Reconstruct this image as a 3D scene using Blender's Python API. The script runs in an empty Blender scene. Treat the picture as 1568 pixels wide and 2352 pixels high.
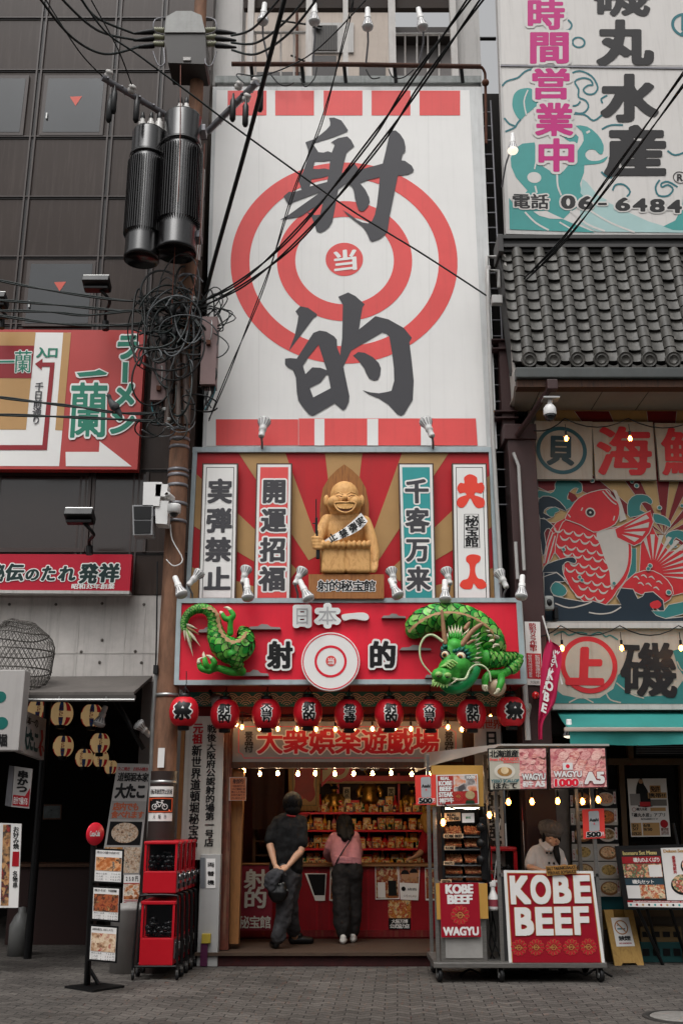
import bpy,bmesh,math,random,hashlib
import numpy as np
from math import sin,cos,pi,radians
from mathutils import Vector as V,Matrix
from mathutils.geometry import tessellate_polygon,delaunay_2d_cdt
RN = random.Random(7)
SC = bpy.context.scene
COL = SC.collection
# ---------------------------------------------------------------- camera, sky, sun, exposure
TILT = radians(16.6); FPX = 2364.0; EYE = V((0,0,1.6))
cam = bpy.data.cameras.new('camera'); CAM = bpy.data.objects.new('camera',cam); COL.objects.link(CAM)
CAM.location = EYE; CAM.rotation_euler =(pi/2+TILT,0,0)
cam.sensor_fit = 'VERTICAL'; cam.sensor_height = 36.0; cam.lens = 36.0*FPX/2352.0
cam.clip_start = 0.05; cam.clip_end = 3000
SC.camera = CAM
SUN_EL,SUN_AZ = radians(62),radians(200) # high, slightly behind the photographer
W = bpy.data.worlds.new('World'); SC.world = W; W.use_nodes = True
nt = W.node_tree; bg = nt.nodes['Background']
sky = nt.nodes.new('ShaderNodeTexSky'); sky.sky_type = 'NISHITA'; sky.sun_disc = False
sky.sun_elevation = SUN_EL; sky.sun_rotation = SUN_AZ; sky.air_density = 1.0; sky.dust_density = 6.0; sky.ozone_density = 0.6
hsv = nt.nodes.new('ShaderNodeHueSaturation'); hsv.inputs['Saturation'].default_value = 0.05 # an overcast, grey-white sky
nt.links.new(sky.outputs[0],hsv.inputs['Color']); nt.links.new(hsv.outputs[0],bg.inputs[0])
bg.inputs[1].default_value = 0.15
sl = bpy.data.lights.new('sun','SUN'); sl.energy = 0.5; sl.angle = radians(28); sl.color =(1,.965,.92)
SUN = bpy.data.objects.new('sun',sl); COL.objects.link(SUN); SUN.location =(0,-20,40)
sd = V((sin(SUN_AZ)*cos(SUN_EL),cos(SUN_AZ)*cos(SUN_EL),sin(SUN_EL)))
SUN.rotation_euler = sd.to_track_quat('Z','Y').to_euler()
SC.view_settings.view_transform = 'Standard'; SC.view_settings.look = 'None'
SC.view_settings.exposure = 0.33; SC.view_settings.gamma = 1.0
SC.cycles.max_bounces = 6; SC.cycles.diffuse_bounces = 3; SC.cycles.glossy_bounces = 3; SC.cycles.transmission_bounces = 5
SC.cycles.transparent_max_bounces = 8; SC.cycles.use_denoising = True; SC.cycles.sample_clamp_indirect = 6
# ---------------------------------------------------------------- the lens: reading of the photograph (1568 x 2352) -> rays
CT,ST = cos(TILT),sin(TILT)
def ray(px,py):
 u =(px-784.0)/FPX; v =(1176.0-py)/FPX
 return V((u,CT-v*ST,ST+v*CT))
class Pl:
 """a real plane in the street; p() gives the point of it seen at a reading of the photograph"""
 def __init__(s,pt,n=(0,-1,0)):
  if isinstance(pt,(int,float)):pt =(0,pt,0)
  s.pt = V(pt); s.n = V(n).normalized()
 def p(s,px,py,off=0.0):
  d = ray(px,py); o = s.pt+s.n*off
  return EYE+d*((o-EYE).dot(s.n)/d.dot(s.n))
 def proj(s,pt,off): # point lifted off the plane
  return V(pt)+s.n*off
def P(px,py,Y):return Pl(Y).p(px,py)
def GP(px,py,z=0.0):return Pl((0,0,z),(0,0,1)).p(px,py)
def ppm(py,Y): # horizontal pixels per metre there
 return FPX*(CT-(1176.0-py)/FPX*ST)/Y
def crop(x0,y0,x1,w=1568): # readings taken in an enlarged crop of the 1707-wide photograph
 k =(x1-x0)/w
 return lambda pts:[((x0+x*k)*0.91857,(y0+y*k)*0.91857)for x,y in pts]
# ---------------------------------------------------------------- materials
def lin(h):
 if not isinstance(h,str):return tuple(h)
 h = h.lstrip('#'); o =[]
 for i in(0,2,4):
  c = int(h[i:i+2],16)/255
  o.append(c/12.92 if c<=.04045 else((c+.055)/1.055)**2.4)
 return tuple(o)
MATS ={}
def mat(key,col='808080',rough=.55,metal=0.,vary=.12,vscale=3.,streak=0.,bump=0.,bscale=40.,emit=0.,spec=.4,alpha=1.,dirt='3a332c',stretch=(1,1,1),trans=0.,ior=1.45):
 if key in MATS:return MATS[key]
 m = bpy.data.materials.new(key); m.use_nodes = True; MATS[key] = m
 t = m.node_tree; b = t.nodes['Principled BSDF']; N = t.nodes.new; L = t.links.new
 c = lin(col)+(1,)
 b.inputs['Base Color'].default_value = c; b.inputs['Roughness'].default_value = rough; b.inputs['Metallic'].default_value = metal
 b.inputs['Specular IOR Level'].default_value = spec; b.inputs['IOR'].default_value = ior
 b.inputs['Alpha'].default_value = alpha; b.inputs['Transmission Weight'].default_value = trans
 co = N('ShaderNodeTexCoord'); mp = N('ShaderNodeMapping'); mp.inputs['Scale'].default_value = stretch; L(co.outputs['Object'],mp.inputs[0])
 src = None
 if vary>0:
  n = N('ShaderNodeTexNoise'); n.inputs['Scale'].default_value = vscale; n.inputs['Detail'].default_value = 6; n.inputs['Roughness'].default_value = .65; L(mp.outputs[0],n.inputs['Vector'])
  r = N('ShaderNodeMapRange'); r.inputs[1].default_value = .3; r.inputs[2].default_value = .7; r.inputs[3].default_value = 1-vary; r.inputs[4].default_value = 1+vary*.5
  L(n.outputs[0],r.inputs[0])
  mx = N('ShaderNodeMix'); mx.data_type = 'RGBA'; mx.blend_type = 'MULTIPLY'; mx.inputs[0].default_value = 1
  mx.inputs[6].default_value = c; L(r.outputs[0],mx.inputs[7]); src = mx.outputs[2]
  r2 = N('ShaderNodeMapRange'); r2.inputs[3].default_value = max(.02,rough-.12); r2.inputs[4].default_value = min(1,rough+.12); L(n.outputs[0],r2.inputs[0]); L(r2.outputs[0],b.inputs['Roughness'])
 if streak>0:
  mp2 = N('ShaderNodeMapping'); mp2.inputs['Scale'].default_value =(9,9,.55); L(co.outputs['Object'],mp2.inputs[0])
  n = N('ShaderNodeTexNoise'); n.inputs['Scale'].default_value = 1.6; n.inputs['Detail'].default_value = 7; n.inputs['Roughness'].default_value = .7; L(mp2.outputs[0],n.inputs['Vector'])
  r = N('ShaderNodeMapRange'); r.inputs[1].default_value = .5; r.inputs[2].default_value = .78; r.inputs[3].default_value = 0; r.inputs[4].default_value = streak; L(n.outputs[0],r.inputs[0])
  mx = N('ShaderNodeMix'); mx.data_type = 'RGBA'; L(r.outputs[0],mx.inputs[0])
  if src:L(src,mx.inputs[6])
  else:mx.inputs[6].default_value = c
  mx.inputs[7].default_value = lin(dirt)+(1,); src = mx.outputs[2]
 if src:L(src,b.inputs['Base Color'])
 if bump>0:
  n = N('ShaderNodeTexNoise'); n.inputs['Scale'].default_value = bscale; n.inputs['Detail'].default_value = 5; L(mp.outputs[0],n.inputs['Vector'])
  bp = N('ShaderNodeBump'); bp.inputs['Strength'].default_value = bump; bp.inputs['Distance'].default_value = .01; L(n.outputs[0],bp.inputs['Height']); L(bp.outputs[0],b.inputs['Normal'])
 if emit>0:
  b.inputs['Emission Color'].default_value = c; b.inputs['Emission Strength'].default_value = emit
 return m
def ramp(t,stops,fac):
 r = t.nodes.new('ShaderNodeValToRGB'); e = r.color_ramp.elements
 while len(e)<len(stops):e.new(.5)
 for i,(p,c)in enumerate(stops):
  e[i].position = p; e[i].color = lin(c)+(1,)
 t.links.new(fac,r.inputs[0]); return r.outputs[0]
def food(key,cols,scale=30.,seed=0.,rough=.5,emit=0.,stretch=(1,1,1)):
 """a printed photograph of food: patches of its colours"""
 if key in MATS:return MATS[key]
 m = mat(key,cols[0],rough,vary=0); t = m.node_tree; b = t.nodes['Principled BSDF']
 co = t.nodes.new('ShaderNodeTexCoord'); mp = t.nodes.new('ShaderNodeMapping'); mp.inputs['Location'].default_value =(seed,seed*1.7,seed*.6); mp.inputs['Scale'].default_value = stretch
 t.links.new(co.outputs['Object'],mp.inputs[0])
 dn = t.nodes.new('ShaderNodeTexNoise'); dn.inputs['Scale'].default_value = scale*.8; dn.inputs['Detail'].default_value = 3; t.links.new(mp.outputs[0],dn.inputs['Vector'])
 dv = t.nodes.new('ShaderNodeVectorMath'); dv.operation = 'MULTIPLY_ADD'; t.links.new(dn.outputs['Color'],dv.inputs[0]); dv.inputs[1].default_value =(1.6/scale,)*3; t.links.new(mp.outputs[0],dv.inputs[2])
 vo = t.nodes.new('ShaderNodeTexVoronoi'); vo.feature = 'SMOOTH_F1'; vo.inputs['Smoothness'].default_value = .35; vo.inputs['Scale'].default_value = scale*1.3; t.links.new(dv.outputs[0],vo.inputs['Vector'])
 no = t.nodes.new('ShaderNodeTexNoise'); no.inputs['Scale'].default_value = scale*.9; no.inputs['Detail'].default_value = 5; t.links.new(mp.outputs[0],no.inputs['Vector'])
 sep = t.nodes.new('ShaderNodeSeparateColor'); t.links.new(vo.outputs['Color'],sep.inputs[0])
 md = t.nodes.new('ShaderNodeMath'); md.operation = 'MULTIPLY_ADD'; t.links.new(no.outputs[0],md.inputs[0]); md.inputs[1].default_value = .9;
 m2 = t.nodes.new('ShaderNodeMath'); m2.operation = 'MULTIPLY_ADD'; t.links.new(sep.outputs[0],m2.inputs[0]); m2.inputs[1].default_value = .55; m2.inputs[2].default_value = -.22
 t.links.new(m2.outputs[0],md.inputs[2])
 n = len(cols); o = ramp(t,[(.12+.76*i/(n-1),c)for i,c in enumerate(cols)],md.outputs[0])
 t.links.new(o,b.inputs['Base Color'])
 if emit:t.links.new(o,b.inputs['Emission Color']); b.inputs['Emission Strength'].default_value = emit
 return m
def wood(key,c1,c2,scale=6.,stretch=(6,6,.6),rough=.6,bump=.15):
 if key in MATS:return MATS[key]
 m = mat(key,c1,rough,vary=0); t = m.node_tree; b = t.nodes['Principled BSDF']
 co = t.nodes.new('ShaderNodeTexCoord'); mp = t.nodes.new('ShaderNodeMapping'); mp.inputs['Scale'].default_value = stretch; t.links.new(co.outputs['Object'],mp.inputs[0])
 n = t.nodes.new('ShaderNodeTexNoise'); n.inputs['Scale'].default_value = scale; n.inputs['Detail'].default_value = 8; n.inputs['Roughness'].default_value = .7; n.inputs['Distortion'].default_value = .8
 t.links.new(mp.outputs[0],n.inputs['Vector'])
 o = ramp(t,[(.32,c1),(.52,c2),(.7,c1)],n.outputs[0]); t.links.new(o,b.inputs['Base Color'])
 bp = t.nodes.new('ShaderNodeBump'); bp.inputs['Strength'].default_value = bump; bp.inputs['Distance'].default_value = .01; t.links.new(n.outputs[0],bp.inputs['Height']); t.links.new(bp.outputs[0],b.inputs['Normal'])
 return m
# ---------------------------------------------------------------- lettering: glyphs of the built-in font, thickened like a brush
_RAW ={}; _GL ={}
def _raw(s,N):
 k =(s,N)
 if k in _RAW:return _RAW[k]
 c = bpy.data.curves.new('lettering','FONT'); c.body = s; o = bpy.data.objects.new('lettering',c); COL.objects.link(o)
 me = o.to_mesh(); me.calc_loop_triangles()
 vs = np.array([v.co[:2]for v in me.vertices])if len(me.vertices)else np.zeros((0,2)); tr =[tuple(t.vertices)for t in me.loop_triangles]
 o.to_mesh_clear(); bpy.data.objects.remove(o); bpy.data.curves.remove(c)
 if len(vs) == 0:return None
 pad = int(N*.26)+2
 w = int(max(1.0,vs[:,0].max())*N)+2*pad; h = int(1.15*N)+2*pad
 M = np.zeros((h,w),bool); q = vs*N+[pad,pad+.15*N]
 for t in tr:
  a,b,c3 = q[list(t)]
  x0,x1 = int(min(a[0],b[0],c3[0])),int(max(a[0],b[0],c3[0]))+1; y0,y1 = int(min(a[1],b[1],c3[1])),int(max(a[1],b[1],c3[1]))+1
  gx,gy = np.meshgrid(np.arange(x0,x1+1),np.arange(y0,y1+1))
  def e(p,r):return(r[0]-p[0])*(gy-p[1])-(r[1]-p[1])*(gx-p[0])
  e1,e2,e3 = e(a,b),e(b,c3),e(c3,a)
  M[y0:y1+1,x0:x1+1]|=((e1>=0)&(e2>=0)&(e3>=0))|((e1<=0)&(e2<=0)&(e3<=0))
 _RAW[k] =(M,pad,vs); return _RAW[k]
def _dil(M,rx,ry,sq=False):
 out = M.copy(); H,Wd = M.shape
 for dy in range(-int(ry),int(ry)+1):
  k = 1-(dy/(ry+.4))**2 if not sq else 1.0
  if k<0:continue
  ex = int(rx*math.sqrt(k)+.3)
  row = M.copy()
  for dx in range(1,ex+1):
   row[:,dx:]|=M[:,:-dx]; row[:,:-dx]|=M[:,dx:]
  if dy>0:out[dy:]|=row[:-dy]
  elif dy<0:out[:dy]|=row[-dy:]
  else:out|=row
 return out
def _contours(A):
 segs ={}
 B = A>.5; H,Wd = A.shape
 cs = B[:-1,:-1]*1+B[:-1,1:]*2+B[1:,1:]*4+B[1:,:-1]*8
 ys,xs = np.nonzero((cs>0)&(cs<15))
 T ={1:[(3,0)],2:[(0,1)],3:[(3,1)],4:[(1,2)],5:[(3,0),(1,2)],6:[(0,2)],7:[(3,2)],8:[(2,3)],9:[(2,0)],10:[(0,1),(2,3)],11:[(2,1)],12:[(1,3)],13:[(1,0)],14:[(0,3)]}
 pos ={}
 def key(y,x,e):
  if e == 0:k =(0,y,x); a,b = A[y,x],A[y,x+1]; p =(x+(.5-a)/(b-a),y)
  elif e == 2:k =(0,y+1,x); a,b = A[y+1,x],A[y+1,x+1]; p =(x+(.5-a)/(b-a),y+1)
  elif e == 3:k =(1,y,x); a,b = A[y,x],A[y+1,x]; p =(x,y+(.5-a)/(b-a))
  else:k =(1,y,x+1); a,b = A[y,x+1],A[y+1,x+1]; p =(x+1,y+(.5-a)/(b-a))
  pos[k] = p; return k
 for y,x in zip(ys,xs):
  for e1,e2 in T[int(cs[y,x])]:segs[key(y,x,e1)] = key(y,x,e2)
 loops =[]
 while segs:
  k0,k = segs.popitem(); lp =[k0]
  while k!=k0 and k in segs:lp.append(k); k = segs.pop(k)
  loops.append([pos[q]for q in lp])
 return loops
def _rdp(p,eps):
 if len(p)<4:return p
 a,b = np.array(p[0]),np.array(p[-1]); q = np.array(p); d = b-a; n = math.hypot(*d)
 dist = np.abs(d[0]*(q[:,1]-a[1])-d[1]*(q[:,0]-a[0]))/n if n>1e-9 else np.hypot(*(q-a).T)
 i = int(dist.argmax())
 if dist[i]<=eps:return[p[0],p[-1]]
 return _rdp(p[:i+1],eps)[:-1]+_rdp(p[i:],eps)
def glyph(s,bx,by,N=64,eps=.22):
 """outline of a character or a word: points (em units), triangles, ink box"""
 k =(s,round(bx,3),round(by,3),N)
 if k in _GL:return _GL[k]
 r = _raw(s,N)
 if r is None:_GL[k] = None; return None
 M,pad,vs = r
 A =(_dil(M,bx*N,by*N,all(ord(c)<128 for c in s)and s.isupper())if bx>0 or by>0 else M).astype(float)
 for _ in range(2):
  A =(np.roll(A,1,0)+2*A+np.roll(A,-1,0))/4; A =(np.roll(A,1,1)+2*A+np.roll(A,-1,1))/4
 lps =[]
 for lp in _contours(A*.9999+1e-5):
  if len(lp)<5:continue
  h = len(lp)//2; q = _rdp(lp[:h+1],eps)[:-1]+_rdp(lp[h:]+[lp[0]],eps)[:-1]
  if len(q)>=3:lps.append(q)
 pts,edges =[],[]
 for l in lps:
  k0 = len(pts); pts += l; edges +=[(k0+i,k0+(i+1)%len(l))for i in range(len(l))]
 vo,_,fo,_,_,_ = delaunay_2d_cdt([V(p)for p in pts],edges,[],0,1e-5)
 vo = np.array([v[:]for v in vo]); fo =[tuple(f)for f in fo]
 if fo: # keep the triangles that lie inside, by the even-odd rule
  cen = np.array([vo[list(f)].mean(0)for f in fo]); ins = np.zeros(len(fo),bool)
  for i,j in edges:
   (x1,y1),(x2,y2) = pts[i],pts[j]
   if y1 == y2:continue
   h =(cen[:,1]>=min(y1,y2))&(cen[:,1]<max(y1,y2)); ins^=h&(cen[:,0]<x1+(cen[:,1]-y1)*(x2-x1)/(y2-y1))
  fo =[f for f,k1 in zip(fo,ins)if k1]
 pts,tris = vo,fo
 pts = np.array(pts)/N-[pad/N,pad/N+.15]
 box =(vs[:,0].min(),vs[:,1].min(),vs[:,0].max(),vs[:,1].max())
 _GL[k] =(pts,[tuple(t)for t in tris],box); return _GL[k]
# ---------------------------------------------------------------- mesh builder
class MB:
 def __init__(s):s.v =[]; s.f =[]; s.m =[]; s.sm =[]; s.mats =[]; s.n = 0
 def eps(s):s.n += 1; return(s.n%41)*2.5e-5 # no two painted layers in one plane
 def mi(s,m):
  if m not in s.mats:s.mats.append(m)
  return s.mats.index(m)
 def add(s,vs,fs,m,smooth=False):
  b = len(s.v); i = s.mi(m); s.v.extend([tuple(v)for v in vs])
  for f in fs:s.f.append(tuple(b+k for k in f)); s.m.append(i); s.sm.append(smooth)
  return s
 def poly(s,pts,m):return s.add(pts,[tuple(range(len(pts)))],m)
 def box(s,c,sz,m,rot=None,bev=0.0,smooth=False):
  c = V(c); hx,hy,hz = sz[0]/2,sz[1]/2,sz[2]/2
  if bev>0:
   bm = bmesh.new(); bmesh.ops.create_cube(bm,size=1)
   for v in bm.verts:v.co = V((v.co.x*sz[0],v.co.y*sz[1],v.co.z*sz[2]))
   bmesh.ops.bevel(bm,geom=bm.edges[:],offset=min(bev,min(sz)*.45),segments=2,affect='EDGES',profile=.6)
   bm.verts.index_update(); vs =[v.co.copy()for v in bm.verts]; fs =[[v.index for v in f.verts]for f in bm.faces]; bm.free()
  else:
   vs =[V((x*hx,y*hy,z*hz))for x in(-1,1)for y in(-1,1)for z in(-1,1)]
   fs =[(0,1,3,2),(4,6,7,5),(0,4,5,1),(2,3,7,6),(0,2,6,4),(1,5,7,3)]
  if rot is not None:vs =[rot@v for v in vs]
  return s.add([c+v for v in vs],fs,m,smooth)
 def bx(s,x0,x1,y0,y1,z0,z1,m,bev=0.0):return s.box(((x0+x1)/2,(y0+y1)/2,(z0+z1)/2),(abs(x1-x0),abs(y1-y0),abs(z1-z0)),m,None,bev)
 def slab(s,pl,pts,m,off=0.,depth=.05,side=None):
  """a plate lying in a plane: its front outline in readings, its own thickness behind"""
  A =[pl.p(x,y,off)for x,y in pts]; B =[a-pl.n*depth for a in A]; n = len(A)
  s.add(A,[t for t in tessellate_polygon([A])]if n>4 else[tuple(range(n))],m)
  s.add(B,[t for t in tessellate_polygon([B])]if n>4 else[tuple(range(n))],side or m)
  return s.add(A+B,[(i,(i+1)%n,n+(i+1)%n,n+i)for i in range(n)],side or m)
 def sheet(s,pl,pts,m,off=.003,holes=()):
  off += s.eps()
  lps =[[pl.p(x,y,off)for x,y in pts]]+[[pl.p(x,y,off)for x,y in h]for h in holes]
  al =[p for l in lps for p in l]
  return s.add(al,[tuple(t)for t in tessellate_polygon(lps)]if len(al)>4 else[tuple(range(len(al)))],m)
 def rect(s,pl,x0,y0,x1,y1,m,off=.003):return s.sheet(pl,[(x0,y0),(x1,y0),(x1,y1),(x0,y1)],m,off)
 def disc(s,pl,cx,cy,r,m,off=.003,r0=0.,n=48,a0=0.,a1=2*pi,sq=1.,depth=0.):
  """true circle in the plane; r in readings across"""
  off += s.eps(); c = pl.p(cx,cy,off); rr =(pl.p(cx+r,cy,off)-c).length; ri = rr*r0/r
  ex = pl.n.cross(V((0,0,1))).normalized()*-1; ez = ex.cross(pl.n)*-1
  if ez.z<0:ez = -ez
  an =[a0+(a1-a0)*i/n for i in range(n+1)]
  o =[c+ex*rr*cos(a)+ez*rr*sq*sin(a)for a in an]
  if depth:
   b =[p-pl.n*depth for p in o]; s.add(o+b,[(i,i+1,n+2+i,n+1+i)for i in range(n)],m,True)
  if ri>0:
   q =[c+ex*ri*cos(a)+ez*ri*sq*sin(a)for a in an]
   return s.add(o+q,[(i,i+1,n+2+i,n+1+i)for i in range(n)],m)
  return s.add([c]+o,[(0,i+1,i+2)for i in range(n)],m)
 def stroke(s,pl,pts,w,m,off=.003,closed=False,taper=None,sub=3):
  """a painted line of width w (readings), smooth through its points"""
  off += s.eps(); p =[V((x,y))for x,y in pts]
  p = smooth2(p,sub,closed); n = len(p); lf =[]; rt =[]
  for i in range(n):
   a = p[i-1]if i or closed else p[0]; b = p[(i+1)%n]if i<n-1 or closed else p[-1]
   d =(b-a); d = d.normalized()if d.length>1e-6 else V((1,0)); nn = V((-d.y,d.x)); k = w/2
   if taper:k*=taper(i/(n-1))
   lf.append(p[i]+nn*k); rt.append(p[i]-nn*k)
  A =[pl.p(q.x,q.y,off)for q in lf]; B =[pl.p(q.x,q.y,off)for q in rt]
  rng = range(n if closed else n-1)
  return s.add(A+B,[(i,(i+1)%n,n+(i+1)%n,n+i)for i in rng],m)
 def tube(s,pts,r,m,n=8,closed=False,cap=True,flat=1.0,up=None):
  p =[V(q)for q in pts]; k = len(p); rs = r if isinstance(r,(list,tuple))else[r]*k
  vs =[]; prev = None
  for i in range(k):
   a = p[i-1]if(i or closed)else p[0]; b = p[(i+1)%k]if(i<k-1 or closed)else p[-1]
   d =(b-a).normalized()if(b-a).length>1e-9 else V((0,0,1))
   if prev is None:
    u = V(up)if up else(V((0,0,1))if abs(d.z)<.9 else V((1,0,0)))
    x = d.cross(u).normalized()
   else:
    x = prev-d*prev.dot(d); x = x.normalized()if x.length>1e-6 else d.orthogonal().normalized()
   prev = x; y = d.cross(x)
   vs +=[p[i]+(x*cos(2*pi*j/n)+y*sin(2*pi*j/n)*flat)*rs[i]for j in range(n)]
  fs =[(i*n+j,i*n+(j+1)%n,((i+1)%k)*n+(j+1)%n,((i+1)%k)*n+j)for i in range(k if closed else k-1)for j in range(n)]
  s.add(vs,fs,m,True)
  if cap and not closed:s.add(vs[:n],[tuple(range(n))],m); s.add(vs[-n:],[tuple(range(n))],m)
  return s
 def cyl(s,a,b,r,m,n=16,r2=None):return s.tube([a,b],[r,r if r2 is None else r2],m,n)
 def lathe(s,prof,o,m,n=24,axis=(0,0,1),smooth=True,arc=None):
  o = V(o); q = V(axis).normalized().to_track_quat('Z','Y').to_matrix(); k = len(prof)
  vs =[o+q@V((r*cos(2*pi*j/n),r*sin(2*pi*j/n),h))for r,h in prof for j in range(n)]
  return s.add(vs,[(i*n+j,i*n+(j+1)%n,(i+1)*n+(j+1)%n,(i+1)*n+j)for i in range(k-1)for j in range(n)],m,smooth)
 def ball(s,c,r,m,n=16,rot=None):
  c = V(c); r = V((r,r,r))if isinstance(r,(int,float))else V(r); h = n//2; vs =[]
  for i in range(h+1):
   t = pi*i/h
   for j in range(n):
    v = V((r.x*sin(t)*cos(2*pi*j/n),r.y*sin(t)*sin(2*pi*j/n),r.z*cos(t)))
    vs.append(c+(rot@v if rot is not None else v))
  return s.add(vs,[(i*n+j,i*n+(j+1)%n,(i+1)*n+(j+1)%n,(i+1)*n+j)for i in range(h)for j in range(n)],m,True)
 def text(s,pl,t,box,m,bold=(.03,.02),off=.006,outline=None,vert=False,fit=None,N=64,gap=0.,out2=None,split=0):
  """lettering on a plane. box: x0,y0,x1,y1 or four corners (top left, top right, bottom right, bottom left)"""
  q =[V(c)for c in box]if not isinstance(box[0],(int,float))else[V((box[0],box[1])),V((box[2],box[1])),V((box[2],box[3])),V((box[0],box[3]))]
  def bi(u,v):return(q[0]*(1-u)+q[1]*u)*(1-v)+(q[3]*(1-u)+q[2]*u)*v
  latin = all(ord(c)<0x2000 for c in t)
  if fit is None:fit = 'bbox'if latin else 'em'
  cells =[]
  if fit == 'bbox':cells =[(t,0,0,1,1)]
  else:
   n = len(t); g = gap/n
   for i,c in enumerate(t):
    a,b = i/n+g/2,(i+1)/n-g/2
    cells.append((c,0,a,1,b)if vert else(c,a,0,b,1))
  lay =[(bold,m,off)]
  if outline:lay.insert(0,((bold[0]+outline[0],bold[1]+outline[0]),outline[1],off-.002))
  if out2:lay.insert(0,((bold[0]+out2[0],bold[1]+out2[0]),out2[1],off-.004))
  for b,mm,of in lay:
   for c,u0,v0,u1,v1 in cells:
    if c in ' 　':continue
    g = glyph(c,b[0],b[1],N)
    if g is None:continue
    pts,tris,bb = g
    if fit == 'em':bb =(.04,-.085,.96,.845)
    else:
     pb = glyph(c,bold[0],bold[1],N)[0]; bb =(pb[:,0].min(),pb[:,1].min(),pb[:,0].max(),pb[:,1].max())
    w,h = bb[2]-bb[0],bb[3]-bb[1]
    vs =[]; of2 = of+s.eps()
    for x,y in pts:
     u = u0+(x-bb[0])/w*(u1-u0); v = v0+(1-(y-bb[1])/h)*(v1-v0)
     c2 = bi(u,v); vs.append(pl.p(c2.x,c2.y,of2)if not split else(c2.x,c2.y))
    if split: # bend the letter round a curved surface: cut long triangles first
     pp =[np.array(q2)for q2 in vs]; todo = list(tris); tris =[]
     while todo:
      a_,b_,c_ = todo.pop(); e =[(np.abs(pp[i]-pp[j]).max(),i,j,o_)for i,j,o_ in((a_,b_,c_),(b_,c_,a_),(c_,a_,b_))]; mxe = max(e,key=lambda z:z[0])
      if mxe[0]>split:pp.append((pp[mxe[1]]+pp[mxe[2]])/2); k2 = len(pp)-1; todo +=[(mxe[1],k2,mxe[3]),(k2,mxe[2],mxe[3])]
      else:tris.append((a_,b_,c_))
     vs =[pl.p(q2[0],q2[1],of)for q2 in pp]
    s.add(vs,tris,mm)
  return s
 def build(s,name,parent=None,**kw):
  me = bpy.data.meshes.new(name)
  if parent is not None:o0 = WL[parent.name]
  else:
   a = np.array(s.v); o0 = V(((a[:,0].min()+a[:,0].max())/2,(a[:,1].min()+a[:,1].max())/2,a[:,2].min()))
  me.from_pydata([(v[0]-o0[0],v[1]-o0[1],v[2]-o0[2])for v in s.v],[],s.f)
  for m in s.mats:me.materials.append(m)
  me.polygons.foreach_set('material_index',s.m); me.polygons.foreach_set('use_smooth',s.sm)
  me.validate(); me.update()
  bm = bmesh.new(); bm.from_mesh(me)
  if kw.get('weld'):bmesh.ops.remove_doubles(bm,verts=bm.verts,dist=1e-5)
  bmesh.ops.recalc_face_normals(bm,faces=bm.faces); bm.to_mesh(me); bm.free()
  o = bpy.data.objects.new(name,me); COL.objects.link(o)
  if parent is not None:o.parent = parent
  else:o.location = o0
  WL[o.name] = V(o0)
  if kw.get('label'):o['label'] = kw['label']
  if kw.get('remesh'):
   md = o.modifiers.new('fuse','REMESH'); md.mode = 'VOXEL'; md.voxel_size = kw['remesh']; md.use_smooth_shade = True
   if kw.get('relax',4):md = o.modifiers.new('relax','SMOOTH'); md.iterations = kw.get('relax',4); md.factor = .5
  if kw.get('fold'):
   tx = bpy.data.textures.get('folds')or bpy.data.textures.new('folds','CLOUDS'); tx.noise_scale = .11; tx.noise_depth = 2
   md = o.modifiers.new('folds','DISPLACE'); md.texture = tx; md.strength = kw['fold']; md.mid_level = .5; md.texture_coords = 'LOCAL'
  if kw.get('sub'):
   md = o.modifiers.new('smooth','SUBSURF'); md.levels = md.render_levels = kw['sub']
  return o
WL ={}
def smooth2(p,sub,closed=False):
 n = len(p)
 if sub<=1 or n<3:return list(p)
 out =[]
 for i in range(n if closed else n-1):
  g = lambda k:p[k%n]if closed else p[max(0,min(n-1,k))]
  a,b,c,d = g(i-1),g(i),g(i+1),g(i+2)
  for j in range(sub):
   t = j/sub
   out.append(.5*((2*b)+(c-a)*t+(2*a-5*b+4*c-d)*t*t+(3*b-a-3*c+d)*t**3))
 if not closed:out.append(p[-1])
 return out
class Ell:
 """front of a rounded body (lantern), for lettering: p() like Pl"""
 def __init__(s,cx,cy,Y,rx,rz,turn=0.):
  s.c = P(cx,cy,Y); s.cx = cx; s.cy = cy; s.k = 1/ppm(cy,Y); s.kz = P(cx,cy-1,Y).z-s.c.z; s.rx = rx; s.rz = rz; s.turn = turn
 def p(s,px,py,off=0.):
  z =(s.cy-py)*s.kz; th =(px-s.cx)*s.k/s.rx+s.turn; r = s.rx*math.sqrt(max(.02,1-min(.98,(z/s.rz)**2)))+off
  return s.c+V((r*sin(th),-r*cos(th),z))
def curve2(pts,sub=4,closed=True):
 return[(v.x,v.y)for v in smooth2([V(p)for p in pts],sub,closed)]
def tag(o,label,cat,group=None,kind=None):
 if label:o['label'] = label
 if cat:o['category'] = cat
 if group:o['group'] = group
 if kind:o['kind'] = kind
 return o
def thing(name,label,cat,loc,group=None):
 o = bpy.data.objects.new(name,None); COL.objects.link(o); o.empty_display_size = .1; o.location = loc; WL[o.name] = V(loc)
 return tag(o,label,cat,group)
def one(mb,name,label,cat,group=None,**kw):return tag(mb.build(name,**kw),label,cat,group)
def struct(mb,name):return tag(mb.build(name),None,None,None,'structure')
def kids(o):return[c for c in COL.objects if c.parent==o]
def clone(root,loc,label=None,scale=None,rot=None):
 def cp(o,par):
  c = o.copy(); COL.objects.link(c); WL[c.name] = WL[o.name]
  if par is not None:c.parent = par
  for ch in KID.get(o.name)or kids(o):cp(ch,c)
  return c
 r = cp(root,None); r.location = loc
 if label:r['label'] = label
 if scale:r.scale = scale
 if rot:r.rotation_euler = rot
 return r
KID ={}
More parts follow.
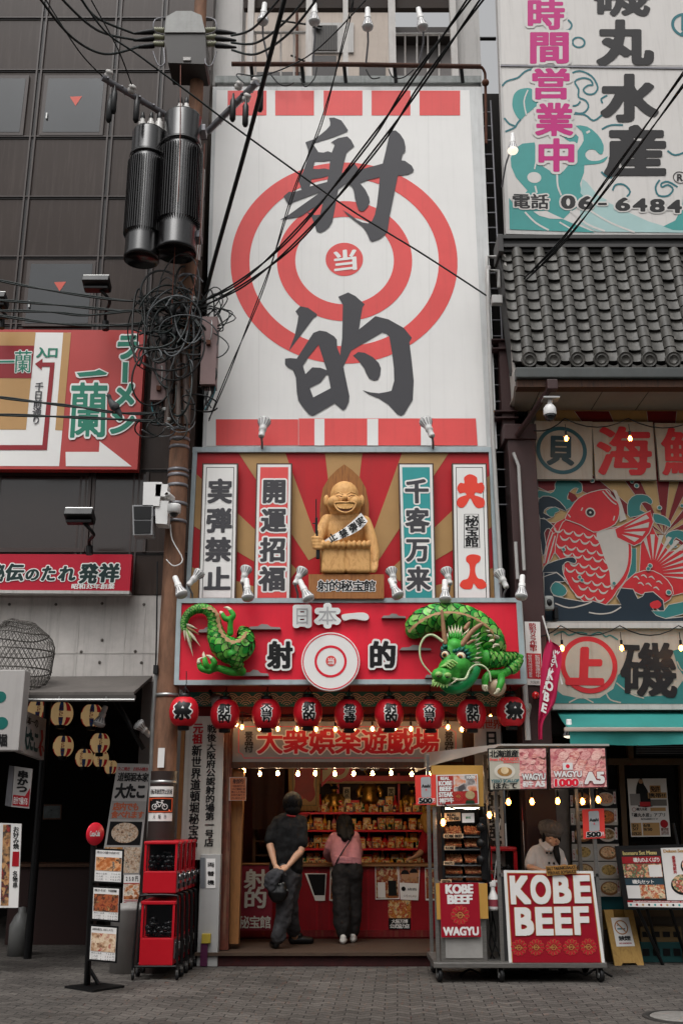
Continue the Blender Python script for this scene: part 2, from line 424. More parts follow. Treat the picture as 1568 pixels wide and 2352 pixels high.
# ---------------------------------------------------------------- colours used all over
WHITE = mat('sign_white','e2e0dd',.45,vary=.04,vscale=1.2,streak=.06)
WHITEC = mat('clean_white','e6e4e1',.4,vary=.03)
CORAL = mat('coral_red','dd4f4d',.45,vary=.08,vscale=1.5,streak=.12)
INK = mat('ink_grey','3e3d41',.5,vary=.06)
BLACK = mat('black_paint','121213',.45,vary=.1)
RED = mat('sign_red','dd2238',.4,vary=.08,vscale=2,streak=.1)
DRED = mat('deep_red','9c0d1c',.45,vary=.12,vscale=3,streak=.2)
MAROON = mat('maroon','5e0f16',.5,vary=.15)
TAN = mat('tan','b08a58',.5,vary=.08)
TEAL = mat('teal','2f9494',.45,vary=.08,streak=.08)
DTEAL = mat('dark_teal','17616a',.45,vary=.08)
NAVY = mat('navy','1a2b38',.5,vary=.1)
ALU = mat('aluminium','9a9a98',.35,metal=.8,vary=.12,vscale=8)
STEEL = mat('grey_steel','77767a',.45,metal=.5,vary=.15,vscale=6,streak=.2)
GALV = mat('pale_blue_frame','a8b4b8',.45,vary=.12,vscale=6,streak=.3)
BLK = mat('black_steel','141415',.4,vary=.15,metal=.2)
RUB = mat('black_rubber','0d0d0e',.6,vary=.15)
RUST = mat('rust','54301f',.8,vary=.5,vscale=14)
BROWN = mat('brown_steel','3b2524',.5,vary=.12,streak=.15)
CONC = mat('grey_concrete','77736e',.8,vary=.25,vscale=4,streak=.35,bump=.15)
PALE = mat('pale_wall','b5b2af',.7,vary=.12,vscale=1.5,streak=.4)
BEIGE = mat('beige_wall','b3a69b',.7,vary=.12,vscale=1.5,streak=.3)
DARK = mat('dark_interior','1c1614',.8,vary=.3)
WOODD = wood('dark_wood','2b1a10','4a2d1a')
WOODM = wood('mid_wood','6a4526','86592f')
GOLDW = wood('pale_plywood','b98c4e','caa060',stretch=(2,2,.5),bump=.05)
# ---------------------------------------------------------------- ground: small interlocking setts, one sheet
def paver_mat():
 m = mat('interlocking_pavers','625d58',.8,vary=0); t = m.node_tree; b = t.nodes['Principled BSDF']; N = t.nodes.new; L = t.links.new
 co = N('ShaderNodeTexCoord'); mp = N('ShaderNodeMapping'); mp.inputs['Rotation'].default_value =(0,0,radians(3)); L(co.outputs['Object'],mp.inputs[0])
 wv = N('ShaderNodeTexWave'); wv.wave_type = 'BANDS'; wv.bands_direction = 'X'; wv.wave_profile = 'TRI'; wv.inputs['Scale'].default_value = 1.45; L(mp.outputs[0],wv.inputs['Vector'])
 ad = N('ShaderNodeVectorMath'); ad.operation = 'MULTIPLY_ADD'; cb = N('ShaderNodeCombineXYZ'); L(wv.outputs['Fac'],cb.inputs[1])
 L(cb.outputs[0],ad.inputs[0]); ad.inputs[1].default_value =(0,.09,0); L(mp.outputs[0],ad.inputs[2])
 br = N('ShaderNodeTexBrick'); br.inputs['Scale'].default_value = 1; br.inputs['Brick Width'].default_value = .225; br.inputs['Row Height'].default_value = .112; br.inputs['Mortar Size'].default_value = .006; br.inputs['Mortar Smooth'].default_value = .3; br.inputs['Bias'].default_value = -.1
 br.inputs['Color1'].default_value = lin('605b56')+(1,); br.inputs['Color2'].default_value = lin('4a4541')+(1,); br.inputs['Mortar'].default_value = lin('262322')+(1,)
 L(ad.outputs[0],br.inputs['Vector'])
 n = N('ShaderNodeTexNoise'); n.inputs['Scale'].default_value = .9; n.inputs['Detail'].default_value = 9; n.inputs['Roughness'].default_value = .68; L(co.outputs['Object'],n.inputs['Vector'])
 r = N('ShaderNodeMapRange'); r.inputs[1].default_value = .3; r.inputs[2].default_value = .72; r.inputs[3].default_value = .45; r.inputs[4].default_value = 1.3; L(n.outputs[0],r.inputs[0])
 mx = N('ShaderNodeMix'); mx.data_type = 'RGBA'; mx.blend_type = 'MULTIPLY'; mx.inputs[0].default_value = 1; L(br.outputs[0],mx.inputs[6]); L(r.outputs[0],mx.inputs[7])
 sp = N('ShaderNodeTexNoise'); sp.inputs['Scale'].default_value = 60; sp.inputs['Detail'].default_value = 3; L(co.outputs['Object'],sp.inputs['Vector'])
 r2 = N('ShaderNodeMapRange'); r2.inputs[1].default_value = .35; r2.inputs[2].default_value = .7; r2.inputs[3].default_value = .75; r2.inputs[4].default_value = 1.15; L(sp.outputs[0],r2.inputs[0])
 m2 = N('ShaderNodeMix'); m2.data_type = 'RGBA'; m2.blend_type = 'MULTIPLY'; m2.inputs[0].default_value = 1; L(mx.outputs[2],m2.inputs[6]); L(r2.outputs[0],m2.inputs[7]);
 gv = N('ShaderNodeTexVoronoi'); gv.inputs['Scale'].default_value = 2.6; L(co.outputs['Object'],gv.inputs['Vector']); gr = N('ShaderNodeMapRange'); gr.inputs[1].default_value = .05; gr.inputs[2].default_value = .075; gr.inputs[3].default_value = .45; gr.inputs[4].default_value = 1; L(gv.outputs['Distance'],gr.inputs[0])
 m3 = N('ShaderNodeMix'); m3.data_type = 'RGBA'; m3.blend_type = 'MULTIPLY'; m3.inputs[0].default_value = 1; L(m2.outputs[2],m3.inputs[6]); L(gr.outputs[0],m3.inputs[7]); L(m3.outputs[2],b.inputs['Base Color'])
 bp = N('ShaderNodeBump'); bp.inputs['Strength'].default_value = .5; bp.inputs['Distance'].default_value = .012; iv = N('ShaderNodeMath'); iv.operation = 'MULTIPLY_ADD'; L(br.outputs['Fac'],iv.inputs[0]); iv.inputs[1].default_value = -1; L(sp.outputs[0],iv.inputs[2]); L(iv.outputs[0],bp.inputs['Height']); L(bp.outputs[0],b.inputs['Normal'])
 return m
PAV = paver_mat()
g = MB(); g.poly([(-300,-300,0),(300,-300,0),(300,400,0),(-300,400,0)],PAV); struct(g,'ground')
# round manhole cover, lower right corner
mc = GP(1562,2337); g = MB(); g.lathe([(0,.012),(.24,.012),(.25,.006)],mc,mat('manhole_iron','8c8a86',.5,metal=.3,vary=.3,vscale=30,bump=.5),40); g.lathe([(.255,.004),(.255,.009),(.31,.009),(.315,.002)],mc,mat('manhole_ring','2b2927',.7),40)
one(g,'manhole_cover','round pale iron manhole cover set in the paving','manhole cover')
YB,YS,YD = 12.7,12.45,12.1
FB,FS,FD = Pl(YB),Pl(YS),Pl(YD)
def zz(py,Y):return P(784,py,Y).z
def xx(px,py,Y):return P(px,py,Y).x
# ---------------------------------------------------------------- the narrow game parlour building: upper block, shop room below
XL,XR = xx(478,700,12.95),xx(1122,700,12.95)
ZT = zz(192,12.95); ZL = zz(1590,12.9)
bld = thing('game_parlour_building','narrow three storey shooting game parlour behind the big target signboard','building',((XL+XR)/2,13.0,0))
m = MB(); m.bx(XL,XR,12.95,19.0,ZL+.02,ZT-.02,PALE); m.build('upper_wall',bld)
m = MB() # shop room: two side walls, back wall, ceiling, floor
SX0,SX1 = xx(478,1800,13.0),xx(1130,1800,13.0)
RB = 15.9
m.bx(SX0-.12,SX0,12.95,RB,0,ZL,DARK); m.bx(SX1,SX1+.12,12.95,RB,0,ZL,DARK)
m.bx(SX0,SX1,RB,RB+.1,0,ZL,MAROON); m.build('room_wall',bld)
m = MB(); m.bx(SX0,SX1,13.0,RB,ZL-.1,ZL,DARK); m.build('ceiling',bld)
m = MB(); m.bx(XL-.03,XR+.03,12.9,13.12,ZT-.02,ZT+.1,mat('parapet','8d908e',.7,vary=.3,vscale=8,streak=.6,dirt='3f4a45')); m.build('parapet',bld)
# wooden step platform
zs = .15
m = MB(); m.bx(SX0-.03,SX1+.05,12.62,16,0,zs-.035,mat('step_riser','3a1313',.7,vary=.5,vscale=7,streak=.5,dirt='1a1412')); m.bx(SX0-.03,SX1+.05,12.57,16,zs-.033,zs,wood('step_boards','30241d','4a3a2e',stretch=(.6,6,6)))
one(m,'step_platform','worn dark wooden step with chipped red paint before the game counter','step')
# ---------------------------------------------------------------- big white target signboard
t = thing('target_signboard','tall white signboard with red target rings and two huge grey brush characters','signboard',(FB.p(797,1024).x,YB,zz(1026,YB)))
m = MB(); out =[(489,199),(1106,199),(1141,1030),(466,1030)]
m.slab(FB,out,mat('board_edge','c9cac9',.5,vary=.1,streak=.3),0,.22); m.build('backing',t)
m = MB(); inn =[(498,207),(1077,207),(1117,1024),(474,1024)]
m.sheet(FB,inn,WHITE,.004)
for a,b in((523,612),(632,721),(743,832),(853,942),(963,1056)):m.sheet(FB,[(a,208),(b,208),(b,265),(a,265)],CORAL,.007)
for a,b in((496,685),(868,966),(991,1091)):m.rect(FB,a,963,b,1023,CORAL,.007)
m.slab(FB,[(686,961),(1092,961),(1096,1023),(686,1023)],CORAL,.012,.008,BLACK)
for a,b in((722,745),(843,868),(966,991)):m.rect(FB,a,962,b,1023,WHITE,.015)
m.disc(FB,790,597,260,CORAL,.007,217,96); m.disc(FB,791,597,155,CORAL,.007,113,72); m.disc(FB,790.5,595.5,43,CORAL,.007,0,48)
for i in range(1,6): # sheet joints
 x = 498+i*97; m.stroke(FB,[(x,208),(x-2+i*1.2,1022)],.8,mat('joint_line','cfcdca',.5,vary=0),.0055,sub=1)
m.build('target_panel',t)
c1 = crop(680,270,1060); c2 = crop(680,710,1060)
SHA =[[(588,102),(640,98),(715,128),(755,185),(783,228),(775,245),(640,300),(425,367),(345,365),(350,350),(425,325),(500,275),(560,225),(598,180),(600,150)],[(345,355),(420,368),(475,450),(440,550),(425,620),(410,735),(388,810),(305,845),(292,800),(272,745),(285,715),(320,660),(350,570),(372,490),(372,430)],[(605,355),(680,310),(775,293),(815,330),(848,395),(790,440),(765,470),(740,570),(722,660),(700,780),(683,840),(660,970),(640,1080),(622,1175),(590,1230),(540,1270),(495,1288),(460,1275),(440,1200),(410,1130),(360,1075),(400,1080),(440,1105),(495,1100),(520,1000),(560,820),(590,630),(600,530),(615,460),(645,385),(630,362)],[(440,440),(475,455),(530,460),(575,445),(615,460),(610,540),(540,550),(440,550)],[(420,628),(480,630),(540,622),(590,635),(585,700),(500,722),(405,735)],[(388,810),(560,765),(700,720),(600,840),(490,868),(220,970),(188,1000),(160,985),(120,910),(175,863),(210,867),(305,845)],[(845,565),(882,615),(890,640),(770,775),(680,840),(515,985),(380,1060),(300,1118),(80,1155),(170,1105),(300,1010),(420,925),(520,850),(640,745),(760,640)],[(882,635),(910,635),(1040,600),(1135,575),(1330,540),(1370,545),(1440,595),(1462,640),(1450,660),(1400,685),(1310,697),(1110,715),(980,745),(900,775),(860,780),(770,775),(800,700)],[(1200,235),(1275,232),(1320,270),(1360,330),(1375,400),(1373,445),(1345,475),(1332,540),(1295,700),(1260,880),(1210,1120),(1190,1270),(1170,1300),(1110,1350),(1030,1378),(1005,1355),(975,1280),(930,1220),(850,1160),(780,1105),(730,1052),(800,1095),(870,1150),(930,1180),(990,1190),(1030,1165),(1060,1100),(1080,1000),(1100,830),(1112,700),(1140,575),(1175,430),(1208,280)],[(770,775),(905,775),(960,840),(1000,920),(1007,970),(985,1020),(950,1060),(920,1067),(890,1050),(870,990),(855,930),(845,860),(825,810)]]
TEKI =[[(242,282),(290,230),(370,245),(465,312),(460,335),(430,350),(180,685),(178,680),(235,530),(262,400),(272,330)],[(682,132),(785,87),(860,125),(955,210),(932,240),(895,470),(1065,332),(1200,365),(1360,455),(1440,555),(1415,600),(1440,800),(1460,1000),(1450,1195),(1360,1345),(1330,1360),(1290,1345),(1200,1245),(1100,1180),(1000,1140),(932,1095),(1010,1118),(1100,1128),(1180,1115),(1230,1102),(1258,1000),(1255,870),(1235,700),(1208,545),(1180,515),(1135,500),(815,688),(735,855),(700,800),(705,700),(722,560),(730,215)],[(835,740),(888,702),(950,708),(1040,755),(1100,815),(1122,870),(1115,940),(1090,990),(1050,998),(1000,975),(970,920),(950,870),(890,790)]]
m = MB()
for i,q in enumerate(SHA):m.sheet(FB,c1(q),INK,.010+i*.0006)
for i,q in enumerate(TEKI):m.sheet(FB,c2(q),INK,.010+i*.0006)
m.sheet(FB,c2([(255,770),(425,505),(490,480),(560,492),(640,540),(668,575),(672,660),(700,728),(735,855),(798,1160),(790,1220),(760,1285),(732,1303),(645,1230),(435,1355),(415,1360),(380,1345),(310,1260),(270,1200),(255,1110),(248,970),(215,885),(170,865),(135,830),(135,770),(190,765)]),INK,.013,[c2([(480,625),(565,890),(500,865),(415,860),(345,930),(318,845),(370,760)]),c2([(578,935),(605,1075),(425,1170),(388,1072),(500,1015),(558,938)])])
m.text(FB,'当',[(762,577),(821,571),(823,618),(765,625)],WHITEC,(.035,.02),.011,N=110)
m.build('lettering',t)
# ---------------------------------------------------------------- sun ray panel (red and tan rays) with its frame
t = thing('sun_ray_signboard','wide red panel with tan sun rays in a pale blue frame behind the statue','signboard',(FS.p(790,1375).x,YS,zz(1376,YS)))
m = MB(); m.slab(FS,[(450,1036),(1124,1036),(1140,1378),(430,1378)],MAROON,-.03,.2)
box =[(452,1037),(1122,1037),(1136,1377),(434,1377)]
m.sheet(FS,box,mat('panel_red','b8141f',.45,vary=.1,vscale=2,streak=.12),-.026)
RC =(789,1410)
def clip_ray(a0,a1,r0=147):
 g = lambda a,r:(RC[0]+r*sin(a),RC[1]-r*cos(a))
 poly =[g(a0,r0),g(a0,900),g(a1,900),g(a1,r0)]
 def cut(poly,f):
  o =[]
  for p,q in zip(poly,poly[1:]+poly[:1]):
   fp,fq = f(p),f(q)
   if fp>=0:o.append(p)
   if(fp>=0)!=(fq>=0):
    k = fp/(fp-fq); o.append((p[0]+(q[0]-p[0])*k,p[1]+(q[1]-p[1])*k))
  return o
 for f in(lambda p:p[1]-1038,lambda p:1376-p[1],lambda p:p[0]-(452-(p[1]-1037)*.053),lambda p:(1122+(p[1]-1037)*.041)-p[0]):poly = cut(poly,f)
 return poly
for k in range(-3,4):
 q = clip_ray(radians(k*26.5-6.6),radians(k*26.5+6.6))
 if len(q)>2:m.sheet(FS,q,TAN,-.022)
m.build('ray_panel',t)
m = MB()
for x0,y0,x1,y1 in((443,1027,1132,1038),):
 m.slab(FS,[(x0,y0),(x1,y0),(x1+1,y1),(x0-1,y1)],GALV,.02,.25)
m.slab(FS,[(443,1038),(453,1038),(436,1378),(426,1378)],GALV,.018,.25); m.slab(FS,[(1122,1038),(1133,1038),(1148,1378),(1136,1378)],GALV,.018,.25)
m.build('frame',t)
# four vertical plaques on it
FV = Pl(YS-.1)
GREYF = mat('plaque_frame','4e3c33',.6,vary=.2)
def plaque(label,quad,ground,chars,col,outline,marks=None):
 t = thing('vertical_plaque',label,'sign plaque',(FV.p((quad[2][0]+quad[3][0])/2,quad[2][1]).x,YS-.1,zz(quad[2][1],YS-.1)),'vertical plaques beside the statue')
 m = MB(); m.slab(FV,quad,GREYF,0,.07); m.build('frame',t)
 def ins(k):
  cx = sum(q[0]for q in quad)/4; cy = sum(q[1]for q in quad)/4
  return[(x+(k if x<cx else-k),y+(k if y<cy else-k*.3))for x,y in quad]
 m = MB(); m.sheet(FV,ins(3),WHITE,.003); m.sheet(FV,ins(9),BLACK if ground is WHITE else ground,.006)
 m.sheet(FV,ins(10.5 if ground is WHITE else 9.5),ground,.009)
 q = ins(9); h = q[3][1]-q[0][1]
 if chars:
  tops =[(q[0][0]*(1-k)+q[3][0]*k,q[1][0]*(1-k)+q[2][0]*k,q[0][1]+h*k)for k in(.07,.965)]
  (a0,a1,ya),(b0,b1,yb) = tops
  m.text(FV,chars,[(a0+7,ya),(a1-5,ya),(b1-5,yb),(b0+5,yb)],col,(.048,.034),.014,outline,True,gap=.2,N=96)
 if marks:marks(m,FV)
 m.build('face',t); return t
plaque('white plaque with four grey brush characters, outermost beside the wooden pole',[(465,1064),(547,1064),(541,1376),(455,1376)],WHITE,'実弾禁止',INK,None)
plaque('coral red plaque with four grey characters between white plaque and statue',[(589,1064),(671,1064),(667,1376),(582,1376)],CORAL,'開運招福',INK,(.06,WHITEC))
plaque('turquoise plaque with four grey characters right beside the statue',[(914,1064),(995,1064),(1001,1376),(922,1376)],TEAL,'千客万来',INK,(.06,WHITEC))
def red_marks(m,pl): # rounded lucky-charm strokes in orange red
 O = mat('orange_red','e0402f',.45,vary=.05)
 a = curve2([(1078,1089),(1094,1096),(1096,1110),(1106,1108),(1112,1120),(1105,1133),(1092,1131),(1089,1137),(1098,1140),(1111,1147),(1111,1163),(1096,1167),(1086,1156),(1079,1144),(1072,1156),(1062,1166),(1050,1162),(1050,1147),(1060,1140),(1070,1137),(1066,1131),(1055,1133),(1049,1121),(1056,1109),(1066,1110),(1065,1097)],3)
 m.sheet(pl,a,O,.013)
 b = curve2([(1084,1273),(1102,1277),(1101,1289),(1092,1297),(1091,1315),(1097,1328),(1108,1331),(1117,1343),(1110,1352),(1096,1351),(1087,1340),(1082,1352),(1066,1353),(1055,1345),(1061,1333),(1073,1329),(1078,1315),(1077,1297),(1070,1289),(1071,1278)],3)
 m.sheet(pl,b,O,.013)
 m.stroke(pl,[(1066,1181),(1098,1181),(1101,1258),(1065,1258)],1.6,BLACK,.012,True,sub=1)
 m.text(pl,'秘宝館',(1068,1184,1098,1256),BLACK,(.03,.02),.013,None,True)
plaque('white plaque with two orange red stroke marks and small boxed black characters',[(1037,1064),(1117,1064),(1126,1376),(1042,1376)],WHITE,'',INK,None,red_marks)
# ---------------------------------------------------------------- red dragon sign box
t = thing('dragon_sign_box','long red sign box with disc target, black outlined characters and pale metal frame','sign box',(FD.p(798,1570).x,YD,zz(1575,YD)))
m = MB(); q =[(408,1376),(1195,1374),(1208,1570),(400,1572)]
m.slab(FD,q,mat('box_side','7c1016',.5,vary=.2),-.012,.75); m.sheet(FD,[(416,1383),(1186,1381),(1197,1561),(410,1564)],RED,-.008); m.build('box',t)
m = MB()
for a in([(407,1374),(1196,1373),(1197,1383),(406,1385)],[(400,1562),(1208,1559),(1209,1570),(400,1573)],[(406,1385),(417,1385),(411,1562),(400,1562)],[(1185,1383),(1197,1383),(1208,1559),(1195,1559)]):
 m.slab(FD,a,GALV,.012,.1)
m.build('frame',t)
WR = mat('relief_white','dcdcda',.35,vary=.03)
for ch,bx_ in(('日',(672,1391,715,1438)),('本',(728,1390,776,1438)),('一',(783,1402,846,1430))):
 m = MB()
 if ch == '一':m.slab(FD,curve2([(784,1413),(800,1409),(835,1407),(847,1416),(840,1425),(810,1421),(790,1425)],3),WR,.05,.05)
 else:
  m.text(FD,ch,bx_,WR,(.14,.11),.05)
  for o in(.01,.02,.03,.04):m.text(FD,ch,bx_,WR,(.14,.11),o)
  m.text(FD,ch,(bx_[0]+3,bx_[1]+3,bx_[2]-3,bx_[3]-3),mat('relief_groove','a9a9aa',.5),(.0,.0),.053)
 m.build('raised_character',t)
m = MB()
for ch,bx_ in(('射',(616,1474,670,1534)),('的',(849,1474,907,1534))):
 m = MB(); m.text(FD,ch,bx_,BLACK,(.05,.04),.03,(.07,WHITEC),N=96)
 for o in(.006,.012,.018,.024):m.text(FD,ch,bx_,WR,(.12,.11),o,N=96)
 m.build('raised_character',t)
m = MB(); m.disc(FD,759,1519,67,WHITEC,.09,0,64,depth=.1); m.disc(FD,759,1519,64.5,RED,.093,62); m.disc(FD,759,1519,37,RED,.093,31.5)
m.disc(FD,760,1518,12,CORAL,.094); m.text(FD,'当',(752,1511,768,1526),WHITEC,(.03,.02),.097); m.build('target_disc',t)
m = MB(); CL = mat('cloud_grey','8f8a88',.5,vary=.1)
def cloud(x0,y0,x1,h):
 w = x1-x0
 m.slab(FD,[(x0,y0),(x0+w*.08,y0-h*.5),(x0+w*.3,y0-h*.55),(x0+w*.42,y0-h),(x0+w*.6,y0-h*.9),(x0+w*.7,y0-h*.45),(x0+w*.97,y0-h*.35),(x1,y0)],CL,.05,.055)
for a in((569,1445,645,12),(876,1419,932,10),(917,1493,990,12),(555,1552,617,14),(455,1452,500,12),(975,1556,1030,12)):m = MB(); cloud(*a); m.build('cloud_ornament',t)
# ---------------------------------------------------------------- reflector lamps
LAMPW = mat('lamp_white','d6d5d3',.35,vary=.06)
LAMPG = mat('lamp_glass','a9a9a8',.2,vary=.1,vscale=40)
def lamp(base,tip,label,lit=False,grp='white reflector lamps',stalk=None,size=1.0,name='reflector_lamp',tint=None):
 """a screw-in reflector bulb: socket at base, dish at tip"""
 a,b = V(base),V(tip); L =(b-a).length; ax =(b-a)/L; r = .072*size
 t = thing(name,label,'lamp',a,grp)
 m = MB(); m.lathe([(0,0),(.03*size,0),(.033*size,.02),(.033*size,L*.34),(.041*size,L*.36),(.041*size,L*.5)],a,LAMPW,16,ax); m.build('socket',t)
 m = MB(); m.lathe([(.036*size,L*.5),(.044*size,L*.6),(.052*size,L*.7),(r*.97,L*.84),(r,L*.9)],a,tint or LAMPW,24,ax)
 for j in range(12): # cooling fins
  q = ax.to_track_quat('Z','Y').to_matrix(); an = 2*pi*j/12
  p0 = a+q@V((.04*size*cos(an),.04*size*sin(an),L*.58)); p1 = a+q@V((r*cos(an),r*sin(an),L*.86)); m.tube([p0,p1],.005*size,STEEL,5)
 m.build('reflector',t)
 gm = mat('lamp_lit','fff0da',.3,vary=0,emit=.8)if lit else LAMPG
 m = MB(); m.lathe([(r,L*.9),(r*.9,L*.96),(r*.5,L*1.01),(0,L*1.02)],a,gm,24,ax); m.build('glass',t)
 if stalk:
  m = MB(); m.tube([V(s)for s in stalk],.012*size,STEEL,8); m.build('stalk',t)
 return t
def lampx(x0,y0,x1,y1,Y,label,Y2=None,**k):
 return lamp(P(x0,y0,Y),P(x1,y1,Y if Y2 is None else Y2),label,**k)
LD = 'white reflector lamp %s'
for i,(x0,y0,x1,y1,Y,Y2,lab)in enumerate([(557,1340,567,1302,12.02,12.1,'aimed up at the coral red plaque'),(566,1330,570,1378,11.9,11.8,'aimed down beside the coral red plaque'),(677,1342,697,1306,12.02,12.1,'aimed up between coral plaque and statue base'),(688,1333,711,1380,11.9,11.8,'aimed down at the left end of the statue base'),(906,1340,897,1306,12.02,12.1,'aimed up between statue base and turquoise plaque'),(895,1330,916,1372,11.9,11.8,'aimed down at the right end of the statue base'),(1033,1342,1023,1306,12.02,12.1,'aimed up between turquoise and orange marked plaques'),(1021,1333,1022,1382,11.9,11.8,'aimed down above the green dragon head'),(432,1345,462,1312,12.02,12.1,'aimed up beside the wooden pole and grey character plaque'),(402,1325,420,1370,11.9,11.8,'aimed down right beside the wooden pole'),(1163,1350,1143,1310,12.02,12.1,'aimed up at the far end past the orange marked plaque'),(1199,1322,1196,1376,11.9,11.8,'aimed down beside the brown steel column')]):
 a = P(x0,y0,Y); st =[a,P((x0*2+x1)/3,1364,12.06),P((x0*2+x1)/3,1376,12.12)]
 lampx(x0,y0,x1,y1,Y,LD%lab,Y2,stalk=st)
for x0,x1,lab in((600,608,'below the left red bars of the target signboard'),(992,975,'below the right red bars of the target signboard')):
 lampx(x0,1003,x1,963,12.3,LD%lab,12.42,size=1.2,stalk=[P(x0,1003,12.3),P(x0+2,1016,12.35),P(x0+2,1030,12.42)])
# ---------------------------------------------------------------- carved wooden lucky figure on a plinth
SK = wood('carved_wood','b07c46','d8a76a',scale=4,stretch=(3,3,1.2),rough=.62,bump=.1)
SKD = wood('flame_wood','6e4119','9c6630',scale=5,stretch=(7,7,.5),rough=.5)
PLW = wood('charred_wood','7a4a26','a06a3a',scale=5,stretch=(9,9,.5),rough=.6)
k = .1484
def sx(x,y):return((760*.91857)+x*k,(1140*.91857)+y*k)
def sp(x,y,Y):return P(*sx(x,y),Y)
def sr(n,y=1000):return n*k/ppm(sx(0,y)[1],12.2)
st = thing('carved_figure','carved wooden seated laughing figure with white sash before a pointed wooden backboard','statue',sp(640,1830,12.25))
m = MB()
def bl(x,y,rx,ry,rd,Y):m.ball(sp(x,y,Y),(sr(rx),sr(rd),sr(ry)*1.05),SK,24)
bl(625,610,225,215,200,12.24); bl(625,770,262,225,215,12.22); bl(470,720,110,100,110,12.08); bl(785,720,110,100,110,12.08)
bl(632,655,48,48,60,12.02); bl(345,690,45,90,40,12.24); bl(890,690,45,90,40,12.24)
bl(640,1180,340,320,210,12.26); bl(640,1500,390,330,200,12.28); bl(640,1030,300,170,190,12.26)
def limb(pts,rs):
 p =[sp(x,y,Y)for x,y,Y in pts]; m.tube(smooth2(p,3),[sr(r)for r in np.interp(np.linspace(0,1,(len(p)-1)*3+1),np.linspace(0,1,len(p)),rs)],SK,16)
 for q,r in zip(p,rs):m.ball(q,sr(r),SK,16)
limb([(360,1010,12.24),(265,1180,12.17),(205,1330,12.06)],[110,92,72]); limb([(930,1030,12.24),(1020,1250,12.2),(1085,1500,12.17),(1085,1640,12.12)],[110,100,85,62])
for i in range(4):limb([(140+6*i,1270+i*48,12.0),(215,1275+i*48,11.96),(270,1285+i*46,11.98)],[32,34,28])
for i in range(4):limb([(1120-i*26,1650,12.1),(1110-i*26,1745,12.06),(1085-i*20,1790,12.06)],[30,28,24])
for x in(455,838):
 c_ = sp(x,1615,12.1); m.box(c_,(sr(366),.2,sr(400)*1.08),SK,None,.035)
for x in(300,375,455,535,610,695,775,855,930,1000):bl(x,1372,37,64,60,11.985)
m.build('body',st,remesh=.0085,relax=3)
m = MB(); gro = mat('carving_groove','5a3015',.7,vary=.2)
def fdot(pts,w,mt,Y):m.tube([sp(x,y,Y+dy)for x,y,dy in pts],sr(w),mt,6)
fdot([(475,585,.02),(540,560,0),(600,600,-.015)],12,SK,12.01); fdot([(665,600,-.015),(720,560,0),(790,580,.02)],12,SK,12.01)
fdot([(490,622,.02),(545,615,0),(590,635,0)],7,gro,12.02); fdot([(690,632,0),(735,612,0),(785,615,.02)],7,gro,12.02)
m.build('brow',st)
# grinning mouth: groove round, row of teeth inside
m = MB()
mo =[(475,735),(560,715),(640,722),(720,712),(795,735),(775,800),(730,850),(640,880),(545,850),(495,800)]
mo = curve2(mo,3); c = sp(635,785,11.985)
def mp(x,y,d=0):return P(*sx(x,y),11.965+.00000125*((x-635)**2)*1.1+d)
n = len(mo); m.add([mp(635,785)]+[mp(x,y)for x,y in mo],[(0,i+1,(i+1)%n+1)for i in range(n)],gro)
m.tube([mp(x,y,-.004)for x,y in mo],sr(16),SK,6,closed=True)
up = curve2([(500,745),(640,738),(770,745),(740,800),(640,822),(530,800)],3); n = len(up)
TE = mat('carved_teeth','d8a462',.4,vary=.08)
m.add([mp(635,780,-.012)]+[mp(x,y,-.008)for x,y in up],[(0,i+1,(i+1)%n+1)for i in range(n)],TE,True)
for x in(590,640,690):m.tube([mp(x,800,-.012),mp(x,822,-.008)],.003,gro,5)
m.build('grin',st)
m = MB(); q =[sx(x,y)for x,y in curve2([(620,130),(740,215),(860,330),(955,500),(1000,740),(1005,1200),(1000,1800),(245,1800),(243,1200),(246,760),(290,500),(390,330),(505,215)],1)]
m.slab(Pl(12.32),q,SKD,0,.07); m.build('backboard',st)
m = MB() # sash across the chest
sA =[(300,1320,12.03),(420,1240,11.99),(600,1130,11.97),(760,1000,12.0),(880,880,12.1)]; sB =[(400,1345,12.0),(500,1310,11.96),(690,1240,11.95),(880,1130,12.0),(985,1010,12.1)]
A = smooth2([sp(*p)for p in sA],4); B = smooth2([sp(*p)for p in sB],4); n = len(A)
m.add(A+B,[(i,i+1,n+i+1,n+i)for i in range(n-1)],WHITEC,True)
for ch,cx,cy in(('実',872,1010),('弾',757,1103),('禁',612,1195),('止',440,1262)):
 r_,a_ = 62,radians(-33); q =[sx(cx+(u*cos(a_)-v*sin(a_))*r_,cy+(u*sin(a_)+v*cos(a_))*r_)for u,v in((-1,-1),(1,-1),(1,1),(-1,1))]
 i = min(range(n),key=lambda j:(A[j]+B[j]-2*sp(cx,cy,12)).length); yy =((A[i]+B[i])/2).y
 m.text(Pl(yy-.03),ch,q,BLACK,(.05,.04),.0)
m.build('sash',st)
pl_ = thing('statue_plinth','charred wooden plinth block with five outlined black characters under the statue','plinth',sp(650,2200,12.2))
m = MB(); q =[sx(70,1832),sx(1235,1832),sx(1235,2205),sx(72,2205)]; m.slab(Pl(12.04),q,PLW,0,.36); m.build('block',pl_)
m = MB(); m.text(Pl(12.04),'射的秘宝館',(*sx(210,1925),*sx(1105,2095)),BLACK,(.028,.02),.006,(.05,WHITEC),gap=.0,N=80); m.build('lettering',pl_)
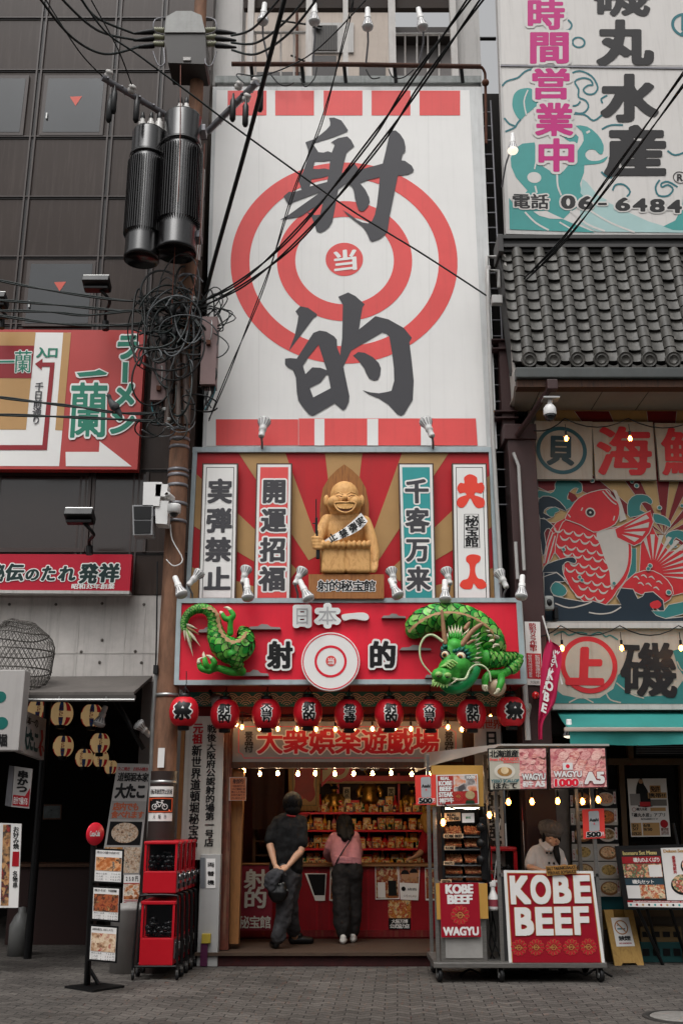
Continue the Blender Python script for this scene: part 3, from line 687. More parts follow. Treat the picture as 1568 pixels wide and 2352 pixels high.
# toy rifle standing in the figure's fist
rf = thing('toy_rifle','thin black rifle with long barrel held upright in the statue fist','rifle',sp(215,1590,12.0))
m = MB(); m.tube([sp(187,670,11.98),sp(187,1000,11.98)],.007,BLK,8); m.build('barrel',rf)
m = MB(); m.box(sp(190,1080,11.98),(.03,.035,.2),BLK,None,.006); m.tube([sp(130,1045,11.97),sp(190,1045,11.97)],.007,BLK,6); m.box(sp(200,1240,11.98),(.028,.03,.14),BLK,None,.006); m.build('receiver',rf)
m = MB(); m.box(sp(215,1520,11.99),(.045,.04,.12),BLK,None,.008); m.build('stock',rf)
# ---------------------------------------------------------------- green dragon in relief: tail half and head half
GA = mat('dragon_green','3a9a34',.5,vary=.5,vscale=7,bump=.25,bscale=25); GB = mat('scale_bright','70c450',.35,vary=.3,vscale=12); GC = mat('scale_deep','259434',.35,vary=.3,vscale=12); GO = mat('scale_outline','0b1f14',.5,vary=0)
GL = mat('dragon_pale','8fb765',.35,vary=.25,vscale=10); RIDGE = mat('ridge_tan','9c7a56',.5,vary=.2,vscale=20); CREAM = mat('dragon_cream','d3cbb0',.4,vary=.2,vscale=14); GT = mat('dragon_teal','0c5f4f',.35,vary=.2,vscale=12)
def scaly(path,rads,name,parent,rows=9,size=.075):
 """a tapering body whose scales are small lapped plates"""
 p = smooth2(path,8); n = len(p); rr = list(np.interp(np.linspace(0,1,n),np.linspace(0,1,len(rads)),rads))
 acc =[0]
 for i in range(1,n):acc.append(acc[-1]+(p[i]-p[i-1]).length)
 T =[(p[min(n-1,i+1)]-p[max(0,i-1)]).normalized()for i in range(n)]
 def S(s,th,off):
  s = max(0,min(acc[-1]-1e-6,s)); i = max(j for j in range(n)if acc[j]<=s); i = min(i,n-2); f =(s-acc[i])/(acc[i+1]-acc[i])
  c = p[i].lerp(p[i+1],f); d = T[i].lerp(T[i+1],f).normalized(); r = rr[i]*(1-f)+rr[i+1]*f
  x = d.cross(V((0,-1,0))).normalized(); y = x.cross(d)
  if y.y>0:y = -y
  return c+(x*sin(th)+y*cos(th))*(r+off),r
 m = MB(); m.tube(p,rr,GO,20)
 m.ball(p[0],rr[0]*.98,GA,16); m.ball(p[-1],rr[-1]*.98,GA,16)
 s = 0; row = 0
 while s<acc[-1]:
  r = S(s,0,0)[1]; w = max(.02,min(size,r*.62)); dth = 2*w/r*.86; cnt = int(1.9/dth)+1
  for j in range(-cnt,cnt+1):
   th =(j+(.5 if row%2 else 0))*dth
   if abs(th)>1.95:continue
   for kk,(sc,mt,o)in enumerate(((1.0,GO,.000),(.88,GB if(j+row)%3 else GC,.0035),(.5,GC if(j+row)%2 else GL,.007))):
    vs =[S(s+w*.1,th,o+.001)[0]]
    for a in range(9):
     an = -pi/2+pi*a/8
     u = s-w*1.15*cos(an)*sc-w*.1*(1-sc); vs.append(S(u,th+w/r*sin(an)*sc*1.0,o+.006+.012*cos(an)*sc)[0])
    m.add(vs,[(0,i+1,i+2)for i in range(8)],mt,True)
  s += w*.72; row += 1
 m.build(name,parent); return S,acc[-1]
def dpiece(origin,kk,Y):
 def q(x,y,off=0.):return P(origin[0]*.91857+x*kk,origin[1]*.91857+y*kk,Y-off)
 u = kk/ppm(1480,Y)
 return q,lambda n:n*u
def horn(m,pts,rs,mt,n=10):
 p = smooth2(pts,4); m.tube(p,list(np.interp(np.linspace(0,1,len(p)),np.linspace(0,1,len(rs)),rs)),mt,n); m.ball(p[-1],rs[-1],mt,8); m.ball(p[0],rs[0],mt,10)
def leaf(m,a,b,w,th,mt,bend=(0,0,0)):
 """a pointed, rounded tuft from a to b"""
 a,b = V(a),V(b); mid =(a+b)/2+V(bend); p = smooth2([a,mid,b],6); L = len(p)
 m.tube(p,[max(.002,w*(.55+.45*sin(pi*min(1,i/(L-1)*1.25)))*(1-(i/(L-1))**2.2))for i in range(L)],mt,8,flat=th)
dq,dr = dpiece((430,1490),.1523,12.1)
dt = thing('dragon_tail_sculpture','green scaly dragon hind part with curling tail at the left of the red sign','dragon sculpture',dq(700,1220,0),'green dragon on the red sign')
scaly([dq(190,520,.05),dq(185,400,.06),dq(250,270,.07),dq(390,195,.08),dq(540,215,.1),dq(630,330,.12),dq(650,470,.12),dq(680,620,.13),dq(770,760,.14),dq(930,830,.15),dq(1080,760,.14),dq(1110,620,.1),dq(1060,520,.05)],[dr(v)for v in(22,38,44,52,62,72,92,125,165,190,155,110,70)],'body',dt)
def limbm(m,pts,rs,mt):horn(m,pts,rs,mt,14)
m = MB(); limbm(m,[dq(880,560,.16),dq(880,440,.18),dq(880,350,.18)],[dr(48),dr(40),dr(55)],GA); limbm(m,[dq(880,360,.18),dq(800,340,.2),dq(760,270,.2)],[dr(50),dr(40),dr(30)],GA); limbm(m,[dq(880,360,.18),dq(925,290,.2),dq(880,220,.2)],[dr(50),dr(42),dr(32)],GA); m.build('raised_foot',dt)
m = MB(); limbm(m,[dq(920,900,.25),dq(990,1060,.2),dq(1050,1140,.12)],[dr(80),dr(75),dr(60)],GA); limbm(m,[dq(1050,1140,.12),dq(880,1140,.1),dq(690,1090,.12),dq(560,1110,.14)],[dr(70),dr(62),dr(50),dr(72)],GA)
limbm(m,[dq(560,1120,.15),dq(440,1090,.17),dq(410,1000,.17)],[dr(62),dr(46),dr(34)],GA); limbm(m,[dq(560,1100,.15),dq(510,1030,.2),dq(495,945,.2)],[dr(52),dr(46),dr(36)],GA); limbm(m,[dq(600,1090,.15),dq(640,1010,.19),dq(600,940,.19)],[dr(52),dr(46),dr(34)],GA); m.build('hind_leg',dt)
scaly([dq(915,880,.27),dq(960,980,.245),dq(1010,1080,.19)],[dr(v)for v in(86,82,72)],'scaly_thigh',dt,size=.045)
for pts in([(750,262),(730,245),(722,240)],[(880,212),(840,180),(788,172)],[(405,1000),(410,960),(460,930)],[(490,935),(478,890),(478,845)],[(595,935),(560,910),(520,895)]):
 m = MB(); horn(m,[dq(x,y,.2)for x,y in pts],[dr(30),dr(22),dr(6)],CREAM); m.build('claw',dt)
m = MB()
rp = smooth2([dq(x,y,o)for x,y,o in((470,165,.12),(600,190,.17),(690,270,.2),(715,400,.22),(745,520,.26),(810,620,.31),(920,690,.34),(1040,650,.32),(1125,540,.22))],6)
def ridge(m,rp,w,mt):
 n = len(rp); A =[]; B =[]
 for i,p in enumerate(rp):
  d =(rp[min(n-1,i+1)]-rp[max(0,i-1)]).normalized(); nn = d.cross(V((0,-1,0))).normalized(); kx = w*(1+.35*sin(i*1.6))
  A.append(p-nn*kx*.5); B.append(p+nn*kx+V((0,-.035-.012*sin(i*1.6),0)))
 C =[b+V((0,.02,0))for b in B]
 m.add(A+B,[(i,i+1,n+i+1,n+i)for i in range(n-1)],mt,True); m.add(A+C,[(i,i+1,n+i+1,n+i)for i in range(n-1)],mt,True); m.add(B+C,[(i,i+1,n+i+1,n+i)for i in range(n-1)],mt,True)
ridge(m,rp,dr(34),RIDGE); m.build('back_ridge',dt)
m = MB()
for a,b,w,mt in(((210,430),(390,500),60,CREAM),((220,470),(420,590),60,RIDGE),((240,520),(430,760),60,CREAM),((220,520),(320,910),62,CREAM),((190,500),(200,680),50,CREAM),((180,440),(140,570),42,RIDGE),((195,430),(305,690),30,GL)):
 leaf(m,dq(*a,.05),dq(*b,.07 if mt is not GL else.12),dr(w),.5,mt)
m.build('tail_tuft',dt)
# head half
hq,hr = dpiece((1000,1490),.1875,12.1)
dh = thing('dragon_head_sculpture','green dragon head with horns, whiskers and arched scaly back gripping a pearl','dragon sculpture',hq(700,1200,0),'green dragon on the red sign')
scaly([hq(170,420,.05),hq(250,330,.12),hq(420,268,.14),hq(620,262,.15),hq(830,310,.15),hq(1010,430,.15),hq(1110,570,.15),hq(1120,700,.13),hq(1020,800,.08)],[hr(v)for v in(112,140,155,162,165,165,158,140,100)],'body',dh,size=.085)
m = MB(); rp = smooth2([hq(x,y,o)for x,y,o in((95,440,.2),(190,350,.3),(330,258,.34),(500,205,.36),(700,205,.37),(880,258,.36),(1040,350,.34),(1150,470,.3),(1180,600,.28))],6)
ridge(m,rp,hr(22),RIDGE)
for a,b in(((1100,440),(1040,420)),((1120,490),(1060,480)),((1140,540),(1080,560)),((1170,590),(1130,640)),((1200,520),(1150,470)),((1200,600),(1140,600))):leaf(m,hq(*a,.3),hq(*b,.38),hr(32),.6,CREAM)
m.build('back_ridge',dh)
m = MB(); limbm(m,[hq(1080,760,.22),hq(1260,770,.2),hq(1400,750,.15),hq(1480,745,.12)],[hr(110),hr(70),hr(48),hr(30)],GA); limbm(m,[hq(1470,750,.13),hq(1400,850,.16),hq(1300,930,.2),hq(1200,960,.22)],[hr(36),hr(60),hr(52),hr(60)],GA)
limbm(m,[hq(1200,960,.24),hq(1090,960,.28),hq(1040,1030,.3),hq(1035,1110,.3)],[hr(56),hr(46),hr(44),hr(34)],GA); limbm(m,[hq(1230,970,.24),hq(1235,1050,.36),hq(1200,1150,.38)],[hr(48),hr(44),hr(32)],GA); m.build('foreleg',dh)
scaly([hq(1060,770,.26),hq(1220,775,.23),hq(1340,762,.19),hq(1440,748,.15)],[hr(v)for v in(112,84,62,44)],'scaly_foreleg',dh,size=.05)
scaly([hq(1450,770,.15),hq(1390,860,.18),hq(1320,915,.21)],[hr(v)for v in(46,64,58)],'scaly_foreleg',dh,size=.045)
for pts in([(1020,1110),(1020,1140),(1045,1168)],[(1050,1110),(1055,1140),(1068,1165)],[(1200,1150),(1180,1180),(1150,1200)]):
 m = MB(); horn(m,[hq(x,y,.34 if x<1100 else.4)for x,y in pts],[hr(24),hr(18),hr(6)],CREAM); m.build('claw',dh)
m = MB(); m.ball(hq(1180,1115,.2),hr(112),mat('pearl','b29a80',.3,vary=.15),28); m.build('pearl',dh)
m = MB() # head, fused from rounded masses
def hb(x,y,r,off,s=(1,1,1),mt=GA):m.ball(hq(x,y,off),(hr(r)*s[0],hr(r)*s[1],hr(r)*s[2]),mt,24)
hb(760,680,190,.36); hb(820,640,170,.28); hb(880,720,150,.25); hb(620,700,120,.46); hb(700,860,165,.48); hb(600,900,130,.55); hb(790,900,110,.44); hb(530,960,115,.6,(1,1,.8)); hb(465,970,78,.66); hb(545,1010,72,.68); hb(640,960,100,.55); hb(660,620,100,.48); hb(600,800,90,.55)
m.build('head',dh,remesh=.012,relax=4)
m = MB(); p = smooth2([hq(920,880,.4),hq(850,1000,.44),hq(740,1100,.48),hq(620,1130,.52),hq(540,1110,.54)],5); m.tube(p,list(np.interp(np.linspace(0,1,len(p)),[0,.3,.7,1],[hr(70),hr(85),hr(75),hr(45)])),mat('jaw_green','128a48',.35,vary=.2,vscale=10),14); m.ball(p[-1],hr(45),MATS['jaw_green'],12); m.build('jaw',dh)
m = MB()
for a,b in(((700,1030),(660,1030)),((665,1050),(640,1062)),((640,1065),(610,1085)),((610,1075),(590,1105)),((680,1040),(650,1050))):leaf(m,hq(*a,.66),hq(*b,.68),hr(18),.7,CREAM)
m.build('teeth',dh)
m = MB()
for i,(a,b)in enumerate([((430,1040),(380,1110)),((450,1050),(410,1115)),((475,1055),(450,1120)),((505,1060),(490,1125)),((535,1065),(530,1130)),((565,1060),(572,1130)),((420,1020),(390,1080))]):leaf(m,hq(*a,.66),hq(*b,.7),hr(26),.7,GL)
m.build('beard',dh)
for x,y,r,of in((740,750,62,.56),(548,725,52,.575)):
 m = MB(); c = hq(x,y,of); m.ball(c,hr(r),CREAM,20); d = V((-.25,-1,-.12)).normalized(); m.ball(c+d*hr(r)*.42,hr(r)*.68,mat('eye_amber','b4712c',.25,vary=.1),18); m.ball(c+d*hr(r)*.75,hr(r)*.44,BLACK,16); m.tube([c+V((cos(a),-.35,sin(a)))*hr(r)for a in np.linspace(0,2*pi,20,False)],hr(13),BLACK,6,closed=True); m.build('eye',dh)
for grp_ in((((640,690),(700,640)),((680,690),(740,620)),((730,680),(800,610)),((780,690),(850,640)),((800,720),(880,690)),((810,760),(880,750))),(((540,650),(520,580)),((520,680),(500,610)),((560,640),(560,590)))):
 m = MB()
 for a,b in grp_:leaf(m,hq(*a,.56),hq(*b,.55),hr(42),.6,GT)
 m.build('eyelid',dh)
m = MB()
for x,y in((412,990),(520,1000)):m.ball(hq(x+60,y-28,.73),(hr(44),hr(36),hr(34)),GL,14); m.ball(hq(x+50,y-5,.765),(hr(14),hr(10),hr(10)),BLACK,10)
for i in range(4):m.tube([hq(500+i*26,870-i*22,.66),hq(560+i*28,850-i*20,.7),hq(620+i*26,890-i*20,.68)],hr(13),GL,8)
m.build('snout_wrinkle',dh)
for pts,rs in(([(548,580),(530,400),(510,185)],[30,27,18]),([(755,600),(840,480),(930,390),(1000,345)],[34,32,28,20]),([(820,590),(870,555),(910,545)],[20,18,12]),([(800,400),(830,350),(850,325)],[30,24,12])):
 m = MB(); horn(m,[hq(x,y,.52)for x,y in pts],[hr(v)for v in rs],mat('horn_tan','9a7355',.45,vary=.25,vscale=15)); m.build('horn',dh)
m = MB()
RN.seed(5)
for a,b,w in[((620+i*28,520,),(590+i*40,345+abs(i-2)*10),40)for i in range(5)]+[((600,560),(570,450),36),((720,540),(760,440),40),((760,520),(850,390),42),((800,520),(890,420),42)]+[((840,560+i*45),(985+12*(i%3),440+i*62),44)for i in range(7)]+[((860,520),(940,500),40),((820,640),(920,545),40)]:
 leaf(m,hq(*a,.45),hq(*b,.42),hr(w),.55,CREAM); leaf(m,hq(a[0]-4,a[1]+10,.49),hq(a[0]+(b[0]-a[0])*.62,a[1]+(b[1]-a[1])*.62,.47),hr(w*.92),.6,GA)
m.build('mane',dh)
for pts in([(520,560),(400,480),(300,510),(240,640),(265,810),(390,965)],[(590,985),(700,1025),(800,1010),(850,900),(930,845),(1020,860),(1090,940),(1108,1050)]):
 m = MB(); p = smooth2([hq(x,y,.62 if i<3 and x>560 else.56)for i,(x,y)in enumerate(pts)],6); L = len(p); m.tube(p,[hr(17)*(1-.5*i/L)for i in range(L)],mat('whisker','b6c39a',.35,vary=.2),10); m.build('whisker',dh)
# ---------------------------------------------------------------- shop front: lintel with waves, name board, lanterns, bulbs
FL = Pl(12.86)
t = thing('wave_pattern_lintel','teal lintel board with cream wave scallops above the lantern row','lintel',FL.p(815,1622))
m = MB(); m.slab(FL,[(438,1580),(1192,1580),(1194,1622),(436,1622)],mat('lintel_teal','1d6a6b',.5,vary=.12),0,.1)
CW = mat('wave_cream','b9b2a0',.5,vary=.1)
w = 31.5
for r_ in range(3):
 for i in range(25):
  cx = 438+(i+(.5 if r_%2 else 0))*w; cy = 1606+r_*7.5
  if cx-15<438 or cx+15>1192:continue
  for rr in(14.5,9.5,4.5):m.disc(FL,cx,cy,rr,CW,.004+r_*.003,rr-2.2,14,radians(22),radians(158),sq=.95)
m.build('wave_board',t)
m = MB(); m.bx(xx(438,1640,12.9),xx(1192,1640,12.9),12.9,12.99,zz(1662,12.9),zz(1623,12.9),mat('dim_red','611016',.6,vary=.2)); m.bx(xx(438,1640,12.9),xx(1192,1640,12.9),12.84,12.98,zz(1655,12.84),zz(1647,12.84),WOODD); m.build('rail',t)
FN = Pl(12.82)
NBG = mat('board_grey','7c7f7e',.5,vary=.12,vscale=2)
t = thing('name_board','grey hanging name board with seven red outlined characters over the counter','sign board',FN.p(797,1750))
m = MB(); m.slab(FN,[(536,1657),(1061,1657),(1060,1750),(534,1750)],NBG,0,.05,WOODD)
bd =[(547,1668),(1036,1668),(1047,1680),(1047,1728),(1036,1742),(558,1742),(547,1728),(547,1700)]
m.stroke(FN,[(549,1669),(1034,1669),(1034,1675),(1046,1682),(1046,1727),(1036,1733),(1034,1741),(560,1741),(557,1733),(548,1728),(548,1680),(549,1675)],1.3,RED,.004,True,sub=1); m.build('board',t)
m = MB(); m.text(FN,'大衆娯楽遊戯場',(590,1673,1008,1731),mat('name_red','a81220',.45),(.03,.022),.009,(.05,mat('pale_outline','c8c5bd',.5)),N=96,gap=.05)
for x in(562,1021):m.text(FN,'景品付',(x,1680,x+19,1728),BLACK,(.03,.02),.008,None,True)
m.build('lettering',t)
m = MB(); m.slab(FN,[(530,1750),(1064,1750),(1064,1764),(530,1764)],WOODD,.02,.08); m.build('lower_rail',t)
LRED = mat('lantern_red','c51424',.45,vary=.1,vscale=5)
def lantern(cx,cy,txt,label,Y=12.35,r=33.5,body=LRED,grp='red paper lanterns under the dragon sign',ink=BLACK,turn=0.,out=WHITEC):
 k = 1/ppm(cy,Y); rx = r*k; rz = rx*1.02; c = P(cx,cy,Y)
 t = thing('paper_lantern',label,'lantern',c-V((0,0,rz+.05)),grp)
 m = MB(); pr =[(0,-rz*.93)]
 for i in range(27):
  a = -1.15+2.3*i/26; pr.append((rx*cos(a)**.72*(1+(.012 if i%2 else-.004)),rz*sin(a)/sin(1.15)*.95))
 pr.append((0,rz*.93)); m.lathe(pr,c,body,32); m.build('shade',t)
 if txt:
  e = Ell(cx,cy,Y,rx,rz*1.05,turn); m = MB(); n = len(txt)
  wd,h =(19,20)if n == 1 else((13.5,25.5)if n==2 else((12,25.5)if n==3 else(6,26))); wd*=r/33; h*=r/33
  m.text(e,txt,(cx-wd,cy-h,cx+wd,cy+h),ink,(.045,.04),.008,(.075,out)if out else None,True,N=80,split=4); m.build('lettering',t)
 for s_ in(-1,1):
  m = MB(); m.lathe([(rx*.38,0),(rx*.4,.015),(rx*.4,.05),(rx*.3,.055),(0,.056)],c+V((0,0,s_*rz*.9)),BLK,20,(0,0,s_)); m.build('cap',t)
 m = MB(); m.tube([c+V((0,0,rz+.04)),c+V((.01,.02,rz+.16)),c+V((0,.05,rz+.3))],.006,BLK,6); m.tube([c+V((-.05,0,rz+.05)),c+V((0,0,rz+.11)),c+V((.05,0,rz+.05))],.005,BLK,5); m.build('hook',t)
 return t
for(cx,cy,s,lab)in((423,1635,'祭','red lantern with one big black character beside the wooden pole'),(517,1641,'射的','red two character lantern above the white scroll board beside the wooden pole'),(612,1640,'大当り','red three character lantern above the left end of the grey name board'),(707,1636,'射的','red two character lantern next left of the disc target'),(801,1641,'秘宝館','red three character lantern in the middle below the disc target'),(893,1640,'射的','red two character lantern next right of the middle lantern'),(987,1641,'大当り','red three character lantern under the green dragon head'),(1082,1641,'射的','red two character lantern beside the pearl of the dragon'),(1173,1635,'祭','red lantern with one big black character beside the brown column')):
 lantern(cx,cy,s,lab,Y=11.95 if cx<430 else 12.35,turn=(RN.random()-.5)*.25)
GLOBE = mat('amber_glass','ffb866',.1,vary=0,emit=.55,alpha=.45,spec=.3); FIL = mat('lit_filament','ffd09a',.3,vary=0,emit=70); FILW = mat('lit_filament_warm','ffdcb0',.3,vary=0,emit=430)
def bulb(cx,cy,Y,label,grp,wire=.1,r=.026,mt=None):
 c = P(cx,cy,Y); t = thing('light_bulb',label,'light bulb',c,grp)
 m = MB(); m.lathe([(0,-r*1.15),(r*.6,-r*.95),(r,-r*.1),(r*.85,r*.6),(r*.5,r*1.3),(r*.42,r*1.6)],c,GLOBE,16); m.build('globe',t)
 m = MB(); m.ball(c+V((0,0,r*.15)),(r*.5,r*.5,r*.95),mt or FIL,10); m.build('filament',t)
 m = MB(); m.cyl(c+V((0,0,r*1.5)),c+V((0,0,r*3.4)),r*.52,BLK,10); m.tube([c+V((0,0,r*3.3)),c+V((0,.01,r*3.3+wire))],.005,BLK,5); m.build('socket',t)
 return c+V((0,.01,r*3.3+wire))
def cord(pts,r,label,name='bulb_cord',cat='cord',mt=None,sag=0.,sub=4,grp=None):
 p =[]
 for a,b in zip(pts[:-1],pts[1:]):
  for j in range(6):q = V(a).lerp(V(b),j/6); q.z -= sag*4*(j/6)*(1-j/6); p.append(q)
 p.append(V(pts[-1])); m = MB(); m.tube(p,r,mt or BLK,6); return one(m,name,label,cat,grp)
OR =['first','second','third','fourth','fifth','sixth','seventh','eighth','ninth','tenth','eleventh','twelfth','thirteenth','fourteenth','fifteenth','sixteenth','seventeenth','eighteenth','nineteenth','twentieth']
up_ =[(543,1664),(556,1671),(596,1674),(638,1675),(682,1675),(726,1676),(770,1676),(813,1675),(855,1675),(907,1673),(943,1675),(985,1675),(1028,1671),(1060,1676)]
pt =[bulb(x,y,12.62,'glowing bulb below the red lanterns, %s from the pole side'%OR[i],'bulbs on the upper string')for i,(x,y)in enumerate(up_)]
cord([P(530,1655,12.62)]+pt+[P(1075,1652,12.62)],.006,'black cord with glowing bulbs in front of the grey name board',sag=.02)
lo =[(560,1771),(597,1778),(638,1777),(684,1778),(724,1777),(769,1778),(812,1778),(855,1777),(898,1776),(945,1779),(984,1777)]
pt =[bulb(x,y,13.05,'glowing bulb under the grey name board, %s from the wooden post'%OR[i],'bulbs on the lower string',mt=FILW)for i,(x,y)in enumerate(lo)]
cord([P(548,1766,13.05)]+pt+[P(1100,1764,13.05)],.006,'black cord with glowing bulbs under the grey name board',sag=.015)
bulb(1126,1648,12.7,'single glowing bulb above the scroll board beside the brown column','bulbs on the upper string')
for x,y,sd_ in((503,1612,1),(1215-15,1632,-1)):
 a = P(x-14*sd_,y-12,12.5); b = P(x+6*sd_,y+8,12.4); m = MB(); ax =(b-a); m.lathe([(0,0),(.05,.01),(.06,.05),(.11,.16),(.115,.17)],a,mat('old_lamp','8c8880',.5,vary=.2),20,ax); m.lathe([(.112,.168),(0,.165)],a,LAMPW,20,ax); m.cyl(a,a+V((-.05*sd_,.1,.08)),.02,BLK)
 one(m,'cone_lamp','old metal cone lamp %s under the dragon sign'%('next to the first two character lantern'if sd_>0 else 'behind the lantern beside the brown column'),'lamp','cone lamps')
# scroll boards on the two door posts
FP = Pl(12.66)
AGED = mat('aged_white','b3afa7',.6,vary=.12,vscale=3,streak=.4)
t = thing('scroll_board','tall aged white board with two columns of brush writing beside the wooden pole','sign board',FP.p(462,1968),'tall written boards on the door posts')
m = MB(); m.slab(FP,[(428,1645),(515,1645),(507,1975),(414,1975)],AGED,0,.05); m.slab(FP,[(418,1645),(427,1645),(413,1990),(403,1990)],WOODM,.01,.08); m.build('board',t)
m = MB(); m.text(FP,'元祖',[(445,1660),(467,1660),(464,1709),(442,1709)],DRED,(.045,.035),.006,None,True,gap=.06)
m.text(FP,'新世界道頓堀秘宝館',[(442,1711),(464,1711),(454,1946),(432,1946)],BLACK,(.04,.03),.006,None,True,gap=.05)
m.text(FP,'戦後大阪府公認射的場第一号店',[(477,1664),(497,1664),(490,1945),(470,1945)],BLACK,(.04,.03),.006,None,True,gap=.05); m.build('lettering',t)
t = thing('scroll_board','tall aged white board with red and black brush writing behind the food cart','sign board',FP.p(1120,1968),'tall written boards on the door posts')
m = MB(); m.slab(FP,[(1088,1645),(1148,1645),(1160,1990),(1094,1990)],AGED,0,.05); m.build('board',t)
m = MB(); m.text(FP,'新世界',(1094,1653,1150,1674),mat('vermilion','b0402a',.5),(.035,.025),.006)
m.text(FP,'日本一射的秘宝館',[(1113,1678),(1141,1678),(1152,1962),(1120,1962)],BLACK,(.05,.035),.006,None,True,gap=.06); m.build('lettering',t)
# door posts
m = MB(); m.slab(Pl(12.75),[(512,1650),(533,1650),(524,2182),(500,2182)],mat('worn_post','5a2a1c',.7,vary=.5,vscale=9,streak=.5,dirt='b09a7c'),0,.2); one(m,'door_post','worn reddish door post between scroll board and shop opening','post','posts of the shop front')
m = MB(); m.slab(Pl(12.88),[(535,1766),(560,1766),(548,2168),(520,2168)],WOODM,0,.16); one(m,'door_post','brown timber door post beside the hanging maroon cloth','post','posts of the shop front')
m = MB(); m.slab(Pl(12.9),[(1064,1660),(1088,1660),(1094,2160),(1066,2160)],WOODD,0,.16); one(m,'door_post','dark timber door post behind the food cart','post','posts of the shop front')
# small orange notice hung on the post
FO = Pl(12.72); t = thing('notice_sign','small orange notice sheet with handwriting hung on the left door post','notice',FO.p(546,1840))
m = MB(); m.slab(FO,[(527,1785),(566,1785),(565,1839),(526,1839)],mat('sheet_edge','a9a6a2',.4),0,.012); m.rect(FO,528,1786,565,1838,mat('notice_orange','a2603f',.5,vary=.2)); m.text(FO,'射的',(535,1789,560,1800),mat('brown_ink','42241a',.6),(.03,.02),.006)
for i,s in enumerate(('一回五百円です','コルク鉄砲十発','落とした景品','お持ち帰り下','さい店主より')):m.text(FO,s,(531,1803+i*6.8,563,1808+i*6.8),MATS['brown_ink'],(.02,.0),.006,N=40)
m.build('sheet',t)
# ---------------------------------------------------------------- shop room: counter, curtain, pictures, shelves
YC = 14.0; FC = Pl(YC)
t = thing('game_counter','long red panelled game counter with wooden top behind the step','counter',FC.p(770,2155))
CR = mat('counter_red','8a0d19',.45,vary=.15,vscale=3,streak=.35,dirt='3a1010')
x0,x1 = xx(556,2000,YC),xx(1085,2000,YC); zt = zz(1985,YC)
m = MB(); m.bx(x0,x1,YC,YC+.5,zs,zt-.03,CR)
for x in(640,728,756,822,845,918,943,1035):m.bx(xx(x,2050,YC)-.012,xx(x,2050,YC)+.012,YC-.012,YC,zs+.1,zt-.06,DRED)
m.build('front',t)
m = MB(); m.bx(x0,x1,YC-.02,YC,zs+.02,zs+.1,mat('plinth_red','6e0d14',.6,vary=.3,streak=.5,dirt='8a7350')); m.build('plinth',t)
m = MB(); m.bx(x0-.03,x1+.03,YC-.06,YC+.55,zt-.028,zt,wood('counter_top','6b4a2e','8a6441',stretch=(.6,6,6)),.008); m.build('top',t)
FH = Pl(13.55)
def drape(pl,quad,mt,parent,name='cloth',wave=.02,nx=14,ny=14,k=2.2):
 m = MB(); vs =[]
 for j in range(ny+1):
  for i in range(nx+1):
   u,v = i/nx,j/ny; a = V(quad[0]).lerp(V(quad[1]),u); b = V(quad[3]).lerp(V(quad[2]),u); c = a.lerp(b,v)
   vs.append(pl.p(c.x,c.y,wave*sin(u*2*pi*k+v)*(.3+.7*v)))
 m.add(vs,[(j*(nx+1)+i,j*(nx+1)+i+1,(j+1)*(nx+1)+i+1,(j+1)*(nx+1)+i)for j in range(ny)for i in range(nx)],mt,True)
 return m
t = thing('hanging_banner','maroon cloth banner with large white characters hanging beside the counter','cloth banner',FH.p(588,2137))
drape(FH,[(545,1986),(628,1986),(624,2136),(543,2138)],mat('banner_maroon','6e1626',.8,vary=.15),t,wave=.006).build('cloth',t)
m = MB(); m.text(FH,'射的',[(563,1997),(612,1997),(612,2086),(560,2086)],AGED,(.03,.022),.012,None,True,N=96); m.text(FH,'秘宝館',(548,2104,622,2132),AGED,(.025,.018),.012); m.build('lettering',t)
m = MB(); m.tube([FH.p(541,1985),FH.p(632,1985)],.012,WOODM,8); m.build('rod',t)
# posters on the counter front
def poster(pl,quad,label,fill,name='poster',grp=None,edge=None,thick=.004):
 t = thing(name,label,'poster',pl.p((quad[2][0]+quad[3][0])/2,quad[2][1]),grp)
 m = MB(); m.slab(pl,quad,edge or WHITEC,thick,thick); fill(m,pl,quad,thick); m.build('sheet',t); return t
def sub(q,u0,v0,u1,v1):
 q =[V(p)for p in q]
 f = lambda u,v:tuple((q[0].lerp(q[1],u)).lerp(q[3].lerp(q[2],u),v))
 return[f(u0,v0),f(u1,v0),f(u1,v1),f(u0,v1)]
PH =[food('photo_%d'%i,c,sc,i*3.1)for i,(c,sc)in enumerate([(('5a3a22','b07a3c','8a1d1d','d8c4a0','2b2420'),22),(('3a2a20','a0602c','7c1518','c9b48a','15181c'),18),(('2c2a2c','b98d62','802018','d7cbb8'),14),(('46301c','b7782c','9a2420','d9bd80','28485a'),26)])]
FCp = Pl(YC-.015)
def f1(m,pl,q,o):
 m.sheet(pl,sub(q,.05,.36,.95,.96),PH[0],o+.002); m.text(pl,'射的場',sub(q,.2,.08,.8,.24),BLACK,(.02,.01),o+.003)
poster(FCp,[(758,1991),(805,1994),(806,2069),(756,2069)],'white topped photo poster on the counter between man and woman',f1,grp='posters on the counter front')
def f2(m,pl,q,o):
 m.sheet(pl,sub(q,.03,.02,.97,.97),PH[1],o+.002); m.sheet(pl,sub(q,.1,.5,.42,.95),WHITE,o+.004); m.sheet(pl,sub(q,.55,.45,.9,.9),BLK,o+.004)
poster(FCp,[(861,1987),(913,1988),(917,2065),(862,2066)],'crowd photo poster on the counter right of the woman',f2,grp='posters on the counter front')
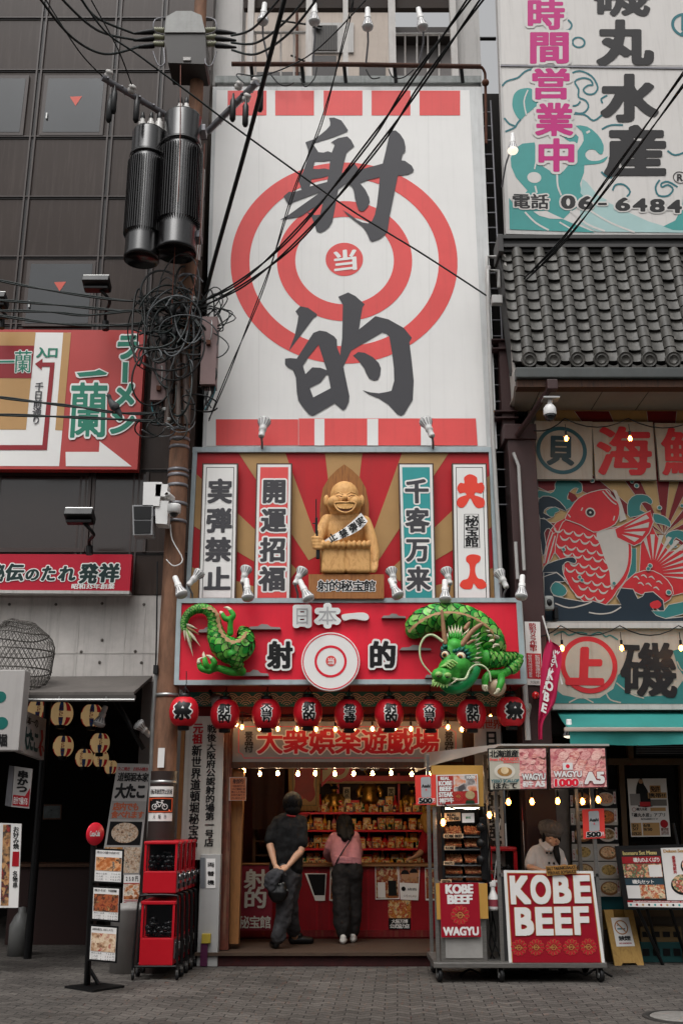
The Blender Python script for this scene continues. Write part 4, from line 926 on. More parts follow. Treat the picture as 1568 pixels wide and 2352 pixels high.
def f3(m,pl,q,o):
 m.sheet(pl,sub(q,.03,.02,.97,.5),PH[2],o+.002)
 for cx,cy in((.3,.3),(.72,.25)):
  c = sub(q,cx,cy,cx+.01,cy+.01)[0]; m.disc(pl,c[0],c[1],9,mat('photo_skin','b08868',.6),o+.004,0,20); m.disc(pl,c[0],c[1]-4,9.5,BLK,o+.005,0,20,0,pi)
 c = sub(q,.2,.68,.3,.7)[0]; m.disc(pl,c[0],c[1],5,BLK,o+.004,0,16)
 m.text(pl,'店長',sub(q,.42,.64,.9,.72),BLACK,(.02,.01),o+.003); m.text(pl,'いらっしゃい',sub(q,.2,.84,.9,.92),BLACK,(.01,0),o+.003)
poster(FCp,[(914,1988),(964,1990),(960,2068),(919,2066)],'curled poster of two smiling faces above white writing',f3,grp='posters on the counter front')
def f4(m,pl,q,o):
 m.sheet(pl,sub(q,0,0,1,.62),PH[3],o+.002); m.sheet(pl,sub(q,0,.62,1,1),BLK,o+.002)
 m.text(pl,'大阪万博',sub(q,.14,.66,.86,.8),WHITEC,(.03,.02),o+.004); m.text(pl,'公式協力店',sub(q,.06,.82,.94,.97),WHITEC,(.03,.02),o+.004)
poster(FCp,[(891,2068),(943,2068),(943,2134),(892,2134)],'black footed poster with white writing low on the counter',f4,grp='posters on the counter front')
poster(FCp,[(975,1993),(1003,1994),(1003,2068),(977,2068)],'dark photo poster half behind the food cart',lambda m,pl,q,o:m.sheet(pl,sub(q,.05,.03,.95,.95),PH[1],o+.002),grp='posters on the counter front')
poster(FCp,[(700,2006),(750,2006),(746,2069),(724,2069)],'slanted photo poster on the counter behind the man',lambda m,pl,q,o:m.sheet(pl,sub(q,.1,.03,.95,.8),BLK,o+.002),grp='posters on the counter front')
# inner left side: dark curtain, framed picture, painted corner brackets
FI = Pl(14.7)
m = drape(FI,[(575,1760),(655,1760),(650,1905),(580,1905)],mat('curtain_brown','2a120e',.85,vary=.2),None,wave=.03)
m.text(FI,'〰',(620,1860,640,1872),WOODM,(.02,.02),.04)if False else None
one(m,'dark_curtain','dark brown curtain hanging at the left end of the room','curtain')
FJ = Pl(14.9); t = thing('framed_picture','gilt framed red picture hanging high beside the dark curtain','picture',FJ.p(700,1860))
m = MB(); m.slab(FJ,[(662,1758),(736,1758),(732,1862),(664,1862)],wood('gilt','5c3f1e','8a6530',stretch=(3,3,3)),0,.06); m.build('frame',t)
m = MB(); m.rect(FJ,672,1758,726,1848,mat('pic_tan','8a6a3c',.5),.004); m.sheet(FJ,curve2([(680,1762),(722,1762),(720,1800),(724,1826),(712,1842),(699,1834),(686,1842),(674,1826),(678,1800)],4),mat('pic_red','7a1a18',.5,vary=.3,vscale=6),.008); m.stroke(FJ,[(672,1760),(672,1850),(726,1850),(726,1760)],1.5,mat('pic_green','16402c',.5),.01,sub=1); m.build('canvas',t)
m = MB(); FK = Pl(15.0); CR2 = mat('bracket_cream','9a8a6c',.6,vary=.15)
m.slab(FK,[(662,1868),(712,1868),(664,1920),(660,1920)],DRED,0,.05); m.sheet(FK,[(667,1874),(702,1874),(667,1908)],CR2,.004); m.disc(FK,678,1883,6,DRED,.008)
one(m,'painted_bracket','red and cream corner bracket with one dark dot below the gilt picture','bracket'); m = MB(); m.slab(FK,[(660,1920),(672,1920),(676,1980),(656,1980)],CR2,-.01,.05); m.disc(FK,671,1882+42,7.5,DRED,.012); m.disc(FK,671,1924,5.5,CR2,.015); m.disc(FK,671,1924,3.5,DRED,.018)
one(m,'painted_bracket','narrow cream upright with a small red target left of the shelves','bracket'); m = MB(); m.slab(FK,[(736,1768),(775,1768),(738,1808)],DRED,0,.05); m.sheet(FK,[(740,1768),(768,1768),(740,1797)],CR2,.004)
one(m,'painted_bracket','red and cream corner bracket high beside the round wall target','bracket')
m = MB(); m.disc(Pl(15.05),777,1764,32,DRED,0,0,48,depth=.03); m.disc(Pl(15.05),777,1764,25,CR2,.004); m.disc(Pl(15.05),777,1764,16,DRED,.008); one(m,'wall_target','round red and cream target hung above the prize shelves','target')
m = MB()
for y in(1930,1962):m.bx(xx(588,y,15.2),xx(655,y,15.2),15.0,15.6,zz(y,15.2)-.02,zz(y,15.2),WOODD)
for x in(586,656):m.bx(xx(x,1950,15.2)-.02,xx(x,1950,15.2)+.02,15.0,15.6,zs,zz(1905,15.2),WOODD)
one(m,'side_rack','dark low rack with white edged shelves below the dark curtain','rack')
# prize shelves
YP = 15.15
t = thing('prize_shelves','red tiered prize shelving filled with snack boxes along the back','shelves',P(860,2000,YP))
sh =[1866,1906,1948,1985]; xa,xb = xx(690,1900,YP),xx(1070,1900,YP)
m = MB()
for y in sh:m.bx(xa,xb,YP-.16,YP+.25,zz(y,YP)-.025,zz(y,YP),RED if y<1980 else DRED)
m.build('shelf',t)
m = MB(); m.bx(xa,xb,YP+.25,YP+.28,zs,zz(1770,YP),mat('shelf_back','20080a',.7,vary=.2)); m.build('back_panel',t)
m = MB()
for x in(776,843,917,988):m.bx(xx(x,1850,YP)-.015,xx(x,1850,YP)+.015,YP+.1,YP+.25,zz(1866,YP),zz(1775,YP),DRED)
m.bx(xa,xb,YP-.05,YP+.22,zz(1795,YP),zz(1782,YP),DRED); m.bx(xa,xb,YP-.07,YP-.045,zz(1800,YP),zz(1795,YP),mat('gilt_edge','7a5a2c',.5,vary=.3)); m.build('post',t)
CO = dict(red='c81018',orange='d86a1c',yellow='e0a42c',cream='d8bc84',green='1f6a44',navy='1c2a4a',brown='6a4226',pink='c06a70')
CM ={k_:mat('prize_'+k_,v_,.4,vary=.15,vscale=20)for k_,v_ in CO.items()}
LABF =[food('prize_print_%d'%i,c,30,i)for i,c in enumerate([('e0a030','c01820','f0d890','1c3a7a'),('e8b848','a83a10','f0d8a0','0e6a3c'),('d01c1c','f0b438','f0dcb0','5a1c0c'),('1a3a8a','f0c040','e8e0c8','c01820'),('0e6a3c','f0d890','d86a1c','2a1408')])]
RN.seed(11)
def prize(kind,col,x,y,w,h,label,hi=YP-.06):
 c = P(x,y,hi); c.z = zz(y,YP)+.0; ww = w/ppm(y,hi); hh = h*(P(x,y-1,hi).z-P(x,y,hi).z); m = MB()
 if kind == 'box':
  m.bx(c.x-ww/2,c.x+ww/2,hi-.04,hi+.05,c.z,c.z+hh,CM[col],.003); m.box((c.x,hi-.042,c.z+hh*.45),(ww*.9,.004,hh*.72),RN.choice(LABF)); m.box((c.x,hi-.043,c.z+hh*.86),(ww*.7,.004,hh*.14),CM[RN.choice(['cream','red','yellow'])])
  nm,ct = 'prize_box','prize box'
 elif kind == 'bottle':
  r = ww*.5; m.lathe([(0,0),(r,.003),(r,hh*.5),(r*.85,hh*.6),(r*.38,hh*.75),(r*.34,hh*.93),(r*.42,hh*.94),(r*.42,hh),(0,hh)],c,CM[col],14); m.lathe([(r*1.03,hh*.14),(r*1.03,hh*.42)],c,RN.choice(LABF),14); nm,ct = 'prize_bottle','prize bottle'
 elif kind == 'stand': # box held up on two posts
  for s_ in(-1,1):m.bx(c.x+s_*ww*.36-.008,c.x+s_*ww*.36+.008,hi-.02,hi,c.z,c.z+hh*.4,CM['cream'])
  m.bx(c.x-ww/2,c.x+ww/2,hi-.03,hi+.03,c.z+hh*.4,c.z+hh,CM[col],.003); m.box((c.x,hi-.032,c.z+hh*.7),(ww*.8,.004,hh*.38),RN.choice(LABF)); nm,ct = 'prize_box','prize box'
 else: # round-shouldered wooden doll
  r = ww*.5; m.lathe([(0,0),(r*.8,.002),(r,hh*.2),(r*.8,hh*.5),(r*.5,hh*.6),(r*.72,hh*.75),(r*.6,hh*.93),(0,hh)],c,CM[col],14); nm,ct = 'prize_doll','wooden doll'
 return one(m,nm,label,ct,'prizes on the shelves')
KN ={'box':'prize box on','bottle':'prize bottle on','stand':'raised prize box on','doll':'round doll on'}
WD ={'box':17,'bottle':9.5,'stand':18,'doll':10}
for ri,(y,hmin,hmax,seq)in enumerate([(1866,30,44,['doll','box','stand','box','bottle']),(1906,28,37,['stand','bottle','box','doll','box','bottle']),(1948,28,38,['box','bottle','stand','box','bottle']),(1985,24,34,['bottle','box','box','bottle','stand'])]):
 for row,hi,x in(('back',YP+.1,691),('front',YP-.08,696)):
  i = 0
  while x<1004:
   kd = seq[i%len(seq)]if RN.random()<.7 else RN.choice(list(KN)); wd = WD[kd]*RN.uniform(.8,1.3); h = RN.uniform(hmin,hmax)*{'box':.85,'bottle':1,'stand':1,'doll':.7}[kd]
   if row == 'front':kd = 'box'if kd == 'stand'else kd; wd*=.72; h*=.52
   cl = RN.choice(['red','red','orange','yellow','cream','green','navy','brown','pink','yellow']if kd!='doll'else['orange','yellow','cream'])
   prize(kd,cl,x+wd/2,y,wd,h,'%s %s %s prize shelf, %s row, %s from the pole side'%(cl,KN[kd],('the top','the second','the third','the lowest')[ri],row,OR[i]if i<20 else 'last'),hi)
   x += wd+(RN.uniform(.3,2)if row=='back'else RN.uniform(2,9)); i += 1
# golden armour figurines and written slips on the top shelf
GOLD = mat('old_gold','8a6426',.3,metal=.7,vary=.3,vscale=20)
for x,y,s,lab in((849,1846,1.25,'largest golden armour figurine in the middle of the top shelf'),(767,1858,1.0,'golden armour figurine left of the largest one'),(947,1860,1.0,'golden armour figurine behind the red can placard')):
 c = P(x,y,YP+.1); u = .01*s; t = thing('armour_figurine',lab,'figurine',c,'golden armour figurines')
 m = MB(); m.lathe([(0,0),(9*u,0),(11*u,4*u),(8*u,10*u),(10*u,17*u),(7*u,21*u),(3*u,22*u)],c,GOLD,14); m.ball(c+V((0,0,26*u)),4.2*u,GOLD,12)
 for s_ in(-1,1):m.tube([c+V((s_*9*u,0,19*u)),c+V((s_*13*u,-.02,13*u)),c+V((s_*12*u,-.03,7*u))],[3*u,3.4*u,2*u],GOLD,8)
 m.build('body',t); m = MB(); m.lathe([(7*u,0),(5*u,4*u),(0,6*u)],c+V((0,0,27*u)),BLK,14)
 for s_ in(-1,1):m.tube([c+V((s_*2*u,-.02,30*u)),c+V((s_*6*u,-.03,36*u)),c+V((s_*5*u,-.03,41*u))],[.8*u,.8*u,.3*u],GOLD,6)
 m.build('helmet',t); m = MB()
 for s_ in(-1,1):m.lathe([(0,0),(5.5*u,.2*u),(5.5*u,1.4*u),(0,1.6*u)],c+V((s_*7*u,.1,42*u)),mat('fan_white','a9a6ac',.5,vary=.15),20,(0,-1,0))
 m.build('fan',t)
for x,s in((796,'商売繁盛'),(898,'笑門福来')):
 m = MB(); m.slab(Pl(YP+.12),[(x-8,1808),(x+8,1808),(x+8,1866),(x-8,1866)],CR2,0,.02); m.text(Pl(YP+.12),s,(x-6,1811,x+6,1862),BLACK,(.03,.02),.004,None,True); one(m,'written_slip','tall cream slip of black writing %s'%('between the two left figurines'if x<850 else 'right of the largest figurine'),'slip','written slips on the top shelf')
# change machine and its sign
YM = 12.6; t = thing('change_machine','tall white money change machine beside the red capsule machines','change machine',GP(480,2212))
FM = Pl(YM); gx0,gx1 = xx(456,2100,YM),xx(503,2100,YM); zc = zz(1962,YM)
m = MB(); m.bx(gx0,gx1,YM,YM+.35,0,zc,mat('machine_white','a3a2a0',.4,vary=.08,streak=.2),.01); m.build('cabinet',t)
m = MB(); m.rect(FM,474,1972,495,2040,WHITEC,.006); m.text(FM,'両替機',(477,1976,492,2037),BLACK,(.03,.02),.009,None,True,gap=.45); m.build('sign',t)
m = MB(); m.slab(FM,[(460,1970),(471,1970),(471,2040),(460,2040)],mat('panel_glass','6f7276',.2),.006,.006); m.build('screen',t)
# ---------------------------------------------------------------- people
SKIN = mat('skin','b98e72',.5,vary=.08,vscale=12); HAIR = mat('black_hair','0a0808',.62,spec=.25,vary=.3,vscale=60,stretch=(3,3,.3),bump=.5,bscale=60)
class Fig:
 """limbs and masses of a figure, later fused into one skin"""
 def __init__(s,q):s.m = MB(); s.q = q
 def r(s,n,c):return n
 def limb(s,pts,mt,n=14,sub=3):
  p = smooth2([V(a)for a,_ in pts],sub); rs = list(np.interp(np.linspace(0,1,len(p)),np.linspace(0,1,len(pts)),[r for _,r in pts]))
  s.m.tube(p,rs,mt,n); s.m.ball(p[0],rs[0],mt,12); s.m.ball(p[-1],rs[-1],mt,12); return s
 def ball(s,c,r,mt,rot=None):s.m.ball(c,r,mt,18,rot); return s
def hand(m,wrist,d,up,mt,s=1.0,curl=.6):
 """palm with four fingers and a thumb; d = pointing direction, up = back of the hand"""
 d = V(d).normalized(); up = V(up); up =(up-d*up.dot(d)).normalized(); sd = d.cross(up); w = V(wrist)
 pc = w+d*.045*s
 m.tube([w,w+d*.03*s,w+d*.075*s],[.026*s,.034*s,.034*s],mt,12,flat=.6,up=up); m.ball(w+d*.08*s,(.03*s,.03*s,.03*s),mt,10)
 for i,L in enumerate((.07,.08,.075,.06)):
  o = w+d*.085*s+sd*(.024-i*.016)*s; a = o+(d*cos(curl*.4)-up*sin(curl*.4))*L*.5*s; b = a+(d*cos(curl*1.5)-up*sin(curl*1.5))*L*.5*s
  m.tube([o-d*.02*s,o,a,b],[.0095*s,.0095*s,.009*s,.007*s],mt,8); m.ball(b,.007*s,mt,8)
 t0 = w+d*.025*s+sd*.028*s; t1 = t0+(sd*.6+d*.7-up*.2).normalized()*.035*s; t2 = t1+(d-up*.3).normalized()*.028*s
 m.tube([w+d*.02*s,t0,t1,t2],[.014*s,.013*s,.011*s,.008*s],mt,8); m.ball(t2,.008*s,mt,8)
def strands(c,r,n,z0,parent,seed,fall=0.,mt=None,back=True):
 """locks of hair combed from the crown over the head"""
 RN.seed(seed); m = MB()
 for i in range(n):
  a = RN.uniform(0,2*pi); L = RN.uniform(.75,1.0); p =[]
  for k in range(7):
   t = .12+(z0-.12)*L*k/6; w = 1.0+.03*sin(i*2.1)+(.02*k/6); aa = a+RN.uniform(-.05,.05)
   p.append(c+V((r[0]*sin(t)*sin(aa)*w,-r[1]*sin(t)*cos(aa)*w,r[2]*cos(t)*w)))
  if fall and cos(a)>-.2:p +=[p[-1]+V((RN.uniform(-.01,.01),RN.uniform(-.01,.01),-fall*j/2*RN.uniform(.7,1.1)))for j in(1,2)]
  p = smooth2(p,2); q = len(p); m.tube(p,[.009*(1-.75*j/q)for j in range(q)],mt or HAIR,5)
 return m.build('hair_lock',parent)
# man seen from behind, hands clasped behind him
def mq(x,y,Y):return P((640+x*.1276)*.91857,(1960+y*.1276)*.91857,Y)
def mq5(x,y,Y):return P((640+x*.102)*.91857,(2160+y*.102)*.91857,Y)
man = thing('person','man seen from behind in black t-shirt and grey trousers with hands clasped behind him','person',mq5(560,2000,12.95))
f = Fig(None); S_ = SKIN
hd = mq(715,395,12.98)
f.ball(hd,(.075,.095,.115),S_); f.limb([(mq(690,560,12.97),.055),(mq(680,660,12.98),.048)],S_)
f.limb([(mq(650,760,12.99),.06),(mq(630,1100,12.97),.11),(mq(600,1500,12.98),.1),(mq(590,1760,13.0),.11)],S_)
el1,wr1 = mq(275,1190,12.9),mq(370,1590,12.78); el2,wr2 = mq(880,1300,12.9),mq(630,1610,12.78)
f.limb([(mq(440,790,12.98),.045),(mq(325,980,12.95),.05),(el1,.045),(el1.lerp(wr1,.35),.044),(wr1,.027)],S_)
f.limb([(mq(870,800,12.98),.045),(mq(885,1050,12.95),.05),(el2,.045),(el2.lerp(wr2,.35),.044),(wr2,.027)],S_)
hand(f.m,wr1,mq(440,1690,12.74)-wr1,(0,-1,0),S_,.95,.9); hand(f.m,wr2,mq(530,1690,12.74)-wr2,(0,-1,.2),S_,.95,.9)
f.limb([(mq5(780,330,12.98),.09),(mq5(690,1000,12.93),.06),(mq5(560,1830,12.92),.042)],S_); f.limb([(mq5(900,330,13.05),.09),(mq5(870,1250,13.2),.058),(mq5(950,1780,13.36),.042)],S_)
f.m.build('body',man,remesh=.0085,relax=3)
f = Fig(None); rr = V((.093,.112,.13)); f.ball(hd+V((0,.0,.012)),(.112,.118,.128),HAIR); f.ball(hd+V((0,-.015,-.055)),(.098,.095,.09),HAIR); f.ball(hd+V((.0,-.02,.045)),(.104,.105,.1),HAIR); f.m.build('hair',man,remesh=.008,relax=3); strands(hd+V((0,0,.01)),(.112,.118,.128),90,2.3,man,3)
m = MB(); m.tube([mq(590,610,12.93),mq(680,635,12.9),mq(775,640,12.93)],.012,mat('red_collar','8d1a1a',.7),8); m.build('collar',man)
TSH = mat('black_tshirt','060607',.8,vary=.25,vscale=6,bump=.3,bscale=9)
f = Fig(None)
f.limb([(mq(680,650,12.97),.07),(mq(665,740,12.99),.1),(mq(645,900,12.98),.12)],TSH); f.limb([(mq(420,750,12.98),.075),(mq(665,690,12.98),.085),(mq(900,755,12.98),.075)],TSH)
for dx in(-.085,0,.085):f.limb([(mq(655,780,12.97)+V((dx*1.1,0,0)),.095),(mq(640,1100,12.96)+V((dx,0,0)),.108),(mq(610,1480,12.97)+V((dx*.9,0,0)),.112),(mq(580,1640,12.98)+V((dx*1.05,0,0)),.12)],TSH)
f.limb([(mq(430,750,12.98),.072),(mq(345,900,12.96),.073),(mq(275,1080,12.92),.072)],TSH); f.limb([(mq(885,765,12.98),.072),(mq(912,940,12.95),.073),(mq(905,1150,12.92),.072)],TSH)
f.m.build('tshirt',man,remesh=.011,relax=5,fold=.035)
TRO = mat('grey_trousers','39383a',.75,vary=.25,vscale=7,bump=.45,bscale=11)
f = Fig(None)
f.limb([(mq(560,1700,12.98),.15),(mq(600,1850,12.99),.155),(mq5(820,300,12.99),.145)],TRO)
f.limb([(mq5(760,300,12.97),.135),(mq5(720,900,12.94),.105),(mq5(640,1400,12.92),.092),(mq5(545,1800,12.92),.082)],TRO); f.limb([(mq5(900,300,13.05),.125),(mq5(840,900,13.12),.1),(mq5(860,1350,13.22),.09),(mq5(920,1620,13.33),.085)],TRO)
f.m.build('trousers',man,remesh=.012,relax=5,fold=.045)
SHO = mat('black_shoe','0a0a0b',.35,vary=.15)
for c,d,L in((mq5(490,1990,12.93),V((-.25,1,0)),.27),(mq5(880,1900,13.38),V((1,.25,0)),.29)):
 d.normalize(); c.z = zs; f = Fig(None); h = c+V((0,0,.045)); f.limb([(h,.045),(h+d*L*.45+V((0,0,.0)),.05),(h+d*L*.8-V((0,0,.008)),.042)],SHO); f.limb([(h+V((0,0,.05)),.045),(h+d*.09+V((0,0,.045)),.045)],SHO)
 f.m.build('shoe',man,remesh=.009,relax=2)
# jacket and bag he holds
jk = thing('folded_jacket','dark grey jacket draped over the hands of the man in black','jacket',mq(330,1950,12.72)); f = Fig(None); JK = mat('jacket_grey','3a3a3d',.8,vary=.3,vscale=9,bump=.5,bscale=14)
f.limb([(mq(500,1740,12.72),.045),(mq(380,1740,12.7),.06),(mq(280,1840,12.7),.06),(mq(215,1960,12.72),.045)],JK); f.limb([(mq(420,1760,12.7),.05),(mq(340,1900,12.7),.06),(mq(300,2050,12.72),.045)],JK); f.limb([(mq(520,1740,12.74),.035),(mq(560,1800,12.74),.03)],JK)
f.m.build('cloth',jk,remesh=.01,relax=4,fold=.05)
bg_ = thing('shoulder_bag','black leather bag with metal rings held behind the man in black','bag',mq(400,2260,12.74)); f = Fig(None); BG = mat('bag_leather','0c0c0d',.4,vary=.2)
f.limb([(mq(360,2000,12.76),.06),(mq(370,2130,12.76),.085),(mq(390,2210,12.76),.07)],BG); f.limb([(mq(500,2000,12.76),.06),(mq(500,2130,12.76),.085),(mq(480,2210,12.76),.07)],BG); f.m.build('pouch',bg_,remesh=.01,relax=3)
m = MB(); m.tube([mq(370,1950,12.74),mq(400,1800,12.73),mq(450,1720,12.73),mq(520,1800,12.73),mq(520,1960,12.74)],.008,BG,6)
for x,y in((450,1965),(480,1965),(535,1945),(610,2080)):m.ball(mq(x,y,12.68),.007,ALU,8)
m.build('strap',bg_)
# woman in pink leaning on the counter
def wq(x,y,Y):return P((790+x*.1531)*.91857,(2010+y*.1531)*.91857,Y)
wo = thing('person','woman seen from behind in pink jumper and wide dark trousers leaning on the counter','person',wq(520,2230,13.5))
f = Fig(None); wh = wq(465,345,13.72)
f.ball(wh,(.075,.09,.105),S_); f.limb([(wq(480,450,13.68),.05),(wq(480,540,13.62),.055)],S_)
f.limb([(wq(475,640,13.62),.08),(wq(500,850,13.56),.085),(wq(510,1010,13.52),.095),(wq(510,1120,13.52),.09)],S_)
wl,wr = wq(225,925,13.92),wq(690,905,13.95)
f.limb([(wq(285,570,13.64),.06),(wq(200,780,13.7),.047),(wq(195,860,13.8),.042),(wl,.026)],S_); f.limb([(wq(640,560,13.64),.06),(wq(690,780,13.72),.047),(wq(690,860,13.82),.042),(wr,.026)],S_)
hand(f.m,wl,(.1,1,.0),(0,0,1),S_,.88,.35); hand(f.m,wr,(-.1,1,.0),(0,0,1),S_,.88,.35)
f.limb([(wq(430,1150,13.5),.09),(wq(430,1600,13.48),.06),(wq(450,2140,13.48),.04)],S_); f.limb([(wq(610,1150,13.52),.09),(wq(610,1600,13.56),.06),(wq(600,2120,13.62),.04)],S_)
f.m.build('body',wo,remesh=.0085,relax=3)
f = Fig(None); f.ball(wh+V((0,-.01,.01)),(.1,.11,.118),HAIR); f.limb([(wq(455,380,13.68),.1),(wq(450,480,13.6),.088),(wq(470,560,13.52),.05)],HAIR)
for x0,x1,y1 in((400,360,500),(420,455,595),(500,485,600),(540,555,590),(560,600,500)):f.limb([(wq(x0,400,13.62),.045),(wq((x0+x1)/2,480,13.55),.036),(wq(x1,y1,13.5),.014)],HAIR,10)
f.m.build('hair',wo,remesh=.008,relax=2); strands(wh+V((0,-.01,.01)),(.1,.11,.118),80,1.9,wo,4,.17)
PK = mat('pink_jumper','b57a80',.85,vary=.15,vscale=8,bump=.5,bscale=16)
f = Fig(None); f.limb([(wq(480,520,13.63),.07),(wq(480,580,13.62),.12)],PK)
for dx in(-.075,.075):f.limb([(wq(475,590,13.62)+V((dx,0,0)),.095),(wq(480,760,13.57)+V((dx*1.1,0,0)),.115),(wq(490,900,13.51)+V((dx*1.1,0,0)),.108),(wq(505,955,13.49)+V((dx*1.15,0,0)),.104)],PK)
f.limb([(wq(300,560,13.63),.07),(wq(225,700,13.65),.07),(wq(205,820,13.74),.065),(wq(230,900,13.86),.045)],PK); f.limb([(wq(630,545,13.63),.07),(wq(675,690,13.66),.066),(wq(680,820,13.76),.06),(wq(690,890,13.88),.042)],PK)
for y,w_ in((860,.012),(900,.014),(945,.014)):f.limb([(wq(310,y+5,13.42),w_),(wq(500,y+12,13.36),w_),(wq(690,y+25,13.42),w_)],PK,8)
f.m.build('jumper',wo,remesh=.0095,relax=3,fold=.03)
TW = mat('charcoal_trousers','1d1a19',.8,vary=.25,vscale=6,bump=.35,bscale=10)
f = Fig(None); f.limb([(wq(440,1000,13.49),.12),(wq(430,1120,13.48),.135)],TW); f.limb([(wq(590,1000,13.49),.12),(wq(600,1120,13.49),.13)],TW)
f.limb([(wq(415,1120,13.48),.125),(wq(410,1500,13.46),.115),(wq(420,1900,13.46),.108),(wq(450,2110,13.47),.085)],TW); f.limb([(wq(615,1120,13.5),.115),(wq(615,1500,13.54),.1),(wq(610,1900,13.58),.095),(wq(605,2090,13.6),.075)],TW); f.m.build('trousers',wo,remesh=.011,relax=5,fold=.035)
WS = mat('white_shoe','b9b6b0',.5,vary=.1)
for c,d in((wq(440,2235,13.38),V((.1,1,0))),(wq(600,2200,13.55),V((.1,1,0)))):
 c.z = zs; d.normalize(); f = Fig(None); h = c+V((0,0,.042)); f.limb([(h,.042),(h+d*.1,.045),(h+d*.19-V((0,0,.006)),.038)],WS); f.limb([(h+V((0,0,.035)),.036),(h+d*.06+V((0,0,.03)),.036)],WS); f.m.build('shoe',wo,remesh=.008,relax=2)
m = MB(); m.tube(smooth2([wq(575,545,13.52),wq(545,610,13.46),wq(440,770,13.41),wq(345,930,13.38),wq(320,985,13.4)],4),.009,BLK,6); one(m,'bag_strap','thin black shoulder strap across the back of the woman in pink','strap')
# blond helper behind the counter, bending forward
bq = lambda x,y,Y:P((780+x*.1913)*.91857,(1880+y*.1913)*.91857,Y)
bs = thing('person','blond helper in a red jacket bending over the counter behind the skewer case','person',(bq(1560,1300,14.75).x,14.75,zs))
f = Fig(None); c = bq(1520,890,14.6); f.ball(c+V((.02,0,-.02)),(.08,.095,.11),S_); f.limb([(c+V((.04,.04,-.1)),.055),(c+V((.1,.1,-.22)),.06)],S_); f.limb([(bq(1590,1080,14.75),.09),(bq(1600,1400,14.8),.1),(V((bq(1600,1400,14.8).x,14.8,.9)),.1)],S_)
f.limb([(bq(1490,1120,14.65),.06),(bq(1440,1290,14.5),.045),(bq(1330,1380,14.35),.028)],S_); hand(f.m,bq(1330,1380,14.35),bq(1250,1400,14.3)-bq(1330,1380,14.35),(0,0,1),S_,.9,.5)
for s_ in(-.09,.09):f.limb([(V((bq(1600,1400,14.8).x+s_,14.8,.9)),.09),(V((bq(1600,1400,14.8).x+s_,14.8,zs+.05)),.045)],S_)
f.m.build('body',bs,remesh=.01,relax=3)
f = Fig(None); BH = mat('blond_hair','a87c3c',.5,vary=.3,vscale=40,stretch=(3,3,.4)); f.ball(c,(.115,.12,.125),BH); f.limb([(c+V((0,-.03,0)),.1),(c+V((-.0,-.06,-.1)),.085)],BH); f.m.build('hair',bs,remesh=.009,relax=2)
f = Fig(None); HP = mat('red_jacket','8c0f1a',.75,vary=.2); f.limb([(bq(1560,1050,14.72),.13),(bq(1600,1380,14.78),.16)],HP); f.limb([(bq(1500,1080,14.66),.08),(bq(1450,1280,14.52),.085)],HP); f.m.build('jacket',bs,remesh=.011,relax=4)
m = MB(); e = bq(1525,1165,14.52)
for i in range(12):a = 2*pi*i/12; m.box(e+V((sin(a)*.03,0,cos(a)*.03)),(.008,.006,.022),mat('crest','b06a5a',.6),Matrix.Rotation(a,3,'Y'))
m.build('crest',bs)
# cook behind the cart
cq = lambda x,y,Y:P((1280+x*.1084)*.91857,(2030+y*.1084)*.91857,Y)
YK = 12.15
ck = thing('person','young cook in white double breasted jacket and grey cap looking down behind the cart','person',(cq(790,900,YK).x,YK,0))
f = Fig(None); c = cq(885,600,YK-.02); tl = Matrix.Rotation(radians(18),3,'X')@Matrix.Rotation(radians(-12),3,'Z')
f.ball(c,(.078,.095,.105),S_,tl); f.ball(c+V((.025,-.045,-.06)),(.052,.05,.055),S_); f.ball(c+V((.045,-.105,-.018)),(.012,.016,.02),S_)
f.ball(c+V((.055,-.07,-.04)),(.03,.03,.03),S_); f.ball(c+V((-.015,-.07,-.04)),(.03,.03,.03),S_); f.ball(c+V((-.085,.0,-.01)),(.012,.02,.028),S_)
f.limb([(c+V((-.03,.03,-.09)),.045),(cq(780,860,YK),.052)],S_); f.limb([(cq(780,920,YK+.02),.06),(cq(780,1250,YK+.02),.07),(V((cq(780,900,YK).x,YK,.9)),.1)],S_)
f.limb([(cq(500,930,YK),.06),(cq(420,1200,YK-.05),.047),(cq(440,1300,YK-.12),.042),(cq(640,1345,YK-.3),.026)],S_); hand(f.m,cq(640,1345,YK-.3),(1,-.5,-.1),(0,0,1),S_,.88,.5)
f.limb([(cq(1060,960,YK),.06),(cq(1180,1220,YK-.05),.047),(cq(1140,1330,YK-.16),.04),(cq(960,1360,YK-.3),.026)],S_); hand(f.m,cq(960,1360,YK-.3),(-1,-.5,-.1),(0,0,1),S_,.88,.5)
xb_ = cq(790,900,YK).x
for s_ in(-.1,.1):f.limb([(V((xb_+s_,YK,.9)),.09),(V((xb_+s_,YK,.5)),.06),(V((xb_+s_,YK,.08)),.042)],S_)
f.m.build('body',ck,remesh=.0075,relax=2)
m = MB() # brows, closed lids, mouth
for dx,dy in((-.018,0),(.052,.012)):
 o = c+V((dx,-.088+dy,.0)); m.tube([o+V((-.018,.006,.002)),o+V((0,-.004,-.004)),o+V((.018,.004,.0))],.0038,HAIR,6); m.tube([o+V((-.02,.004,.024)),o+V((0,-.004,.03)),o+V((.02,.004,.024))],.0032,HAIR,6)
m.build('eyelash',ck); m = MB(); o = c+V((.036,-.1,-.062)); m.tube([o+V((-.016,.008,0)),o+V((0,-.002,-.002)),o+V((.016,.006,0))],[.003,.0055,.003],mat('lips','8e4742',.5),8); m.build('mouth',ck)
f = Fig(None); f.ball(c+V((-.012,.025,.03)),(.092,.1,.1),HAIR); f.limb([(c+V((-.075,-.045,.05)),.024),(c+V((-.085,-.03,-.02)),.02),(c+V((-.08,.01,-.08)),.016)],HAIR,10); f.limb([(c+V((.088,-.03,.04)),.02),(c+V((.095,-.02,-.03)),.015)],HAIR,10)
